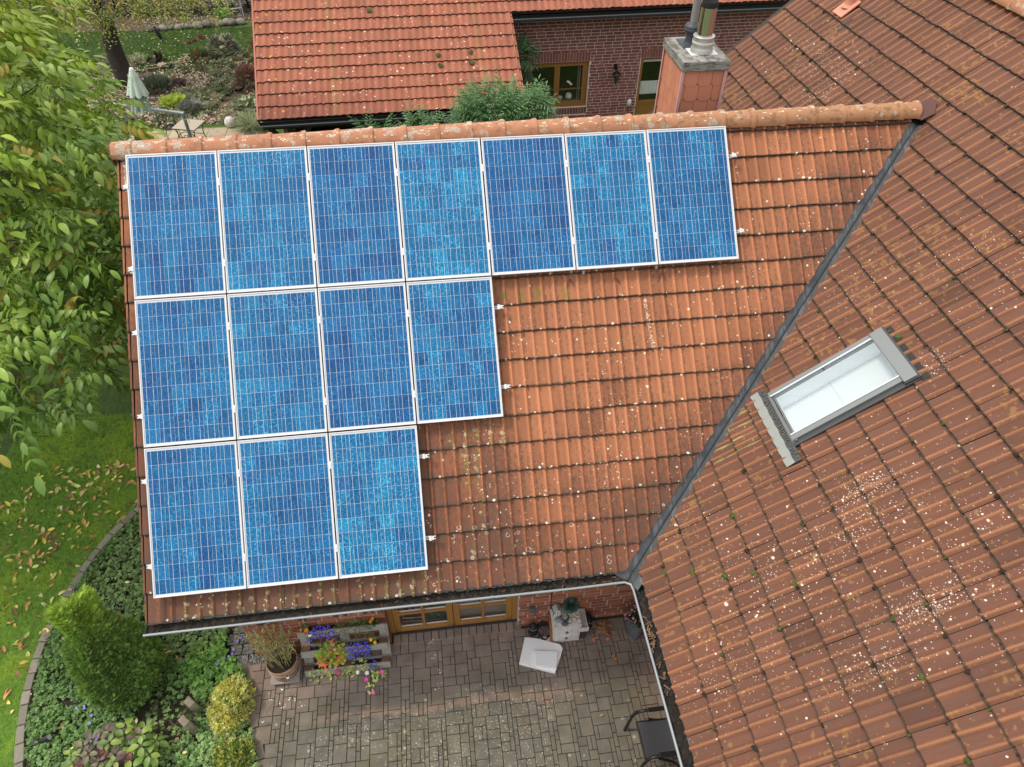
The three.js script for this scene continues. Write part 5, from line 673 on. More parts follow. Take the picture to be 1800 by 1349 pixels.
function flowering(name, label, pos, leafN, spread, lg, lcols, flN, fg, fcol, seed, opts = {}) { // a potted or planted bloomer: foliage and flowers
  const R = rng(seed), t = thing(name, label, opts.cat || 'plant', [pos.x, pos.y, pos.z]), L = [], mat = leafMat(1, 1, 1, 0.25, 0.6), hang = opts.hang || 0;
  const P = () => { const a = R() * 6.28, r = Math.sqrt(R()), d = R(); return V(Math.cos(a) * r * spread[0], rr(0.0, 1, R) * spread[1] * (1 - 0.6 * r * r) - hang * d * d * r, Math.sin(a) * r * spread[2] + hang * 0.5 * d * r); };
  const stems = []; for (let i = 0; i < 7; i++) { const p = P(); stems.push(taper([[0, -0.02, 0], [p.x * 0.4, Math.max(0.02, p.y * 0.7), p.z * 0.4], [p.x, p.y, p.z]], [0.004, 0.003, 0.002], 4)); } part('stems', merge(stems), std(0.08, 0.11, 0.03, 0.8), t);
  for (let i = 0; i < leafN; i++) { const p = P(), c = lcols[Math.floor(R() * lcols.length)], k = rr(0.7, 1.25, R); L.push([M4(p, quat(V(p.x + rr(-0.1, 0.1, R), 0.08 + 0.4 * p.y, p.z + rr(-0.1, 0.1, R))), rr(0.7, 1.2, R)), lin(c[0] * k, c[1] * k, c[2] * k)]); }
  scatter('leaves', lg, mat, L, t);
  const fm2 = (Array.isArray(fcol[0]) ? fcol : [fcol]).map((c) => leafMat(...c, 0.15, 0.6));
  for (let i = 0; i < flN; i++) { const p = P(); p.y += 0.02 + 0.03 * R(); const m = part('flower', fg, fm2[i % fm2.length], t); m.position.copy(p); m.rotation.set(rr(0.1, 0.9, R), R() * 6, rr(-0.3, 0.3, R)); m.scale.setScalar(rr(0.75, 1.15, R)); }
  return t;
}
{
  const petal = (len, w, n, up) => merge(Array.from({ length: n }, (_, i) => leafGeo(len, w, { n: 3, fold: 0.1, droop: 0.3 }).rotateX(-up).rotateY(i / n * 6.283)));
  const lob = petal(0.016, 0.013, 5, 0.2), mari = merge([petal(0.03, 0.017, 10, 0.1), petal(0.022, 0.015, 9, 0.5).translate(0, 0.004, 0), petal(0.014, 0.012, 6, 0.9).translate(0, 0.008, 0)]), pet = merge([petal(0.036, 0.038, 5, 0.45), new THREE.ConeGeometry(0.012, 0.035, 8).rotateX(Math.PI).translate(0, -0.015, 0)]);
  const fine = leafGeo(0.032, 0.008, { n: 2 }), med = leafGeo(0.045, 0.026, { n: 3, fold: 0.2 }), round = leafGeo(0.058, 0.045, { n: 4, fold: 0.15, droop: 0.5 });
  const green = [[0.035, 0.075, 0.02], [0.05, 0.10, 0.025]], lime = [[0.20, 0.30, 0.035], [0.26, 0.35, 0.05], [0.15, 0.25, 0.03], [0.42, 0.17, 0.06]], yg = [[0.30, 0.34, 0.09], [0.20, 0.30, 0.05], [0.38, 0.38, 0.16]];
  const blue = [[0.065, 0.05, 0.50], [0.10, 0.08, 0.58], [0.05, 0.04, 0.38]];
  flowering('lobelia', 'blue lobelia spilling from the upper left of the pallet', onPallet(-0.27, 0.75, -0.02), 150, [0.19, 0.09, 0.09], fine, green, 95, lob, blue, 611, { hang: 0.2 });
  flowering('lobelia', 'blue lobelia in the middle right of the pallet planter', onPallet(0.20, 0.40, -0.01), 160, [0.17, 0.11, 0.10], fine, green, 120, lob, blue, 612, { hang: 0.2 });
  flowering('lobelia', 'sparse blue lobelia at the lower right end of the pallet', onPallet(0.38, 0.06, 0.0), 40, [0.10, 0.06, 0.07], fine, green, 12, lob, blue, 613, { hang: 0.1 });
  flowering('trailing_herb', 'thick green trailing herb on the top right of the pallet', onPallet(0.18, 0.80, 0.0), 520, [0.27, 0.09, 0.13], fine, [[0.075, 0.115, 0.03], [0.10, 0.15, 0.045], [0.06, 0.11, 0.03]], 0, lob, blue, 614, { hang: 0.12 });
  const mg = (label, p, n, col, s) => flowering('marigold', label, p, 26, [0.06, 0.05, 0.05], med, green, n, mari, col, s);
  mg('two orange marigolds at the upper left corner of the pallet', onPallet(-0.49, 0.80, -0.03), 2, [0.75, 0.22, 0.01], 615); mg('yellow orange marigolds at the upper right of the pallet', onPallet(0.44, 0.80, -0.02), 2, [0.80, 0.38, 0.01], 616); mg('small yellow marigolds in the middle right end of the pallet', onPallet(0.42, 0.46, -0.02), 2, [0.80, 0.42, 0.01], 617);
  flowering('begonia', 'lime green and orange leaved plant in the middle of the pallet', onPallet(-0.18, 0.42, 0.0), 190, [0.18, 0.12, 0.12], round, lime, 0, lob, blue, 618, { hang: 0.16 });
  flowering('coleus', 'orange leaved plant hanging under the lime green one', onPallet(-0.20, 0.30, 0.05), 46, [0.15, 0.05, 0.06], round, [[0.55, 0.20, 0.09], [0.48, 0.16, 0.07], [0.5, 0.26, 0.08]], 0, lob, blue, 619, { hang: 0.1 });
  const pk = [[0.50, 0.035, 0.20], [0.30, 0.015, 0.09]];
  flowering('petunia', 'petunia with dark pink flowers at the lower left of the pallet', onPallet(-0.14, 0.05, 0.0), 55, [0.15, 0.08, 0.10], med, yg, 4, pet, pk, 620, { hang: 0.12 });
  flowering('petunia', 'yellow green petunia at the lower left end of the pallet', onPallet(-0.40, 0.05, 0.0), 50, [0.13, 0.06, 0.09], med, yg, 0, pet, pk, 621, { hang: 0.1 });
  flowering('petunia', 'pale petunia with one white flower at the lower middle of the pallet', onPallet(0.14, 0.07, 0.0), 70, [0.15, 0.09, 0.11], med, yg, 2, pet, [[0.7, 0.68, 0.6]], 622, { hang: 0.12 });
  const R = rng(623), t = thing('trailing_petunia', 'long trailing petunia shoot with pink flowers on the paving', 'plant', [2.02, 0, 3.52]); part('shoot', merge([tube([[-0.05, 0.12, -0.12], [0.02, 0.07, 0.0], [-0.02, 0.03, 0.12], [0.03, 0.03, 0.24]], 0.004, 16, 5), tube([[0.02, 0.07, 0.0], [0.1, 0.07, 0.02], [0.14, 0.05, 0.08]], 0.003, 10, 5)]), std(0.12, 0.16, 0.04, 0.8), t);
  const L = []; for (let i = 0; i < 46; i++) { const u = R(), p = u < 0.7 ? V(0.03 * Math.sin(u * 9) + rr(-0.05, 0.05, R), 0.05, -0.1 + u * 0.5) : V(rr(0.02, 0.16, R), 0.06, rr(-0.03, 0.1, R)), c = yg[i % 3]; L.push([M4(p, quat(dirUp(R)), rr(0.8, 1.2, R)), lin(...c)]); } scatter('leaves', med, leafMat(1, 1, 1, 0.25), L, t);
  for (const p of [[0.12, 0.09, -0.02], [-0.1, 0.06, 0.05], [0.0, 0.05, 0.24]]) { const m = part('flower', pet, leafMat(0.62, 0.07, 0.30, 0.15), t); m.position.set(...p); m.rotation.set(0.5, p[0] * 20, 0.1); }
}
{ // willow shoots in a woven basket on a plant trolley
  const R = rng(631), t = thing('willow_basket', 'round woven wicker basket full of willow shoots on a wheeled board', 'planter', [0.80, 0, 3.30]);
  part('trolley', rbox(0.40, 0.03, 0.40, 0.006, 0, 0.085, 0), greyWood, t); for (const [x, z] of [[-0.15, 0.15], [0.15, 0.15], [-0.15, -0.15], [0.15, -0.15]]) part('caster', merge([cyl(0.026, 0.026, 0.02, 0, 0, 0, 14).rotateZ(Math.PI / 2).translate(x, 0.027, z), box(0.012, 0.04, 0.03, x, 0.055, z)]), blackMetal, t);
  part('liner', lathe([[0.165, 0.1], [0.19, 0.40], [0.185, 0.40], [0.16, 0.36]], 28), std(0.05, 0.035, 0.025, 1), t); part('soil', cyl(0.183, 0.183, 0.02, 0, 0.365, 0, 24), soil, t);
  const cols = [[0.25, 0.10, 0.075], [0.17, 0.075, 0.06], [0.42, 0.30, 0.20], [0.36, 0.22, 0.14]], canes = [[], [], [], []];
  for (let k = 0; k < 40; k++) { const h = 0.105 + k * 0.0078, rad = mix(0.178, 0.208, (h - 0.1) / 0.31), ph = R() * 6, pts = []; for (let i = 0; i < 22; i++) { const a = i / 22 * 6.283; pts.push(V(Math.cos(a) * (rad + 0.006 * Math.sin(a * 11 + (k % 2) * Math.PI + ph * 0.1)), h + 0.012 * Math.sin(a * 2 + ph) + rr(-0.004, 0.004, R), Math.sin(a) * (rad + 0.006 * Math.sin(a * 11 + (k % 2) * Math.PI)))); } canes[k > 28 ? 2 + (k % 2) : Math.floor(R() * 4)].push(tube(pts, rr(0.0045, 0.0065, R), 44, 5, true)); }
  canes.forEach((l, i) => l.length && part('wickerwork', merge(l), std(...cols[i], 0.8), t)); part('pale_cord', tube(Array.from({ length: 18 }, (_, i) => V(Math.cos(i / 18 * 6.283) * 0.204, 0.27 + 0.02 * Math.sin(i / 18 * 6.283 + 0.4), Math.sin(i / 18 * 6.283) * 0.204)), 0.006, 40, 6, true), std(0.42, 0.32, 0.24, 0.9), t);
  const shoots = [], lv = []; const lg = leafGeo(0.06, 0.011, { n: 3, droop: 0.5 });
  for (let i = 0; i < 26; i++) { const a = i * 2.4, r = 0.15 * Math.sqrt(R()), h = rr(0.55, 1.15, R), l = rr(0.05, 0.30, R), p0 = V(Math.cos(a) * r, 0.36, Math.sin(a) * r), p2 = V(Math.cos(a) * (r + l) - 0.06, 0.36 + h, Math.sin(a) * (r + l) * 0.5 - 0.02), p1 = p0.clone().lerp(p2, 0.5).add(V(rr(-0.03, 0.03, R), 0.03, 0.02)); shoots.push(taper([p0, p1, p2], [0.006, 0.0045, 0.002], 5)); for (let k = 0; k < 22; k++) { const u = rr(0.15, 1, R), p = p0.clone().lerp(p2, u).lerp(p1, u < 0.5 ? u * 0.3 : 0.1), c = rr(0.7, 1.25, R), y = R(); if (R() < 0.35) continue; lv.push([M4(p, quat(dirUp(R, 1.2)), rr(0.7, 1.2, R)), lin(mix(0.10, 0.22, y) * c, mix(0.15, 0.22, y) * c, 0.045 * c)]); } }
  part('shoots', merge(shoots), std(0.36, 0.29, 0.16, 0.8), t); scatter('leaves', lg, leafMat(1, 1, 1, 0.25), lv, t);
  const birch = part('pale_stick', taper([[-0.13, 0.36, -0.02], [-0.17, 0.8, -0.05], [-0.2, 1.2, -0.08]], [0.02, 0.018, 0.013], 8), std(0.42, 0.36, 0.30, 0.9), t);
}
{ // little chest of drawers with finds on top
  const R = rng(641), x0 = 4.625, x1 = 5.015, z0 = 3.045, z1 = 3.335, H = 0.46, w = x1 - x0, d = z1 - z0, cx = (x0 + x1) / 2, cz = (z0 + z1) / 2;
  const tex = pixelTex(256, 256, (x, y, q) => { const s = fbm(x / 50, y / 5, 3, 4), k = 0.70 + 0.24 * (s - 0.5), m = smooth(0.57, 0.7, fbm(x / 18, y / 14, 8, 3)) * 0.6; q[0] = mix(k, 0.26, m); q[1] = mix(k * 0.97, 0.22, m); q[2] = mix(k * 0.92, 0.18, m); }), mat = std(1, 1, 1, 0.85, { map: tex });
  const t = thing('drawer_cabinet', 'small shabby whitewashed cabinet with two drawers by the brick wall', 'cabinet', [cx, 0, cz]);
  part('carcass', merge([box(0.018, H - 0.02, d, -w / 2 + 0.009, H / 2, 0), box(0.018, H - 0.02, d, w / 2 - 0.009, H / 2, 0), box(w, H, 0.012, 0, H / 2, -d / 2), box(w - 0.04, 0.016, d - 0.03, 0, 0.05, 0), box(w - 0.04, 0.016, d - 0.03, 0, 0.24, 0), box(w - 0.036, 0.03, 0.016, 0, H - 0.03, d / 2 - 0.01), box(w - 0.036, 0.04, 0.016, 0, 0.03, d / 2 - 0.01)]), mat, t);
  part('top', rbox(w + 0.03, 0.024, d + 0.03, 0.006, 0, H + 0.002, 0), mat, t);
  for (const y of [0.145, 0.325]) { const dr = part('drawer', merge([rbox(w - 0.045, 0.165, 0.018, 0.005, 0, y, d / 2 - 0.004), rbox(w - 0.09, 0.12, 0.006, 0.002, 0, y, d / 2 + 0.007)]), mat, t); part('handle', merge([new THREE.TorusGeometry(0.018, 0.004, 6, 16).translate(0, y - 0.008, d / 2 + 0.016), cyl(0.012, 0.012, 0.01, 0, 0, 0, 12).rotateX(Math.PI / 2).translate(0, y + 0.008, d / 2 + 0.014)]), std(0.10, 0.08, 0.06, 0.5, { metalness: 0.5 }), dr); }
  part('label_plate', box(0.10, 0.022, 0.003, 0.09, 0.38, d / 2 + 0.008), std(0.6, 0.62, 0.64, 0.5), t);
  const tr = thing('loose_drawer', 'open empty drawer tray standing beside the shabby cabinet', 'drawer', [5.075, 0, 3.19]); part('tray', merge([box(0.10, 0.012, 0.30, 0, 0.30, 0), box(0.012, 0.08, 0.30, 0.05, 0.335, 0), box(0.012, 0.08, 0.30, -0.05, 0.335, 0), box(0.11, 0.08, 0.012, 0, 0.335, -0.15), box(0.125, 0.095, 0.016, 0, 0.335, 0.15)]), mat, tr); part('support', merge([box(0.09, 0.30, 0.25, 0, 0.15, -0.01)]), std(0.05, 0.04, 0.035, 1), tr);
  const top = H + 0.014, on = (x, z) => [x, top, z];
  { const g = thing('house_lantern', 'small white house shaped tealight lantern on the cabinet', 'lantern', on(4.70, 3.10), 0.12); const wh = std(0.78, 0.78, 0.76, 0.5), sh = new THREE.Shape([[-0.05, 0], [0.05, 0], [0.05, 0.10], [0, 0.15], [-0.05, 0.10]].map((p) => new THREE.Vector2(...p))); for (const [x, y] of [[-0.026, 0.03], [0, 0.03], [0.026, 0.03], [-0.026, 0.058], [0, 0.058], [0.026, 0.058], [-0.02, 0.096], [0.0, 0.098], [0.02, 0.096]]) { const h = new THREE.Path(); h.moveTo(x - 0.008, y - 0.009); h.lineTo(x - 0.008, y + 0.009); h.lineTo(x + 0.008, y + 0.009); h.lineTo(x + 0.008, y - 0.009); sh.holes.push(h); } part('front', new THREE.ExtrudeGeometry(sh, { depth: 0.004, bevelEnabled: false }).rotateX(-0.25).translate(0, 0, 0.045), wh, g); part('body', merge([box(0.004, 0.10, 0.085, -0.05, 0.05, 0.0), box(0.004, 0.10, 0.085, 0.05, 0.05, 0.0), box(0.10, 0.10, 0.004, 0, 0.05, -0.04), box(0.10, 0.004, 0.09, 0, 0.002, 0)]), std(0.08, 0.08, 0.08, 0.8), g); part('roof', merge([box(0.075, 0.005, 0.10, -0.03, 0.125, 0, 0, 0, 0.78), box(0.075, 0.005, 0.10, 0.03, 0.125, 0, 0, 0, -0.78)]), std(0.42, 0.43, 0.45, 0.5), g); }
  { const g = thing('artificial_plant', 'bushy blue green plant in a small pot on the back of the cabinet', 'plant', on(4.90, 3.10)); part('pot', lathe([[0, 0], [0.04, 0], [0.055, 0.075], [0.058, 0.08], [0.05, 0.08], [0.045, 0.06], [0, 0.06]], 18), std(0.25, 0.2, 0.16, 0.8), g); const l = [], lg = leafGeo(0.03, 0.016, { n: 2 }), sp = merge([0, 1.3, 2.6, 3.9, 5.2].map((a) => lg.clone().rotateX(-0.4).rotateY(a))); for (let i = 0; i < 420; i++) { const dd = V(R() * 2 - 1, R() * 1.5 - 0.3, R() * 2 - 1).normalize(), p = dd.clone().multiplyScalar(0.105 * Math.pow(R(), 0.35)).add(V(0, 0.15, 0)), k = rr(0.6, 1.25, R); l.push([M4(p, quat(dd), rr(0.7, 1.1, R)), lin(0.055 * k, 0.115 * k, 0.085 * k)]); } scatter('leaves', sp, leafMat(1, 1, 1, 0.2), l, g); }
  const pebble = (label, x, z, r, c, sy = 0.55, y = 0) => { const g = new THREE.IcosahedronGeometry(r, 3), p = g.attributes.position; for (let i = 0; i < p.count; i++) { const k = 1 + 0.12 * (fbm(p.getX(i) * 30 + r * 99, p.getZ(i) * 30 + p.getY(i) * 20, 3, 2) - 0.5); p.setXYZ(i, p.getX(i) * k * 1.1, p.getY(i) * k * sy, p.getZ(i) * k * 0.9); } const q = mergeVertices(g); q.computeVertexNormals(); const m = part('pebble', q, std(...c, 0.85)); m.position.set(x, top + r * sy * 0.95 + y, z); tag(m, label, 'stone'); };
  pebble('large pale grey pebble at the front left of the cabinet top', 4.705, 3.225, 0.048, [0.26, 0.27, 0.27]); pebble('flat dark grey green pebble at the front edge of the cabinet', 4.785, 3.295, 0.045, [0.12, 0.135, 0.12], 0.4); pebble('light grey pebble lying under the large pale one', 4.75, 3.265, 0.036, [0.33, 0.34, 0.34], 0.4);
  { const g = thing('twig_wreath', 'brown twig wreath lying in the middle of the cabinet top', 'wreath', on(4.80, 3.20)); const l = []; for (let i = 0; i < 16; i++) { const pts = []; const ph = R() * 6; for (let k = 0; k < 14; k++) { const a = k / 14 * 6.283; pts.push(V(Math.cos(a) * rr(0.045, 0.066, R), rr(0.006, 0.035, R), Math.sin(a) * rr(0.045, 0.066, R))); } l.push(tube(pts, 0.003, 30, 4, true)); } part('twigs', merge(l), std(0.12, 0.08, 0.05, 1), g); part('glass_bead', sph(0.016, 0, 0.02, 0, 12), std(0.45, 0.47, 0.44, 0.2), g); part('bow', merge([leafGeo(0.05, 0.02, {}).rotateY(1.2), leafGeo(0.05, 0.02, {}).rotateY(-1.6)]).translate(-0.01, 0.05, -0.04), std(0.55, 0.45, 0.3, 0.8), g); }
  { const g = thing('tealight', 'white tealight in a tin cup at the cabinet front', 'candle', on(4.865, 3.275)); part('cup', lathe([[0, 0], [0.025, 0], [0.028, 0.028], [0.025, 0.028], [0.024, 0.014], [0, 0.014]], 20), std(0.2, 0.2, 0.2, 0.4, { metalness: 0.5 }), g); part('wax', cyl(0.0235, 0.0235, 0.008, 0, 0.018, 0, 20), std(0.8, 0.8, 0.78, 0.4), g); part('wick', cyl(0.0015, 0.0015, 0.012, 0, 0.026, 0, 5), std(0.02, 0.02, 0.02, 1), g); }
  const coral = (label, x, z, n, s) => { const g = thing('ceramic_flower', label, 'ornament', on(x, z)); for (let i = 0; i < n; i++) { const p = [rr(-0.04, 0.04, R) * s, rr(0.0, 0.05, R) * s, rr(-0.04, 0.04, R) * s]; part('petals', merge([0, 1.05, 2.1, 3.14, 4.2, 5.24].map((a) => leafGeo(0.028 * s, 0.02 * s, { n: 3, fold: 0.4, droop: -0.8 }).rotateX(-0.5).rotateY(a))).translate(...p), std(0.74, 0.66, 0.52, 0.6), g); } part('base', new THREE.IcosahedronGeometry(0.035 * s, 1).scale(1, 0.7, 1).translate(0, 0.015, 0), std(0.6, 0.52, 0.40, 0.8), g); };
  coral('cream white ceramic flower cluster at the front right of the cabinet', 4.935, 3.24, 9, 1.0); coral('cream white ceramic flower behind the wreath on the cabinet', 4.835, 3.085, 5, 0.9);
}
{
  const R = rng(651), lantern = (label, x, z, h, r) => { const t = thing('lantern', label, 'lantern', [x, 0, z]); part('glass', lathe([[r, 0.05], [r, h * 0.62]], 22), std(0.02, 0.022, 0.024, 0.1), t); part('base', lathe([[0, 0], [r * 1.15, 0], [r * 1.2, 0.03], [r * 1.05, 0.05], [0, 0.05]], 22), blackMetal, t); part('ring', merge([new THREE.TorusGeometry(r * 1.04, 0.006, 6, 24).rotateX(Math.PI / 2).translate(0, h * 0.62, 0)]), std(0.5, 0.5, 0.48, 0.4), t); part('cap', lathe([[r * 1.12, h * 0.63], [r * 1.1, h * 0.7], [r * 0.7, h * 0.8], [r * 0.55, h * 0.84], [r * 0.55, h * 0.95], [0.02, h * 0.98], [0, h]], 22), blackMetal, t); part('bail', new THREE.TorusGeometry(r * 0.8, 0.004, 5, 18, Math.PI).translate(0, h * 0.85, 0), blackMetal, t); };
  lantern('black cylindrical lantern on the paving left of the cable coil', 4.36, 3.13, 0.27, 0.058); lantern('black lantern against the wall right of the cabinet', 5.19, 3.12, 0.30, 0.062);
  const c = thing('cable_coil', 'loose coil of black cable on the paving beside the cabinet', 'cable', [4.525, 0, 3.16]), pts = []; for (let i = 0; i < 90; i++) { const a = i * 0.42, r = 0.105 + 0.012 * Math.sin(i * 1.7); pts.push(V(Math.cos(a) * r * 0.85, 0.014 + 0.05 * (i / 90) + 0.006 * Math.sin(i * 2.3) + 0.06 * Math.max(0, -Math.sin(a)) * 0.6, Math.sin(a) * r * 1.1)); } part('loops', tube(pts, 0.0085, 400, 6), std(0.016, 0.017, 0.018, 0.5), c); part('loose_end', tube([[-0.06, 0.05, -0.08], [0.0, 0.03, 0.0], [-0.03, 0.02, 0.06]], 0.006, 20, 6), std(0.10, 0.045, 0.03, 0.6), c);
  const s = thing('wall_socket', 'dark grey outdoor socket box on the brick wall with cable', 'socket', [4.355, 0.545, 3.055]); part('box', rbox(0.085, 0.10, 0.05, 0.008, 0, 0, 0, 2), std(0.10, 0.11, 0.12, 0.5), s); part('flap', rbox(0.07, 0.075, 0.01, 0.004, 0, 0.005, 0.028, 2), std(0.085, 0.095, 0.105, 0.5), s); part('lead', tube([[0.02, -0.05, 0.0], [0.04, -0.12, 0.02], [0.1, -0.22, 0.04], [0.17, -0.32, 0.03]], 0.005, 20, 6), std(0.02, 0.02, 0.02, 0.5), s);
  tag(part('wall_cable', tube([[4.625, 2.35, 3.045], [4.628, 1.6, 3.045], [4.618, 0.9, 3.045], [4.624, 0.4, 3.05], [4.6, 0.2, 3.08]], 0.0065, 40, 6), std(0.03, 0.022, 0.02, 0.6)), 'thin dark cable running down the brick wall from the gutter', 'cable');
  const lg = thing('rusty_log', 'orange brown rusted strip of bark leaning beside the cabinet', 'log', [4.612, 0, 3.20]); const rt = pixelTex(128, 128, (x, y, q) => { const k = 0.5 + fbm(x / 8, y / 16, 3, 4); q[0] = 0.26 * k; q[1] = 0.095 * k; q[2] = 0.03 * k; }); part('bark', taper([[0, 0, 0.17], [0.004, 0.16, 0.06], [-0.004, 0.30, -0.06], [-0.01, 0.40, -0.13]], [0.026, 0.03, 0.024, 0.018], 9), std(1, 1, 1, 0.95, { map: rt }), lg);
  // two sheets of white packing foam, one on the other
  const foamTex = pixelTex(256, 256, (x, y, q) => { const k = 0.86 + 0.05 * (fbm(x / 5, y / 5, 3, 3) - 0.5); q[0] = q[1] = k; q[2] = k * 1.01; }), foam = std(1, 1, 1, 0.8, { map: foamTex, bumpMap: brickBump, bumpScale: 0.004 });
  const sheet = (label, pts, y, h) => { const sh = new THREE.Shape(pts.map((p) => new THREE.Vector2(p[0], -p[1]))), g = new THREE.ExtrudeGeometry(sh, { depth: h, bevelEnabled: true, bevelSize: 0.006, bevelThickness: 0.006, bevelSegments: 2 }).rotateX(-Math.PI / 2); const m = part('foam_sheet', g, foam); m.position.y = y; m.rotation.y = 0; return tag(m, label, 'foam sheet'); };
  sheet('large white foam packing sheet lying flat on the courtyard paving', [[4.23, 3.23], [4.40, 3.27], [4.72, 3.40], [4.745, 3.46], [4.70, 3.56], [4.58, 3.79], [4.40, 3.72], [4.10, 3.60]], 0.02, 0.05); sheet('smaller white foam sheet lying on top of the large one', [[4.34, 3.47], [4.66, 3.52], [4.60, 3.76], [4.33, 3.68]], 0.082, 0.03); sheet('thin translucent foam scrap between sheet and cable coil', [[4.47, 3.22], [4.60, 3.26], [4.57, 3.36], [4.42, 3.31]], 0.005, 0.02);
  const br = []; for (let i = 0; i < 40; i++) { const a = R() * 6.28, r = Math.pow(R(), 0.7) * 0.13; br.push([M4(V(5.42 + Math.cos(a) * r, 0.01 + 0.05 * (1 - r / 0.13) * R() + 0.012, 3.14 + Math.abs(Math.sin(a)) * r * 1.2), new THREE.Euler(rr(-0.5, 0.5, R), R() * 6, rr(-0.5, 0.5, R)), rr(0.5, 0.9, R)), lin(rr(0.12, 0.25, R), rr(0.06, 0.11, R), 0.03)]); } for (const [x, z, n] of [[5.22, 3.3, 3], [5.52, 3.36, 5], [5.45, 3.72, 2], [4.35, 4.12, 2], [4.55, 5.0, 1], [4.3, 5.35, 1], [4.72, 5.25, 1], [5.1, 4.4, 1]]) for (let i = 0; i < n; i++) br.push([M4(V(x + rr(-0.06, 0.06, R), 0.014, z + rr(-0.06, 0.06, R)), new THREE.Euler(0.2, R() * 6, rr(-0.4, 0.4, R)), rr(0.5, 0.9, R)), lin(rr(0.16, 0.4, R), rr(0.07, 0.15, R), 0.05)]); scatter('dry_leaves', leafGeo(0.09, 0.045, { fold: 0.6, droop: 0.5 }), leafMat(1, 1, 1, 0.1), br);
  // tapered grey planter with pink asters
  const p = thing('flower_planter', 'tall tapered grey planter with pink flowers under the gutter corner', 'planter', [5.86, 0, 3.33], 0.62), gm = std(0.135, 0.145, 0.16, 0.6); const fr = new THREE.CylinderGeometry(0.20, 0.125, 0.52, 4, 1, true).rotateY(Math.PI / 4).scale(1.0, 1, 1.0).translate(0, 0.26, 0); part('pot', merge([fr.toNonIndexed(), new THREE.CylinderGeometry(0.182, 0.12, 0.50, 4, 1, true).rotateY(Math.PI / 4).translate(0, 0.265, 0).toNonIndexed(), box(0.18, 0.02, 0.18, 0, 0.012, 0)]), gm, p); part('rim', merge([box(0.30, 0.025, 0.022, 0, 0.515, 0.138), box(0.30, 0.025, 0.022, 0, 0.515, -0.138), box(0.022, 0.025, 0.26, 0.138, 0.515, 0), box(0.022, 0.025, 0.26, -0.138, 0.515, 0)]), gm, p); part('soil', box(0.25, 0.02, 0.25, 0, 0.47, 0), soil, p);
  const lv = [], lf = leafGeo(0.035, 0.011, { n: 2 }); for (let i = 0; i < 420; i++) { const a = R() * 6.28, r = 0.21 * Math.sqrt(R()), q = V(Math.cos(a) * r, 0.50 + rr(0, 0.16, R) * (1 - 2 * r * r / 0.09 * 0.3), Math.sin(a) * r), k = rr(0.6, 1.3, R); lv.push([M4(q, quat(dirUp(R, 1.5)), rr(0.8, 1.2, R)), lin(0.035 * k, 0.062 * k, 0.02 * k)]); } scatter('leaves', lf, leafMat(1, 1, 1, 0.2), lv, p);
  const as = merge(Array.from({ length: 9 }, (_, i) => leafGeo(0.022, 0.010, { n: 2 }).rotateX(-0.15).rotateY(i * 0.7))), am = [leafMat(0.56, 0.22, 0.32, 0.2), leafMat(0.62, 0.34, 0.40, 0.2)]; for (let i = 0; i < 52; i++) { const a = R() * 6.28, r = 0.25 * Math.sqrt(R()), m = part('flower', as, am[i % 2], p); m.position.set(Math.cos(a) * r, 0.69 - 0.9 * r * r + rr(-0.03, 0.02, R), Math.sin(a) * r); m.rotation.set(Math.sin(a) * 0.5, R() * 6, -Math.cos(a) * 0.5); }
  // garden chair, black sling seat, half under the eaves
  const ch = thing('garden_chair', 'black metal garden chair with sling seat half hidden under the gutter', 'chair', [5.72, 0, 4.95]), tm = std(0.016, 0.018, 0.02, 0.35, { metalness: 0.3 });
  const slingTex = pixelTex(128, 128, (x, y, q) => { const k = 0.9 + 0.25 * ((x % 4 < 2) === (y % 4 < 2) ? 1 : -1) * 0.5 + 0.1 * (hash(x, y, 2) - 0.5); q[0] = 0.040 * k; q[1] = 0.044 * k; q[2] = 0.05 * k; }); const sling = (pts, w) => { const P = [], I = [], U = []; pts.forEach(([x, y], i) => [-0.5, -0.2, 0.2, 0.5].forEach((s, j) => { P.push(x, y - (Math.abs(s) < 0.3 ? 0.008 : 0), s * w); U.push(i, j); })); for (let i = 0; i < pts.length - 1; i++) for (let j = 0; j < 3; j++) { const a = i * 4 + j, b = a + 4; I.push(a, a + 1, b, b, a + 1, b + 1); } const g = new THREE.BufferGeometry(); g.setAttribute('position', new THREE.Float32BufferAttribute(P, 3)); g.setAttribute('uv', new THREE.Float32BufferAttribute(U, 2)); g.setIndex(I); g.computeVertexNormals(); return g; };
  part('seat', sling([[-0.235, 0.425], [-0.22, 0.44], [-0.1, 0.428], [0.05, 0.42], [0.2, 0.425], [0.235, 0.44]], 0.44), std(1, 1, 1, 0.6, { map: slingTex }), ch); part('backrest', sling([[0.235, 0.45], [0.28, 0.62], [0.33, 0.8], [0.37, 0.92]], 0.44), std(1, 1, 1, 0.6, { map: slingTex }), ch);
  for (const s of [-1, 1]) { part('side_frame', merge([tube([[-0.24, 0.43, s * 0.225], [0, 0.425, s * 0.225], [0.235, 0.44, s * 0.225], [0.3, 0.68, s * 0.225], [0.38, 0.95, s * 0.225]], 0.012, 30, 8)]), tm, ch); part('armrest', merge([tube([[-0.33, 0.0, s * 0.29], [-0.30, 0.3, s * 0.29], [-0.27, 0.52, s * 0.29], [-0.20, 0.63, s * 0.28], [-0.08, 0.655, s * 0.275], [0.1, 0.655, s * 0.27], [0.30, 0.64, s * 0.25]], 0.02, 40, 8), rbox(0.34, 0.022, 0.055, 0.008, 0.06, 0.668, s * 0.272, 2)]), tm, ch); part('leg', merge([tube([[0.28, 0.0, s * 0.27], [0.16, 0.25, s * 0.26], [-0.06, 0.43, s * 0.24]], 0.017, 20, 8)]), tm, ch); }
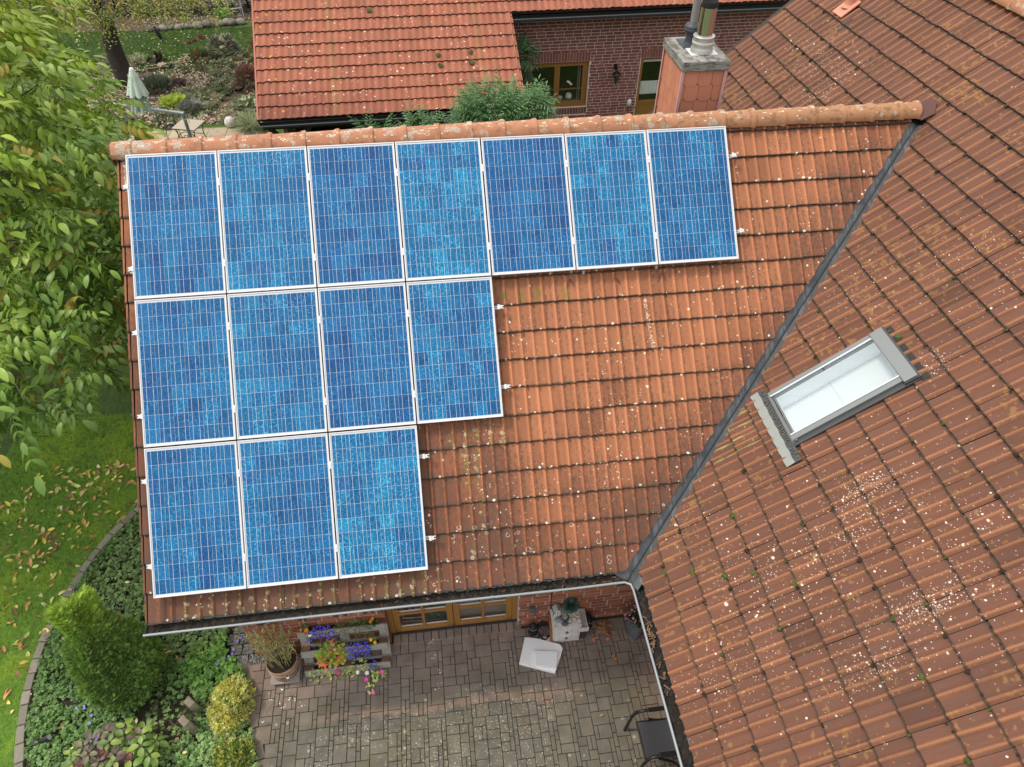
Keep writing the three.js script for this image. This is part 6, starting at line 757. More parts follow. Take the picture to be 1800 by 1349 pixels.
  part('cross_bar', merge([tube([[-0.24, 0.43, -0.225], [-0.24, 0.43, 0.225]], 0.012, 4, 8), tube([[0.235, 0.43, -0.225], [0.235, 0.43, 0.225]], 0.012, 4, 8)]), tm, ch);
  // string of small bulbs from the eaves to the bed
  const sl = thing('string_lights', 'thin cable with small clear bulbs hanging across the planters', 'lights'), sp = [V(1.72, 2.38, 3.72), V(1.25, 1.35, 3.75), V(1.0, 0.85, 3.8), V(0.86, 0.45, 3.72), V(0.55, 0.12, 4.0), V(0.36, 0.06, 4.3), V(0.22, 0.3, 4.6)], cv = new THREE.CatmullRomCurve3(sp); part('cable', tube(sp, 0.0022, 80, 5), std(0.05, 0.06, 0.05, 0.6), sl); for (const u of [0.08, 0.3, 0.5, 0.66, 0.82, 0.97]) { const q = cv.getPoint(u); const b = part('bulb', sph(0.021, 0, -0.028, 0, 14), phys(0.9, 0.93, 0.95, 0.08, { clearcoat: 1 }), sl); b.position.copy(q); part('cap', cyl(0.009, 0.012, 0.022, 0, -0.006, 0, 10), std(0.1, 0.1, 0.1, 0.5), b); }
  // what one sees of the room through the lower panes
  const mat = thing('play_mat', 'green mat with yellow dots on the floor behind the left door', 'mat', [2.98, 0.035, 2.52], -0.1); part('sheet', rbox(0.52, 0.012, 0.5, 0.004, 0, 0.006, 0), std(0.02, 0.12, 0.065, 0.8), mat); for (const [x, z, r, c] of [[0.06, -0.08, 0.035, [0.62, 0.55, 0.06]], [0.13, 0.1, 0.03, [0.62, 0.60, 0.2]], [-0.1, 0.08, 0.022, [0.1, 0.35, 0.1]], [0.02, 0.18, 0.022, [0.1, 0.35, 0.12]]]) part('dot', cyl(r, r, 0.004, x, 0.014, z, 16), std(...c, 0.7), mat); part('card', box(0.08, 0.004, 0.1, -0.16, 0.015, -0.1), std(0.66, 0.66, 0.6, 0.8), mat); part('blue_edge', box(0.2, 0.004, 0.12, 0.02, 0.0145, -0.19), std(0.04, 0.08, 0.4, 0.7), mat);
  const ty = thing('serving_tray', 'dark red rimmed tray with white border behind the left door', 'tray', [2.6, 0.04, 2.60], -0.05); part('base', rbox(0.34, 0.02, 0.30, 0.008, 0, 0.01, 0, 2), std(0.14, 0.03, 0.025, 0.5), ty); part('border', merge([box(0.29, 0.006, 0.012, 0, 0.024, 0.115), box(0.29, 0.006, 0.012, 0, 0.024, -0.115), box(0.012, 0.006, 0.23, 0.145, 0.024, 0), box(0.012, 0.006, 0.23, -0.145, 0.024, 0)]), std(0.7, 0.7, 0.68, 0.5), ty); part('picture', box(0.26, 0.006, 0.2, 0, 0.021, 0), std(0.03, 0.035, 0.04, 0.4), ty); part('motif', merge([box(0.03, 0.004, 0.12, -0.03, 0.026, 0, 0, 0.4, 0), box(0.05, 0.004, 0.05, 0.06, 0.026, -0.03)]), std(0.3, 0.33, 0.36, 0.5), ty);
  const po = thing('round_pouf', 'round dark brown seat pad standing behind the right door', 'pouf', [3.86, 0.03, 2.26]); part('cushion', lathe([[0, 0], [0.2, 0], [0.23, 0.04], [0.23, 0.34], [0.2, 0.38], [0, 0.39]], 30), std(0.07, 0.05, 0.045, 0.9), po);
  const pl = thing('house_plant', 'long leaved green plant on the floor behind the right door', 'plant', [3.38, 0.03, 2.1]); part('pot', lathe([[0, 0], [0.08, 0], [0.11, 0.2], [0.1, 0.2], [0.095, 0.17], [0, 0.17]], 20), std(0.3, 0.28, 0.25, 0.7), pl); const lm2 = leafMat(0.07, 0.15, 0.03, 0.25); for (let i = 0; i < 16; i++) { const m = part('leaf', leafGeo(0.55, 0.035, { n: 6, droop: 0.9 }), lm2, pl); m.position.set(0, 0.2, 0); m.quaternion.copy(quat(V(Math.cos(i * 2.4), rr(0.3, 1.0, R), Math.sin(i * 2.4)))); }
}
// ---------- the house behind ----------
{
  const R = rng(701), nb = thing('neighbour_house', 'dark red brick house behind with a salmon red roof reaching low on the left', 'house', [3.3403, 0, 8.0135], 0.035);
  const TH = Math.PI / 6, roof = { o: V(0, 4.17, -19.2), a: V(1, 0, 0), b: V(0, -Math.sin(TH), Math.cos(TH)), c: V(0, Math.cos(TH), Math.sin(TH)), a0: -3.5, b0: -3.7, w: 15.6, h: 6.6 }, rm = frameMatrix(roof);
  const TX = 2048, TY = 866, S = TX / 15.6, W = 0.172, CO = 0.345;
  const tex = pixelTex(TX, TY, (px, py, q) => { const a = px / S - 3.5, b = py / S - 3.7, ci = Math.floor((a + 3.2) / W), cj = Math.floor((b - 2.7) / CO), t = hash(ci, cj, 7), g = hash(px, py, 3), f = fbm(a * 5, b * 5, 9, 3), low = smooth(1.6, 2.7, b) * smooth(1.5, -3, a) + 0.4 * smooth(0.5, 1, fbm(a * 0.7, b * 0.7, 19, 2)), k = 1 + 0.16 * (t - 0.5) + 0.1 * (g - 0.5) + 0.25 * (f - 0.5), yl = hash(ci, 0, 77) < 0.05 ? 0.4 : 0; q[0] = mix(0.315, 0.22, low) * k; q[1] = mix(mix(0.105, 0.066, low), 0.17, yl * 0.8) * k; q[2] = mix(mix(0.056, 0.038, low), 0.06, yl * 0.8) * k; }, (c) => {
    const Q = rng(71), X = (a) => (a + 3.5) * S, Y = (b) => (b + 3.7) * S; for (let i = 0; i < 1900; i++) { const a = rr(-3.3, 12, Q), b = rr(-1.5, 2.7, Q); if (fbm(a * 2, b * 1.1, 5, 2) < 0.40) continue; lichen(c, X(a), Y(b), S * rr(0.005, 0.014, Q), 0.85, '240,220,212', Q); }
    for (let i = 0; i < 130; i++) { const a = rr(-3.3, 3, Q), b = rr(-1, 2.7, Q); lichen(c, X(a), Y(b), S * rr(0.014, 0.028, Q), 0.8, '240,222,215', Q); } for (const [a, b] of [[-3.1, -0.2], [-3.05, 0.05], [-2.85, 0.95], [-2.75, 1.6], [-2.62, 2.5], [-2.9, -0.3]]) lichen(c, X(a), Y(b), S * 0.035, 0.85, '214,160,20', Q); }, { clamp: true });
  const mat = new THREE.MeshStandardMaterial({ map: tex, vertexColors: true, roughness: 0.75 });
  const xs = [0, 0.03, 0.06, 0.085, 0.105, 0.125, 0.145, 0.16, 0.171], relief = (x) => 0.034 * Math.pow(0.5 - 0.5 * Math.cos(Math.PI * 2 * clamp((x + 0.035) / 0.206, 0, 1)), 1.2);
  const deck = part('roof', merge([slab(roof, [[-3.17, -3.4], [12.3, -3.4], [12.3, -0.06], [3.07, -0.06], [3.07, 2.67], [-3.17, 2.67]], -0.09, -0.04)]).applyMatrix4(rm), darkWood, nb);
  const list = [], rest = soup();
  nb.updateMatrixWorld(true);
  for (let j = 0; j < 18; j++) for (let i = 0; i < 90; i++) { const a = -3.2 + i * W, b = 2.7 - j * CO; if (a > 3.0 && b > 0.1) continue; if (a > 12.1) continue; const w = at(roof, a + 0.09, b - 0.17).applyMatrix4(nb.matrixWorld); list.push({ a, b, vis: inView(w) && a < 7.4 ? 1 / w.distanceTo(camera.position) : 0 }); }
  list.sort((x, y) => y.vis - x.vis);
  list.forEach((e, k) => { const s = tileSoup(xs, relief, e.a + rr(-0.002, 0.002, R), e.b + rr(-0.008, 0.008, R), 0.37, 0.042, 0.03, rr(-0.02, 0.02, R), -0.035, 1 + rr(-0.08, 0.08, R)); if (k < 300) part('roof_tile', toWorld(s, roof, rm), mat, deck); else addSoup(rest, s); });
  part('roof_tiles', toWorld(rest, roof, rm), mat, deck).userData.kind = 'stuff';
  part('rear_roof', slab(roof, [[-3.2, -3.4], [12.3, -3.4], [12.3, 3.2], [-3.2, 3.2]], -0.06, 0).applyMatrix4(new THREE.Matrix4().makeBasis(V(-1, 0, 0), V(0, Math.cos(TH), -Math.sin(TH)), V(0, -Math.sin(TH), -Math.cos(TH))).setPosition(9.1, 5.9 - 1.75, -22.2 - 2.95)), std(0.3, 0.11, 0.08, 0.9), nb);
  // verge boards and moss
  const verge = std(0.40, 0.15, 0.10, 0.8); part('verge', merge([slab(roof, [[3.07, -0.1], [3.10, -0.1], [3.10, 2.7], [3.07, 2.7]], -0.14, 0.02), slab(roof, [[-3.23, -3.4], [-3.19, -3.4], [-3.19, 2.7], [-3.23, 2.7]], -0.14, 0.02)]).applyMatrix4(rm), verge, nb);
  const mo = []; for (const [a, b] of [[1.15, 1.18], [1.95, 1.12], [1.97, 1.42], [1.2, 1.48], [-0.4, -0.28]]) for (let k = 0; k < 6; k++) { const g = new THREE.IcosahedronGeometry(rr(0.025, 0.05, R), 1); g.scale(1, 0.6, 1.2); g.translate(a + rr(-0.04, 0.04, R), 0.03, b + rr(-0.05, 0.05, R)); const d = rr(0.6, 1.4, R); paint(g, 0.07 * d, 0.085 * d, 0.015 * d); mo.push(g); } part('moss', merge(mo).applyMatrix4(rm), vcol(1), nb).userData.kind = 'stuff';
  const gm = std(0.035, 0.04, 0.042, 0.45, { metalness: 0.3 }), gut = (x0, x1, y, z) => { const g = part('gutter', new THREE.CylinderGeometry(0.07, 0.07, x1 - x0, 14, 1, true, Math.PI / 2, Math.PI).rotateZ(Math.PI / 2).translate((x0 + x1) / 2, y, z), gm, nb); part('gutter_bead', cyl(0.012, 0.012, x1 - x0, 0, 0, 0, 8).rotateZ(Math.PI / 2).translate((x0 + x1) / 2, y + 0.005, z + 0.07), std(0.10, 0.11, 0.115, 0.4, { metalness: 0.4 }), g); };
  gut(3.12, 12.2, 4.06, -19.14); gut(-3.2, 3.09, 2.71, -16.80);
  part('soffit', merge([box(9.2, 0.03, 0.5, 7.7, 4.0, -19.45), box(6.2, 0.03, 2.3, -0.05, 2.62, -18.0)]), darkWood, nb);
  // walls
  const bricks = [[0.235, 0.085, 0.070], [0.205, 0.075, 0.065], [0.265, 0.098, 0.080], [0.175, 0.068, 0.060]].map((c) => std(...c, 0.9, { bumpMap: brickBump, bumpScale: 0.003 })), mor = std(0.68, 0.58, 0.52, 0.95);
  const wx0 = 3.66, wx1 = 5.44, wy0 = 1.45, wy1 = 2.72, dx0 = 6.93, dx1 = 7.95, dy0 = 0.3, dy1 = 2.72, zf = -19.7;
  const wall = part('front_wall', merge([box(wx0 - 2.8, 4.05, 0.3, (wx0 + 2.8) / 2, 2.02, zf - 0.153), box(wx1 - wx0, wy0, 0.3, (wx0 + wx1) / 2, wy0 / 2, zf - 0.153), box(wx1 - wx0, 4.05 - wy1, 0.3, (wx0 + wx1) / 2, (4.05 + wy1) / 2, zf - 0.153), box(dx0 - wx1, 4.05, 0.3, (dx0 + wx1) / 2, 2.02, zf - 0.153), box(dx1 - dx0, 4.05 - dy1, 0.3, (dx0 + dx1) / 2, (4.05 + dy1) / 2, zf - 0.153), box(dx1 - dx0, dy0, 0.3, (dx0 + dx1) / 2, dy0 / 2, zf - 0.153), box(12 - dx1, 4.05, 0.3, (12 + dx1) / 2, 2.02, zf - 0.153)]), mor, nb);
  const cell = 0.0833; brickwork(wall, bricks, 2.8, 11.6, 0.04, 4.02, [[wx0 - 0.02, wx1 + 0.02, wy0 - 0.20, wy1 + 0.245], [dx0 - 0.02, dx1 + 0.02, dy0, dy1 + 0.245]], (x, y) => y > 1.1 && x > 5.46 && x < 6.95 && y < 2.9 || (y > 2.9 && y < 3.45 && x < 7.3 && x > 4.6), (m) => (m.position.z += zf - 0.018), R);
  const row = (x0, x1, y, h, n) => { const st = (x1 - x0) / n; for (let i = 0; i < n; i++) { const m = part('brick', brickGeo(st - 0.012, h, 0.024), bricks[Math.floor(R() * 4)], wall); m.position.set(x0 + (i + 0.5) * st, y, zf - 0.006); } };
  row(wx0 - 0.02, wx1 + 0.02, wy1 + 0.125, 0.225, 22); row(dx0 - 0.02, dx1 + 0.02, dy1 + 0.125, 0.225, 13); row(wx0 - 0.02, wx1 + 0.02, wy0 - 0.11, 0.18, 22);
  // brown wooden window with two sashes
  const oak = std(0.27, 0.135, 0.035, 0.5), oakD = std(0.20, 0.09, 0.025, 0.5), glass = phys(1, 1, 1, 0.02, { transmission: 1, thickness: 0, ior: 1.5 });
  const win = part('window', merge([box(wx1 - wx0, 0.07, 0.08, (wx0 + wx1) / 2, wy1 - 0.035, zf - 0.10), box(wx1 - wx0, 0.08, 0.10, (wx0 + wx1) / 2, wy0 + 0.04, zf - 0.09), box(0.08, wy1 - wy0 - 0.15, 0.08, wx0 + 0.04, (wy0 + wy1) / 2, zf - 0.10), box(0.08, wy1 - wy0 - 0.15, 0.08, wx1 - 0.04, (wy0 + wy1) / 2, zf - 0.10)]), oak, nb); const xm = (wx0 + wx1) / 2;
  for (const [a, b] of [[wx0 + 0.08, xm], [xm, wx1 - 0.08]]) { const m = (a + b) / 2, w = b - a, y0 = wy0 + 0.08, y1 = wy1 - 0.07, h = y1 - y0; part('sash', merge([box(0.075, h, 0.06, a + 0.04, (y0 + y1) / 2, zf - 0.085), box(0.075, h, 0.06, b - 0.04, (y0 + y1) / 2, zf - 0.085), box(w - 0.15, 0.075, 0.06, m, y0 + 0.037, zf - 0.085), box(w - 0.15, 0.06, 0.06, m, y1 - 0.03, zf - 0.085)]), oak, win); part('glazing_bar', box(w - 0.15, 0.032, 0.04, m, y0 + 0.42, zf - 0.082), oakD, win); part('pane', box(w - 0.14, h - 0.12, 0.006, m, (y0 + y1) / 2, zf - 0.10), glass, win); }
  const room = part('room', merge([box(9, 0.1, 4.5, 7, 0.35, zf - 2.6), box(9, 0.1, 4.5, 7, 3.2, zf - 2.6), box(9, 3.2, 0.1, 7, 1.8, zf - 4.8), box(0.1, 3.2, 4.5, 2.7, 1.8, zf - 2.6), box(0.1, 3.2, 4.5, 11.5, 1.8, zf - 2.6)]), std(0.06, 0.05, 0.04, 0.9), nb);
  part('inner_sill', box(wx1 - wx0 - 0.1, 0.03, 0.22, xm, wy0 + 0.09, zf - 0.26), std(0.12, 0.1, 0.08, 0.5), win); part('curtain', merge([box(0.02, 1.0, 0.03, wx1 - 0.2, wy0 + 0.6, zf - 0.18), box(0.015, 1.0, 0.03, wx1 - 0.25, wy0 + 0.6, zf - 0.19)]), std(0.28, 0.28, 0.26, 0.9), win);
  // door with glass, lace strip and wooden lower panel
  const d = part('door', merge([box(0.09, dy1 - dy0, 0.08, dx0 + 0.045, (dy0 + dy1) / 2, zf - 0.10), box(0.09, dy1 - dy0, 0.08, dx1 - 0.045, (dy0 + dy1) / 2, zf - 0.10), box(dx1 - dx0 - 0.18, 0.07, 0.08, (dx0 + dx1) / 2, dy1 - 0.035, zf - 0.10), box(dx1 - dx0 - 0.18, 0.09, 0.08, (dx0 + dx1) / 2, 1.44, zf - 0.10), box(dx1 - dx0 - 0.18, 1.1, 0.04, (dx0 + dx1) / 2, dy0 + 0.55, zf - 0.10)]), oak, nb); part('pane', box(dx1 - dx0 - 0.18, 1.14, 0.006, (dx0 + dx1) / 2, 2.06, zf - 0.10), glass, d); part('blind_box', box(dx1 - dx0 - 0.2, 0.06, 0.03, (dx0 + dx1) / 2, dy1 - 0.1, zf - 0.085), std(0.45, 0.46, 0.46, 0.6), d);
  const lace = []; for (let i = 0; i < 30; i++) lace.push(box(0.026, 0.36 + 0.012 * (i % 3), 0.006 + 0.004 * (i % 2), dx0 + 0.12 + i * 0.0265, 1.85 - 0.006 * (i % 3), zf - 0.135 + 0.004 * Math.sin(i * 1.7))); part('lace_curtain', merge(lace), std(0.62, 0.66, 0.64, 0.9), d);
  // coach lamp on the wall
  const lp = tag(new THREE.Group(), 'black coach lamp on the brick wall between window and door', 'lamp'); lp.name = numbered('wall_lamp'); scene.add(lp); lp.position.copy(V(6.2, 2.36, zf + 0.02).applyMatrix4(nb.matrixWorld)); lp.rotation.y = 0.035; part('bracket', merge([rbox(0.09, 0.16, 0.02, 0.006, 0, 0.18, 0.01), tube([[0, 0.2, 0.02], [0, 0.26, 0.10], [0, 0.22, 0.17], [0, 0.12, 0.17]], 0.012, 20, 6)]), blackMetal, lp); part('cap', lathe([[0.13, 0.02], [0.10, 0.07], [0.03, 0.11], [0, 0.13]], 6).translate(0, 0.0, 0.17), blackMetal, lp); part('lantern', lathe([[0.045, -0.2], [0.085, 0.0], [0.11, 0.02]], 6).translate(0, 0.0, 0.17), std(0.05, 0.052, 0.055, 0.2), lp); part('glass_bulb', sph(0.035, 0, -0.09, 0.19, 12), std(0.3, 0.3, 0.28, 0.3), lp); part('finial', lathe([[0, -0.27], [0.02, -0.25], [0.012, -0.22], [0.05, -0.2], [0, -0.19]], 8).translate(0, 0, 0.17), blackMetal, lp);
  const ball = (name, label, cat, x, y, z, r, c) => { const p = V(x, y, z).applyMatrix4(nb.matrixWorld), g = sph(r, 0, 0, 0, 24), m = part(name, g, std(...c, 0.5)); m.position.copy(p); return tag(m, label, cat); }; ball('globe_ornament', 'white globe standing on the sill of the neighbouring window', 'ornament', 4.98, wy0 + 0.20, zf - 0.30, 0.10, [0.7, 0.7, 0.66]);
  const vs = thing('sill_vase', 'small white pot on the sill left of the globe', 'vase', V(4.72, wy0 + 0.105, zf - 0.28).applyMatrix4(nb.matrixWorld).toArray()); part('pot', lathe([[0, 0], [0.05, 0], [0.065, 0.12], [0.058, 0.12], [0.05, 0.08], [0, 0.08]], 18), std(0.6, 0.6, 0.57, 0.6), vs); part('orchid_stem', tube([[0, 0.08, 0], [0.02, 0.35, 0.02], [0.10, 0.52, 0.03], [0.26, 0.50, 0.04]], 0.006, 20, 5), std(0.06, 0.09, 0.03, 0.8), vs); for (const [x, y] of [[0.24, 0.52], [0.29, 0.47], [0.2, 0.54]]) part('blossom', merge([0, 1.26, 2.5, 3.77, 5].map((a) => leafGeo(0.045, 0.035, { n: 2 }).rotateX(-0.2).rotateY(a))).rotateX(0.8).translate(x, y, 0.05), std(0.72, 0.70, 0.68, 0.6), vs);
  const sk = thing('stake_light', 'white egg shaped garden light on a thin stake before the brick wall', 'light', V(6.6, 0, -19.35).applyMatrix4(nb.matrixWorld).toArray()); part('stake', cyl(0.01, 0.01, 1.55, 0, 0.775, 0, 6), blackMetal, sk); part('egg', sph(0.075, 0, 0, 0, 18).scale(0.85, 1.35, 0.85).rotateZ(-0.2).translate(0.01, 1.64, 0), std(0.66, 0.67, 0.67, 0.3), sk);
  // low wing on the left: posts with braces, brick screen wall behind
  const post = std(0.045, 0.038, 0.032, 0.9); for (const [x, z] of [[-2.55, -17.05], [0.2, -17.05], [2.95, -17.05]]) part('post', merge([box(0.13, 2.62, 0.13, x, 1.31, z), box(0.09, 0.75, 0.09, x + 0.27, 2.3, z, 0, 0, -0.75), box(0.09, 0.75, 0.09, x - 0.27, 2.3, z, 0, 0, 0.75)]), post, nb);
  part('beam', box(6.2, 0.16, 0.14, -0.05, 2.6, -17.05), post, nb);
  const w2 = part('screen_wall', merge([box(3.6, 2.5, 0.24, 1.0, 1.25, -18.005), box(0.24, 2.6, 2.2, 2.9, 1.3, -18.6)]), mor, nb); brickwork(w2, bricks, -0.8, 2.75, 0.9, 2.5, [], () => false, (m) => (m.position.z += -17.9), R);
  const rest2 = part('outer_walls', merge([box(0.3, 4, 6, 12, 2, -22.7), box(15.3, 4, 0.3, 4.5, 2, -25.8), box(0.3, 3, 6.5, -2.9, 1.5, -22.4)]), bricks[1], nb);
}
// ---------- greenery between the houses ----------
{
  const R = rng(721), lanc = leafGeo(0.15, 0.032, { n: 4, fold: 0.25, droop: 0.8 }), sprig = merge(Array.from({ length: 9 }, (_, i) => { const t = i / 8, s = i % 2 ? 1 : -1; return lanc.clone().scale(1 - 0.3 * t, 1, 1 - 0.3 * t).rotateX(-0.1).rotateY(i === 8 ? 0 : s * 0.95).translate(0, -0.05 * t * t, 0.34 * t); })), nbM = new THREE.Matrix4().makeRotationY(0.035).setPosition(3.3403, 0, 8.0135);
  const bush = (name, label, cx, cy, cz, rx, ry, rz, n, pal, seed, floor = true) => { const Q = rng(seed), c = V(cx, cy, cz).applyMatrix4(nbM), t = thing(name, label, 'shrub', [c.x, 0, c.z]), l = [], st = []; for (let i = 0; i < 9; i++) { const a = i * 2.4; st.push(taper([[Math.cos(a) * 0.15, floor ? 0 : cy - ry, Math.sin(a) * 0.15], [Math.cos(a) * rx * 0.3, cy * 0.6, Math.sin(a) * rz * 0.3], [Math.cos(a) * rx * 0.6, cy + ry * 0.4, Math.sin(a) * rz * 0.6]], [0.03, 0.02, 0.006], 5)); } part('stem', merge(st), std(0.08, 0.06, 0.04, 0.9), t); for (let i = 0; i < n; i++) { const d = V(Q() * 2 - 1, Q() * 2 - 1, Q() * 2 - 1).normalize(), k = Math.pow(rr(0.25, 1, Q), 0.45) * (0.78 + 0.42 * vn(d.x * 2.4 + seed, d.y * 2.4 + d.z, seed)), p = V(d.x * rx * k, cy + d.y * ry * k, d.z * rz * k), y = smooth(0.2, 0.9, k * (0.5 + 0.5 * d.y) + 0.4 * (Q() - 0.5)), b = rr(0.7, 1.25, Q), dr = d.clone().add(V(rr(-0.6, 0.6, Q), rr(-0.6, 0.3, Q), rr(-0.6, 0.6, Q))); l.push([M4(p, quat(dr), rr(0.7, 1.25, Q)), lin(mix(pal[0][0], pal[1][0], y) * b, mix(pal[0][1], pal[1][1], y) * b, mix(pal[0][2], pal[1][2], y) * b)]); } scatter('crown', sprig, leafMat(1, 1, 1, 0.3, 0.55), l, t); };
  const pal = [[0.018, 0.052, 0.018], [0.058, 0.125, 0.038]];
  bush('bamboo_bush', 'dense narrow leaved green bush standing before the low roof edge', 2.12, 2.55, -15.6, 0.95, 1.10, 0.8, 1900, pal, 31); bush('bamboo_bush', 'right shoulder of green bush in front of the brick wall window', 2.9, 2.62, -15.8, 0.60, 0.95, 0.6, 1000, pal, 32);
  bush('small_bush', 'small green shoots under the black gutter left of the big bush', 0.55, 2.35, -16.2, 0.42, 0.6, 0.4, 210, pal, 33); bush('small_bush', 'low leafy green plants in the shade under the roof edge', -0.35, 2.2, -16.5, 0.8, 0.42, 0.4, 260, [[0.018, 0.048, 0.016], [0.05, 0.12, 0.03]], 34); bush('climber', 'climbing plant at the corner of the salmon roof and brick wall', 3.42, 2.95, -19.25, 0.28, 0.55, 0.25, 130, pal, 35);
}
// ---------- garden behind: lawn, beds, litter, hedge ----------
{
  const R = rng(801);
  const dirt = pixelTex(512, 512, (x, y, q) => { const k = 0.5 + fbm(x / 14, y / 14, 3, 4) + 0.5 * (hash(x, y, 3) - 0.5); q[0] = 0.060 * k; q[1] = 0.046 * k; q[2] = 0.032 * k; }); dirt.repeat.set(0.4, 0.4); const dm = std(1, 1, 1, 1, { map: dirt, color: lin(1.5, 1.5, 1.5) });
  const bedGeo = (pts, y) => new THREE.ShapeGeometry(new THREE.Shape(pts.map((p) => new THREE.Vector2(p[0], -p[1])))).rotateX(-Math.PI / 2).translate(0, y, 0);
  struct('garden_bed', bedGeo([[-9.5, -15.2], [-1.0, -15.2], [-0.9, -19.6], [-2.9, -21.8], [-4.8, -21.3], [-5.6, -20.2], [-7.2, -19.6], [-9.5, -19.2]], -0.010), dm); struct('hedge_bed', bedGeo([[-14, -24.6], [-7, -24.2], [-3.2, -25.4], [0, -26], [0, -30], [-14, -30]], -0.010), dm);
  const mass = (name, zone, n, geo, cols, y0, y1, s0, s1, extra) => { const l = []; let k = 0; while (l.length < n && k++ < n * 6) { const [x, z, w] = zone(); if (w !== undefined && R() > w) continue; const c = cols[Math.floor(R() * cols.length)], b = rr(0.7, 1.25, R); l.push([M4(V(x, rr(y0, y1, R), z), new THREE.Euler(rr(-0.5, 0.5, R), R() * 6.28, rr(-0.5, 0.5, R)), rr(s0, s1, R)), lin(c[0] * b, c[1] * b, c[2] * b)]); } return scatter(name, geo, leafMat(1, 1, 1, 0.2, 0.8), l); };
  const lf = leafGeo(0.085, 0.05, { n: 2, fold: 0.5, droop: 0.4 }), pale = [[0.30, 0.26, 0.21], [0.25, 0.21, 0.165], [0.21, 0.155, 0.10], [0.27, 0.22, 0.09], [0.14, 0.08, 0.045], [0.34, 0.30, 0.26]];
  const bedZone = () => { const x = rr(-8.5, -1.2, R), z = rr(-21.2, -14.9, R); return [x, z, z < -19.4 && x < -5.5 ? 0.15 : smooth(0.3, 0.65, fbm(x * 0.9, z * 0.9, 3, 3))]; };
  mass('leaf_litter', bedZone, 7000, lf, pale, 0.02, 0.13, 0.7, 1.3); mass('leaf_litter', () => [rr(-10, -3, R), rr(-23.8, -20.5, R)], 170, lf, pale, 0.02, 0.04, 0.7, 1.1); mass('leaf_litter', () => [rr(-10, -2.5, R), rr(-27, -24.7, R)], 900, lf, [[0.25, 0.14, 0.09], [0.18, 0.09, 0.05], [0.36, 0.28, 0.22]], 0.01, 0.06, 0.7, 1.1); mass('leaf_litter', () => [rr(-5, -1.5, R), rr(-15.3, -12, R)], 110, lf, pale, 0.03, 0.04, 0.6, 1.0);
  const tuft = merge(Array.from({ length: 12 }, (_, i) => leafGeo(0.13, 0.024, { n: 3, fold: 0.3, droop: 0.5 }).rotateX(-0.9 + 0.35 * (i % 3)).rotateY(i * 2.4)));
  mass('bed_plants', () => { const x = rr(-8.5, -1.1, R), z = rr(-21.3, -15.2, R); return [x, z, smooth(0.50, 0.64, fbm(x * 1.1 + 7, z * 1.1, 23, 3))]; }, 1500, tuft, [[0.06, 0.085, 0.03], [0.10, 0.12, 0.05], [0.12, 0.13, 0.07], [0.05, 0.07, 0.03], [0.12, 0.09, 0.05]], 0.0, 0.12, 0.7, 1.5);
  const grassTuft = merge(Array.from({ length: 7 }, (_, i) => { const a = i * 2.4, h = 0.05, g = new THREE.BufferGeometry(); g.setAttribute('position', new THREE.Float32BufferAttribute([-0.005 + Math.cos(a) * 0.02, 0, Math.sin(a) * 0.02, 0.005 + Math.cos(a) * 0.02, 0, Math.sin(a) * 0.02, Math.cos(a) * 0.04, h, Math.sin(a) * 0.04], 3)); g.computeVertexNormals(); return g; }));
  mass('lawn_grass', () => [rr(-12, -2.2, R), rr(-24.4, -19.8, R)], 22000, grassTuft, [[0.055, 0.105, 0.022], [0.075, 0.125, 0.025], [0.045, 0.085, 0.02]], -0.02, -0.015, 0.8, 1.3);
  // row of field stones along the back bed
  const sm = [[0.20, 0.175, 0.14], [0.25, 0.225, 0.19], [0.16, 0.145, 0.12], [0.12, 0.10, 0.085]].map((c) => std(...c, 0.95, { bumpMap: brickBump, bumpScale: 0.02 })); const where = ['far left', 'beside the birch twigs', 'near the middle', 'below the step ladder'];
  const nth = ['first', 'second', 'third', 'fourth', 'fifth', 'sixth', 'seventh', 'eighth', 'ninth', 'tenth', 'eleventh', 'twelfth', 'thirteenth', 'fourteenth'];
  for (let i = 0; i < 14; i++) { const x = -7.35 + i * 0.27 + rr(-0.05, 0.05, R), z = -24.25 - 0.05 * Math.max(0, i - 3) - rr(0, 0.15, R), r = rr(0.09, 0.20, R), g = new THREE.IcosahedronGeometry(r, 2), p = g.attributes.position; for (let k = 0; k < p.count; k++) { const f = 0.75 + 0.5 * fbm(p.getX(k) * 6 + i * 5, p.getY(k) * 6 + p.getZ(k) * 5, i, 2); p.setXYZ(k, p.getX(k) * f * 1.25, p.getY(k) * f * 0.8, p.getZ(k) * f); } const q = mergeVertices(g); q.computeVertexNormals(); const m = part('field_stone', q, sm[Math.floor(R() * 4)]); m.position.set(x, r * 0.5, z); m.rotation.y = R() * 6; tag(m, nth[i] + ' field stone from the left in the row edging the back bed', 'stone', 'field stones edging the back bed'); }
  // sandstone terrace round the seat
  const ter = part('garden_terrace', bedGeo([[-6, -11], [-1.6, -11], [-1.5, -14.2], [-2.4, -14.9], [-4.4, -14.9], [-6, -14.6]], -0.012), std(0.2, 0.18, 0.13, 1)); tag(ter, null, null, null, 'structure'); const slabM = [[0.42, 0.35, 0.235], [0.46, 0.385, 0.26], [0.38, 0.315, 0.215]].map((c) => std(...c, 0.9, { bumpMap: brickBump, bumpScale: 0.003 })); for (let j = 0; j < 6; j++) for (let i = 0; i < 8; i++) { const w = 0.58, x = -5.9 + i * w + (j % 2) * 0.2, z = -11.4 - j * 0.6; if (x > -1.9 || (z < -14.3 && x > -2.6)) continue; const m = part('slab', brickGeo(0.565, 0.04, 0.585), slabM[Math.floor(R() * 3)], ter); m.position.set(x + 0.29, -0.012 + rr(0, 0.004, R), z - 0.1); m.rotation.y = rr(-0.01, 0.01, R); }
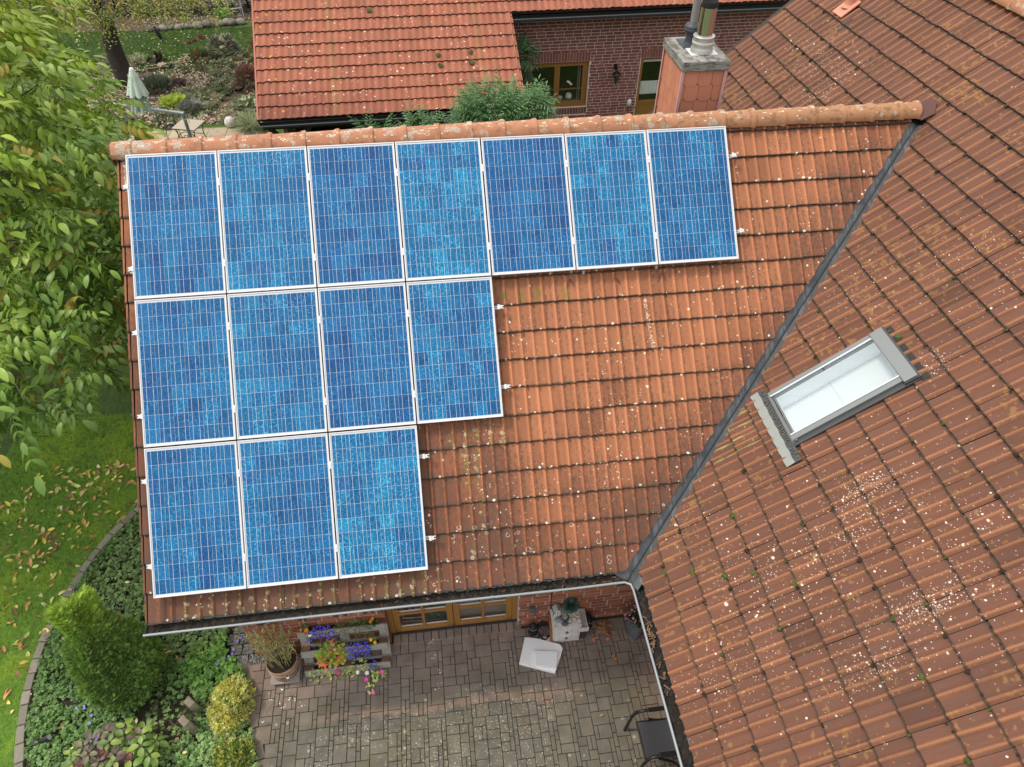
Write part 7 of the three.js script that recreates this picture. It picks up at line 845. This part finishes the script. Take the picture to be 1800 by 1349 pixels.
  // hedge and trees that close the view
  const hl = leafGeo(0.12, 0.07, { n: 2, fold: 0.2, droop: 0.4 }), hs = merge([0, 1.1, 2.2, 3.3, 4.4, 5.5].map((a, i) => hl.clone().rotateX(-0.2 - 0.1 * i).rotateY(a)));
  const hedge = thing('garden_hedge', 'tall dark evergreen hedge closing the garden at the back', 'hedge', [-6, 0, -27.0]); part('stems', merge(Array.from({ length: 22 }, (_, i) => taper([[-9 + i * 0.8, 0, 0], [-9 + i * 0.8 + rr(-0.2, 0.2, R), 1.4, 0.1], [-9 + i * 0.8, 2.8, 0]], [0.05, 0.04, 0.02], 5))), std(0.05, 0.04, 0.03, 1), hedge); const H = []; for (let i = 0; i < 9000; i++) { const x = rr(-9, 8.5, R), y = rr(0.1, 3.0, R), f = fbm(x * 0.8, y * 0.8, 5, 3), z = 0.9 + 0.5 * (f - 0.5) - 1.2 * R() * R() - 0.3 * smooth(1.5, 3, y), b = rr(0.6, 1.2, R); H.push([M4(V(x, y, z), quat(V(rr(-0.6, 0.6, R), 0.5, 1)), rr(0.8, 1.3, R)), lin(0.014 * b, 0.030 * b, 0.013 * b)]); } scatter('foliage', hs, leafMat(1, 1, 1, 0.2, 0.6), H, hedge);
  // birch-like tree with thin yellowing hanging twigs
  const bt = thing('yellowing_tree', 'dark trunked tree with sparse yellow green leaves at the back', 'tree', [-6.85, 0, -18.6]); part('trunk', taper([[0.05, 0, 0], [0.02, 1.2, 0], [0.12, 2.4, 0.05], [0.1, 3.8, 0.1], [0.3, 5.5, 0.1], [0.3, 7.5, 0]], [0.33, 0.27, 0.25, 0.2, 0.12, 0.05], 12), bark(0.06, 0.052, 0.045), bt);
  const limb = [], tw = [], L = [[], []]; const bl = leafGeo(0.075, 0.06, { n: 3, fold: 0.15, droop: 0.3 }), bs = merge([0, 1, 2, 3, 4].map((i) => bl.clone().rotateX(0.3).rotateY(i * 1.9).translate(0.05 * Math.sin(i * 2), -0.07 * i, 0.05 * Math.cos(i * 3))));
  const ends = [[2.4, 2.7, -0.8], [1.5, 2.9, 0.7], [3.0, 2.5, -1.6], [0.8, 2.9, 1.6], [-1.0, 3.3, 0.9], [-1.2, 3.0, -0.4], [3.4, 2.9, -0.4], [1.6, 2.7, -1.9], [-0.6, 2.8, 1.5], [2.0, 3.3, 1.2], [-2.2, 3.6, 0.4], [3.9, 2.9, -1.2], [0.3, 3.6, 2.2], [2.7, 2.9, 0.4], [3.3, 2.6, -2.4], [1.0, 2.4, -1.4], [-0.2, 2.5, 0.9]];
  for (const e of ends) { const a = V(0.2, 3.2 + R(), 0.1), b = V(...e), m = a.clone().lerp(b, 0.5).add(V(0, 0.5, 0)); limb.push(taper([a, m, b], [0.09, 0.05, 0.02], 6)); const n = 12; for (let i = 0; i < n; i++) { const s = m.clone().lerp(b, R()), q = s.clone().add(V(rr(-0.5, 0.5, R), -rr(0.5, 1.3, R), rr(-0.5, 0.5, R))); tw.push(taper([s, s.clone().lerp(q, 0.5).add(V(rr(-0.15, 0.15, R), 0.15, 0)), q], [0.012, 0.008, 0.004], 4)); for (let k = 0; k < 8; k++) { const p = s.clone().lerp(q, rr(0.15, 1.0, R)).add(V(rr(-0.18, 0.18, R), rr(-0.05, 0.12, R), rr(-0.18, 0.18, R))), y = R(), b2 = rr(0.75, 1.2, R); L[0].push([M4(p, new THREE.Euler(rr(-0.5, 0.5, R), R() * 6.28, rr(-0.5, 0.5, R)), rr(0.7, 1.15, R)), y < 0.16 ? lin(0.34 * b2, 0.24 * b2, 0.04) : lin(mix(0.10, 0.22, y) * b2, mix(0.15, 0.25, y) * b2, 0.035 * b2)]); } } }
  part('limbs', merge(limb), bark(0.05, 0.042, 0.034), bt); part('twigs', merge(tw), std(0.22, 0.18, 0.14, 0.9), bt).userData.kind = 'stuff'; scatter('crown', bs, leafMat(1, 1, 1, 0.35), L[0], bt);
  // shrubs and perennials of the back garden
  const gl = leafGeo(0.09, 0.03, { n: 2, fold: 0.2 }), cl = merge(Array.from({ length: 7 }, (_, i) => gl.clone().rotateX(-0.6 + 0.2 * (i % 3)).rotateY(i * 2.4)));
  const shrub = (name, label, x, z, rx, ry, n, cols, seed, geo = cl, s = 1) => { const Q = rng(seed), t = thing(name, label, 'shrub', [x, 0, z]), l = []; part('stem', merge(Array.from({ length: 7 }, (_, i) => taper([[0, 0, 0], [Math.cos(i * 2.4) * rx * 0.4, ry * 0.6, Math.sin(i * 2.4) * rx * 0.4], [Math.cos(i * 2.4) * rx * 0.7, ry * 1.1, Math.sin(i * 2.4) * rx * 0.7]], [0.012, 0.008, 0.004], 4))), std(0.09, 0.07, 0.05, 0.9), t); for (let i = 0; i < n; i++) { const d = V(Q() * 2 - 1, Q() * 1.6 - 0.4, Q() * 2 - 1).normalize(), k = Math.pow(rr(0.3, 1, Q), 0.45) * (0.8 + 0.4 * vn(d.x * 3 + seed, d.y * 3 + d.z * 2, 3)), c = cols[Math.floor(Q() * cols.length)], b = rr(0.7, 1.25, Q); l.push([M4(V(d.x * rx * k, ry * 0.4 + d.y * ry * 0.85 * k, d.z * rx * k), quat(d.clone().add(V(rr(-0.4, 0.4, Q), 0.3, rr(-0.4, 0.4, Q)))), s * rr(0.8, 1.2, Q)), lin(c[0] * b, c[1] * b, c[2] * b)]); } scatter('crown', geo, leafMat(1, 1, 1, 0.25, 0.7), l, t); return t; };
  shrub('leafless_shrub', 'rounded shrub with pale edged dark leaves on the back lawn edge', -3.85, -21.2, 0.62, 0.55, 420, [[0.06, 0.06, 0.04], [0.05, 0.05, 0.04], [0.30, 0.28, 0.20], [0.10, 0.11, 0.07]], 811); shrub('red_shrub', 'reddish purple shrub beside the left roof edge of the neighbour', -2.55, -18.0, 0.55, 0.6, 380, [[0.15, 0.045, 0.045], [0.11, 0.05, 0.045], [0.09, 0.10, 0.04]], 812); shrub('orange_shrub', 'orange brown shrub behind the reddish one at the roof edge', -2.5, -20.6, 0.4, 0.6, 170, [[0.24, 0.09, 0.04], [0.16, 0.08, 0.04], [0.12, 0.14, 0.04]], 813); shrub('green_shrub', 'yellow green fern-like plant by the row of field stones', -4.55, -25.2, 0.45, 0.4, 190, [[0.12, 0.21, 0.04], [0.16, 0.25, 0.05]], 814); shrub('yellow_shrub', 'bright yellow green low shrub beside the closed parasol', -4.85, -16.6, 0.5, 0.28, 210, [[0.24, 0.31, 0.04], [0.30, 0.34, 0.06]], 815); shrub('grey_shrub', 'grey leafed lavender mound behind the garden table', -4.2, -16.1, 0.45, 0.28, 260, [[0.16, 0.17, 0.15], [0.12, 0.13, 0.11]], 816); shrub('green_shrub', 'green perennial clump under the wine red flower heads', -4.8, -21.0, 0.45, 0.32, 200, [[0.07, 0.12, 0.035], [0.10, 0.14, 0.05]], 817); shrub('purple_shrub', 'dull purple cushion plant in the middle of the bed', -5.0, -18.4, 0.28, 0.16, 130, [[0.10, 0.06, 0.065], [0.12, 0.08, 0.08]], 818); shrub('green_shrub', 'white flowering green plant right of the white stone ball', -2.45, -16.2, 0.45, 0.3, 210, [[0.09, 0.14, 0.04], [0.08, 0.12, 0.04], [0.5, 0.5, 0.46]], 819); shrub('green_shrub', 'dark green groundcover mound behind the parasol', -5.8, -18.3, 0.7, 0.2, 260, [[0.045, 0.065, 0.03], [0.06, 0.075, 0.04]], 820);
  const gr = leafGeo(0.62, 0.011, { n: 5, fold: 0.3, droop: 1.0 }), og = thing('ornamental_grass', 'arching tuft of ornamental grass by the corner of the salmon roof', 'grass tuft', [-2.05, 0, -14.75]); scatter('blades', gr, leafMat(1, 1, 1, 0.3, 0.6), Array.from({ length: 420 }, () => { const a = R() * 6.28, b = rr(0.7, 1.3, R); return [M4(V(Math.cos(a) * rr(0, 0.16, R), 0, Math.sin(a) * rr(0, 0.16, R)), quat(V(Math.cos(a), rr(0.4, 2.0, R), Math.sin(a))), rr(0.7, 1.2, R)), lin(0.10 * b, 0.13 * b, 0.05 * b)]; }), og); part('root_stock', new THREE.IcosahedronGeometry(0.16, 1).scale(1, 0.5, 1), std(0.10, 0.09, 0.05, 1), og);
  const head = (x, y, z, t) => { const l = []; for (let i = 0; i < 26; i++) { const d = V(R() * 2 - 1, R() * 0.9, R() * 2 - 1).normalize(); const g = new THREE.IcosahedronGeometry(0.026, 0).translate(d.x * 0.075, d.y * 0.06, d.z * 0.075); const b = rr(0.6, 1.3, R); paint(g, 0.15 * b, 0.012 * b, 0.045 * b); l.push(g); } part('flower_head', merge(l), vcol(0.9), t).position.set(x, y, z); part('stalk', cyl(0.008, 0.008, y, x, y / 2, z, 5), std(0.09, 0.11, 0.04, 0.9), t); };
  const sd = thing('red_flowers', 'three wine red flower heads on stalks in the back bed', 'flowers', [-4.95, 0, -21.5]); head(-0.2, 0.42, 0.1, sd); head(0.0, 0.45, 0.0, sd); head(0.2, 0.55, -0.15, sd); head(0.28, 0.5, -0.1, sd);
}
{ // ---------- garden furniture and ornaments at the back ----------
  const R = rng(841), iron = std(0.02, 0.02, 0.02, 0.5, { metalness: 0.3 });
  { const t = thing('cantilever_umbrella', 'closed mint green cantilever parasol on a grey bent pole', 'umbrella'); const grey = std(0.22, 0.26, 0.28, 0.4, { metalness: 0.3 }); part('pole', merge([cyl(0.045, 0.045, 1.92, -2.97, 0.96, -11.5, 14)]), grey, t); part('arm', merge([tube([[-2.97, 1.9, -11.5], [-4.0, 2.1, -11.5], [-5.15, 2.33, -11.5]], 0.038, 12, 10), sph(0.05, -2.97, 1.9, -11.5, 12)]), std(0.36, 0.42, 0.45, 0.4, { metalness: 0.3 }), t); part('base', merge([cyl(0.3, 0.32, 0.06, -2.97, 0.03, -11.5, 20)]), iron, t); part('crank', merge([new THREE.TorusGeometry(0.06, 0.008, 6, 16).translate(-2.9, 1.72, -11.42)]), std(0.4, 0.4, 0.4, 0.4), t);
    const can = (y0, y1, r0, r1, n, amp) => { const P = [], I = [], rows = 7; for (let j = 0; j <= rows; j++) for (let i = 0; i <= n * 6; i++) { const u = j / rows, a = i / (n * 6) * 6.283, r = mix(r0, r1, Math.pow(u, 0.85)) * (1 + amp * u * (Math.abs(Math.sin(a * n / 2)) - 0.5)); P.push(Math.cos(a) * r, mix(y0, y1, u) - 0.04 * u * Math.abs(Math.sin(a * n / 2)), Math.sin(a) * r); } const w = n * 6 + 1; for (let j = 0; j < rows; j++) for (let i = 0; i < n * 6; i++) { const a = j * w + i, b = a + w; I.push(a, a + 1, b, b, a + 1, b + 1); } const g = new THREE.BufferGeometry(); g.setAttribute('position', new THREE.Float32BufferAttribute(P, 3)); g.setIndex(I); g.computeVertexNormals(); return g; };
    const mint = std(0.58, 0.68, 0.58, 0.9), hubP = [-3.86, 0, -11.5]; const m = (g) => g.rotateZ(-0.10).translate(-3.87, 3.08, -11.5); part('canopy', m(can(0, -0.60, 0.05, 0.235, 8, 0.35)), mint, t); part('canopy_skirt', m(can(-0.56, -1.02, 0.10, 0.19, 8, 0.9)), std(0.34, 0.44, 0.40, 0.9), t); part('cap', m(lathe([[0.0, 0.05], [0.045, 0.035], [0.065, -0.02], [0.07, -0.05]], 16)), std(0.68, 0.70, 0.66, 0.8), t); part('mast', m(cyl(0.022, 0.022, 1.15, 0, -0.55, 0, 10)), grey, t); part('rib', m(merge(Array.from({ length: 8 }, (_, i) => cyl(0.008, 0.008, 0.9, 0, -0.55, 0, 5).translate(Math.cos(i * 0.785) * 0.13, -0.03, Math.sin(i * 0.785) * 0.13)))), std(0.5, 0.55, 0.52, 0.4), t); part('hanger', tube([[-3.85, 2.05, -11.5], [-3.78, 2.0, -11.5]], 0.02, 6, 6), grey, t); }
  { const t = thing('garden_table', 'garden table with pale slatted top and dark iron legs', 'table', [-3.56, 0, -13.5], -0.30); const top = std(0.42, 0.37, 0.29, 0.8); for (let i = 0; i < 5; i++) part('slat', rbox(0.72, 0.022, 0.128, 0.004, 0, 0.72, -0.272 + i * 0.136), top, t); part('apron_frame', merge([box(0.68, 0.03, 0.02, 0, 0.695, 0.31), box(0.68, 0.03, 0.02, 0, 0.695, -0.31), box(0.02, 0.03, 0.62, 0.33, 0.695, 0), box(0.02, 0.03, 0.62, -0.33, 0.695, 0)]), iron, t); for (const [x, z] of [[-0.3, -0.28], [0.3, -0.28], [-0.3, 0.28], [0.3, 0.28]]) part('leg', tube([[x, 0.7, z], [x * 0.85, 0.4, z * 0.85], [x * 1.1, 0, z * 1.1]], 0.014, 12, 6), iron, t); part('stretcher', merge([tube([[-0.27, 0.35, 0.25], [0.27, 0.35, 0.25]], 0.01, 4, 6), tube([[-0.27, 0.35, -0.25], [0.27, 0.35, -0.25]], 0.01, 4, 6)]), iron, t); }
  const ironChair = (label, x, z, ry) => { const t = thing('iron_chair', label, 'chair', [x, 0, z], ry, 'wrought iron chairs at the garden table'); part('seat', merge([new THREE.TorusGeometry(0.21, 0.012, 6, 24).rotateX(Math.PI / 2).translate(0, 0.45, 0), ...[-0.14, -0.07, 0, 0.07, 0.14].flatMap((q) => [box(0.02, 0.008, 0.38, q, 0.45, 0), box(0.38, 0.008, 0.02, 0, 0.452, q)])]), iron, t); part('backrest', merge([tube([[-0.2, 0.45, -0.17], [-0.22, 0.8, -0.25], [0, 0.96, -0.28], [0.22, 0.8, -0.25], [0.2, 0.45, -0.17]], 0.012, 30, 6), ...[-0.1, 0, 0.1].map((q) => new THREE.TorusGeometry(0.055, 0.008, 5, 14).translate(q, 0.74 + 0.05 * (q === 0), -0.24)), ...[-0.05, 0.05].map((q) => new THREE.TorusGeometry(0.055, 0.008, 5, 14).translate(q, 0.62, -0.22)), tube([[-0.21, 0.54, -0.19], [0.21, 0.54, -0.19]], 0.008, 4, 5)]), iron, t); for (const [a, b] of [[-1, 1], [1, 1], [-1, -1], [1, -1]]) part('leg', tube([[a * 0.17, 0.45, b * 0.16], [a * 0.2, 0.22, b * 0.19], [a * 0.2, 0, b * 0.22]], 0.012, 10, 6), iron, t); };
  ironChair('black wrought iron chair left of the garden table', -4.28, -14.0, 0.5); ironChair('black wrought iron chair in front of the garden table', -3.45, -12.75, 3.3);
  { const g = sph(0.17, 0, 0, 0, 28), tx = pixelTex(256, 128, (x, y, q) => { const m = smooth(0.5, 0.64, fbm(x / 9, y / 9, 3, 3)) * 0.55; q[0] = mix(0.66, 0.28, m); q[1] = mix(0.65, 0.28, m); q[2] = mix(0.61, 0.26, m); }); const m = part('stone_ball', g, std(1, 1, 1, 0.9, { map: tx })); m.position.set(-2.72, 0.16, -14.85); tag(m, 'white speckled stone ball on the edge of the garden terrace', 'ball'); }
  { const t = thing('rusty_ornament', 'rust coloured egg ornament on a thin stake in the bed', 'ornament', [-4.35, 0, -19.2]), rust = std(0.30, 0.085, 0.03, 0.8, { metalness: 0.2 }); part('stake', tube([[0.12, 0, 0.1], [0.06, 0.4, 0.05], [0, 0.72, 0]], 0.012, 10, 6), std(0.05, 0.035, 0.03, 0.9), t); part('egg', sph(0.10, 0, 0, 0, 20).scale(0.8, 1.25, 0.55).rotateZ(0.15).translate(-0.02, 0.82, 0), rust, t); part('ring', new THREE.TorusGeometry(0.13, 0.012, 6, 20).translate(0.05, 0.8, 0), std(0.05, 0.04, 0.035, 0.8), t); }
  { const t = thing('metal_bird', 'small dark metal bird figure standing on the back lawn', 'figure', [-6.55, 0, -22.85]), dk = std(0.02, 0.014, 0.012, 0.7); part('body', lathe([[0, 0], [0.05, 0.05], [0.085, 0.2], [0.06, 0.36], [0.035, 0.44], [0.045, 0.5], [0, 0.55]], 14).scale(1, 1, 0.7).rotateZ(0.25).translate(0, 0.1, 0), dk, t); part('tail', leafGeo(0.22, 0.09, { n: 3 }).rotateX(0.5).rotateY(1.3).translate(0.02, 0.2, 0), dk, t); part('beak', new THREE.ConeGeometry(0.018, 0.07, 6).rotateZ(1.6).translate(-0.20, 0.56, 0), dk, t); part('foot', merge([box(0.012, 0.12, 0.012, 0.03, 0.05, 0.02), box(0.012, 0.12, 0.012, 0.0, 0.05, -0.03)]), dk, t); }
  { const t = thing('root_sculpture', 'dark twisted root sculpture beside the board at the lawn edge', 'sculpture', [-6.3, 0, -20.7]), dk = std(0.035, 0.022, 0.018, 0.9); part('roots', merge([taper([[0, 0, 0], [0.1, 0.2, 0], [0.05, 0.42, 0.05]], [0.1, 0.09, 0.03], 7), taper([[0.05, 0.1, 0], [0.25, 0.25, 0.05], [0.22, 0.4, 0]], [0.07, 0.06, 0.02], 7), taper([[-0.05, 0.08, 0], [-0.22, 0.18, 0], [-0.3, 0.1, 0.05]], [0.07, 0.05, 0.02], 7)]), dk, t); part('rusty_leaf', leafGeo(0.26, 0.12, { n: 3 }).rotateX(-1.2).translate(0.2, 0.22, 0.05), std(0.2, 0.07, 0.035, 0.8), t); }
  { const t = thing('wooden_board', 'weathered triangular board frame round the small bed on the lawn edge', 'board', [-6.35, 0, -20.1], 0.35), w = std(0.22, 0.175, 0.13, 0.9); part('plank', rbox(1.5, 0.05, 0.06, 0.01, 0.1, 0.06, 0.15), w, t); part('plank', rbox(0.9, 0.05, 0.06, 0.01, 0.42, 0.06, -0.12).rotateY(0.0), w, t); part('top_board', new THREE.ExtrudeGeometry(new THREE.Shape([[0.2, 0], [0.85, 0.1], [0.3, 0.35]].map((p) => new THREE.Vector2(...p))), { depth: 0.02, bevelEnabled: false }).rotateX(-Math.PI / 2).translate(0, 0.09, 0.15), std(0.32, 0.255, 0.18, 0.9), t); }
  { const t = thing('step_ladder', 'weathered pale wooden step ladder standing before the hedge', 'ladder', [-4.1, 0, -25.55], 0.35), w = std(0.36, 0.35, 0.33, 0.9); for (const s of [-1, 1]) { part('rail', rbox(0.05, 1.25, 0.04, 0.006).rotateX(-0.22).translate(s * 0.26, 0.61, 0.14), w, t); part('rear_rail', rbox(0.04, 1.2, 0.035, 0.006).rotateX(0.24).translate(s * 0.25, 0.59, -0.15), w, t); } for (const [y, z] of [[0.42, 0.18], [1.02, 0.05], [1.2, 0.0]]) part('step', rbox(0.50, 0.03, 0.13, 0.006, 0, y, z), w, t); part('brace', merge([box(0.6, 0.03, 0.02, 0, 0.7, -0.13, 0, 0, 0.55), box(0.52, 0.03, 0.02, 0, 0.75, 0.11)]), w, t); part('back_hoop', tube([[-0.25, 1.2, -0.04], [-0.2, 1.36, -0.05], [0, 1.4, -0.05], [0.2, 1.36, -0.05], [0.25, 1.2, -0.04]], 0.018, 20, 6), w, t); }
}
renderer.render(scene, camera);
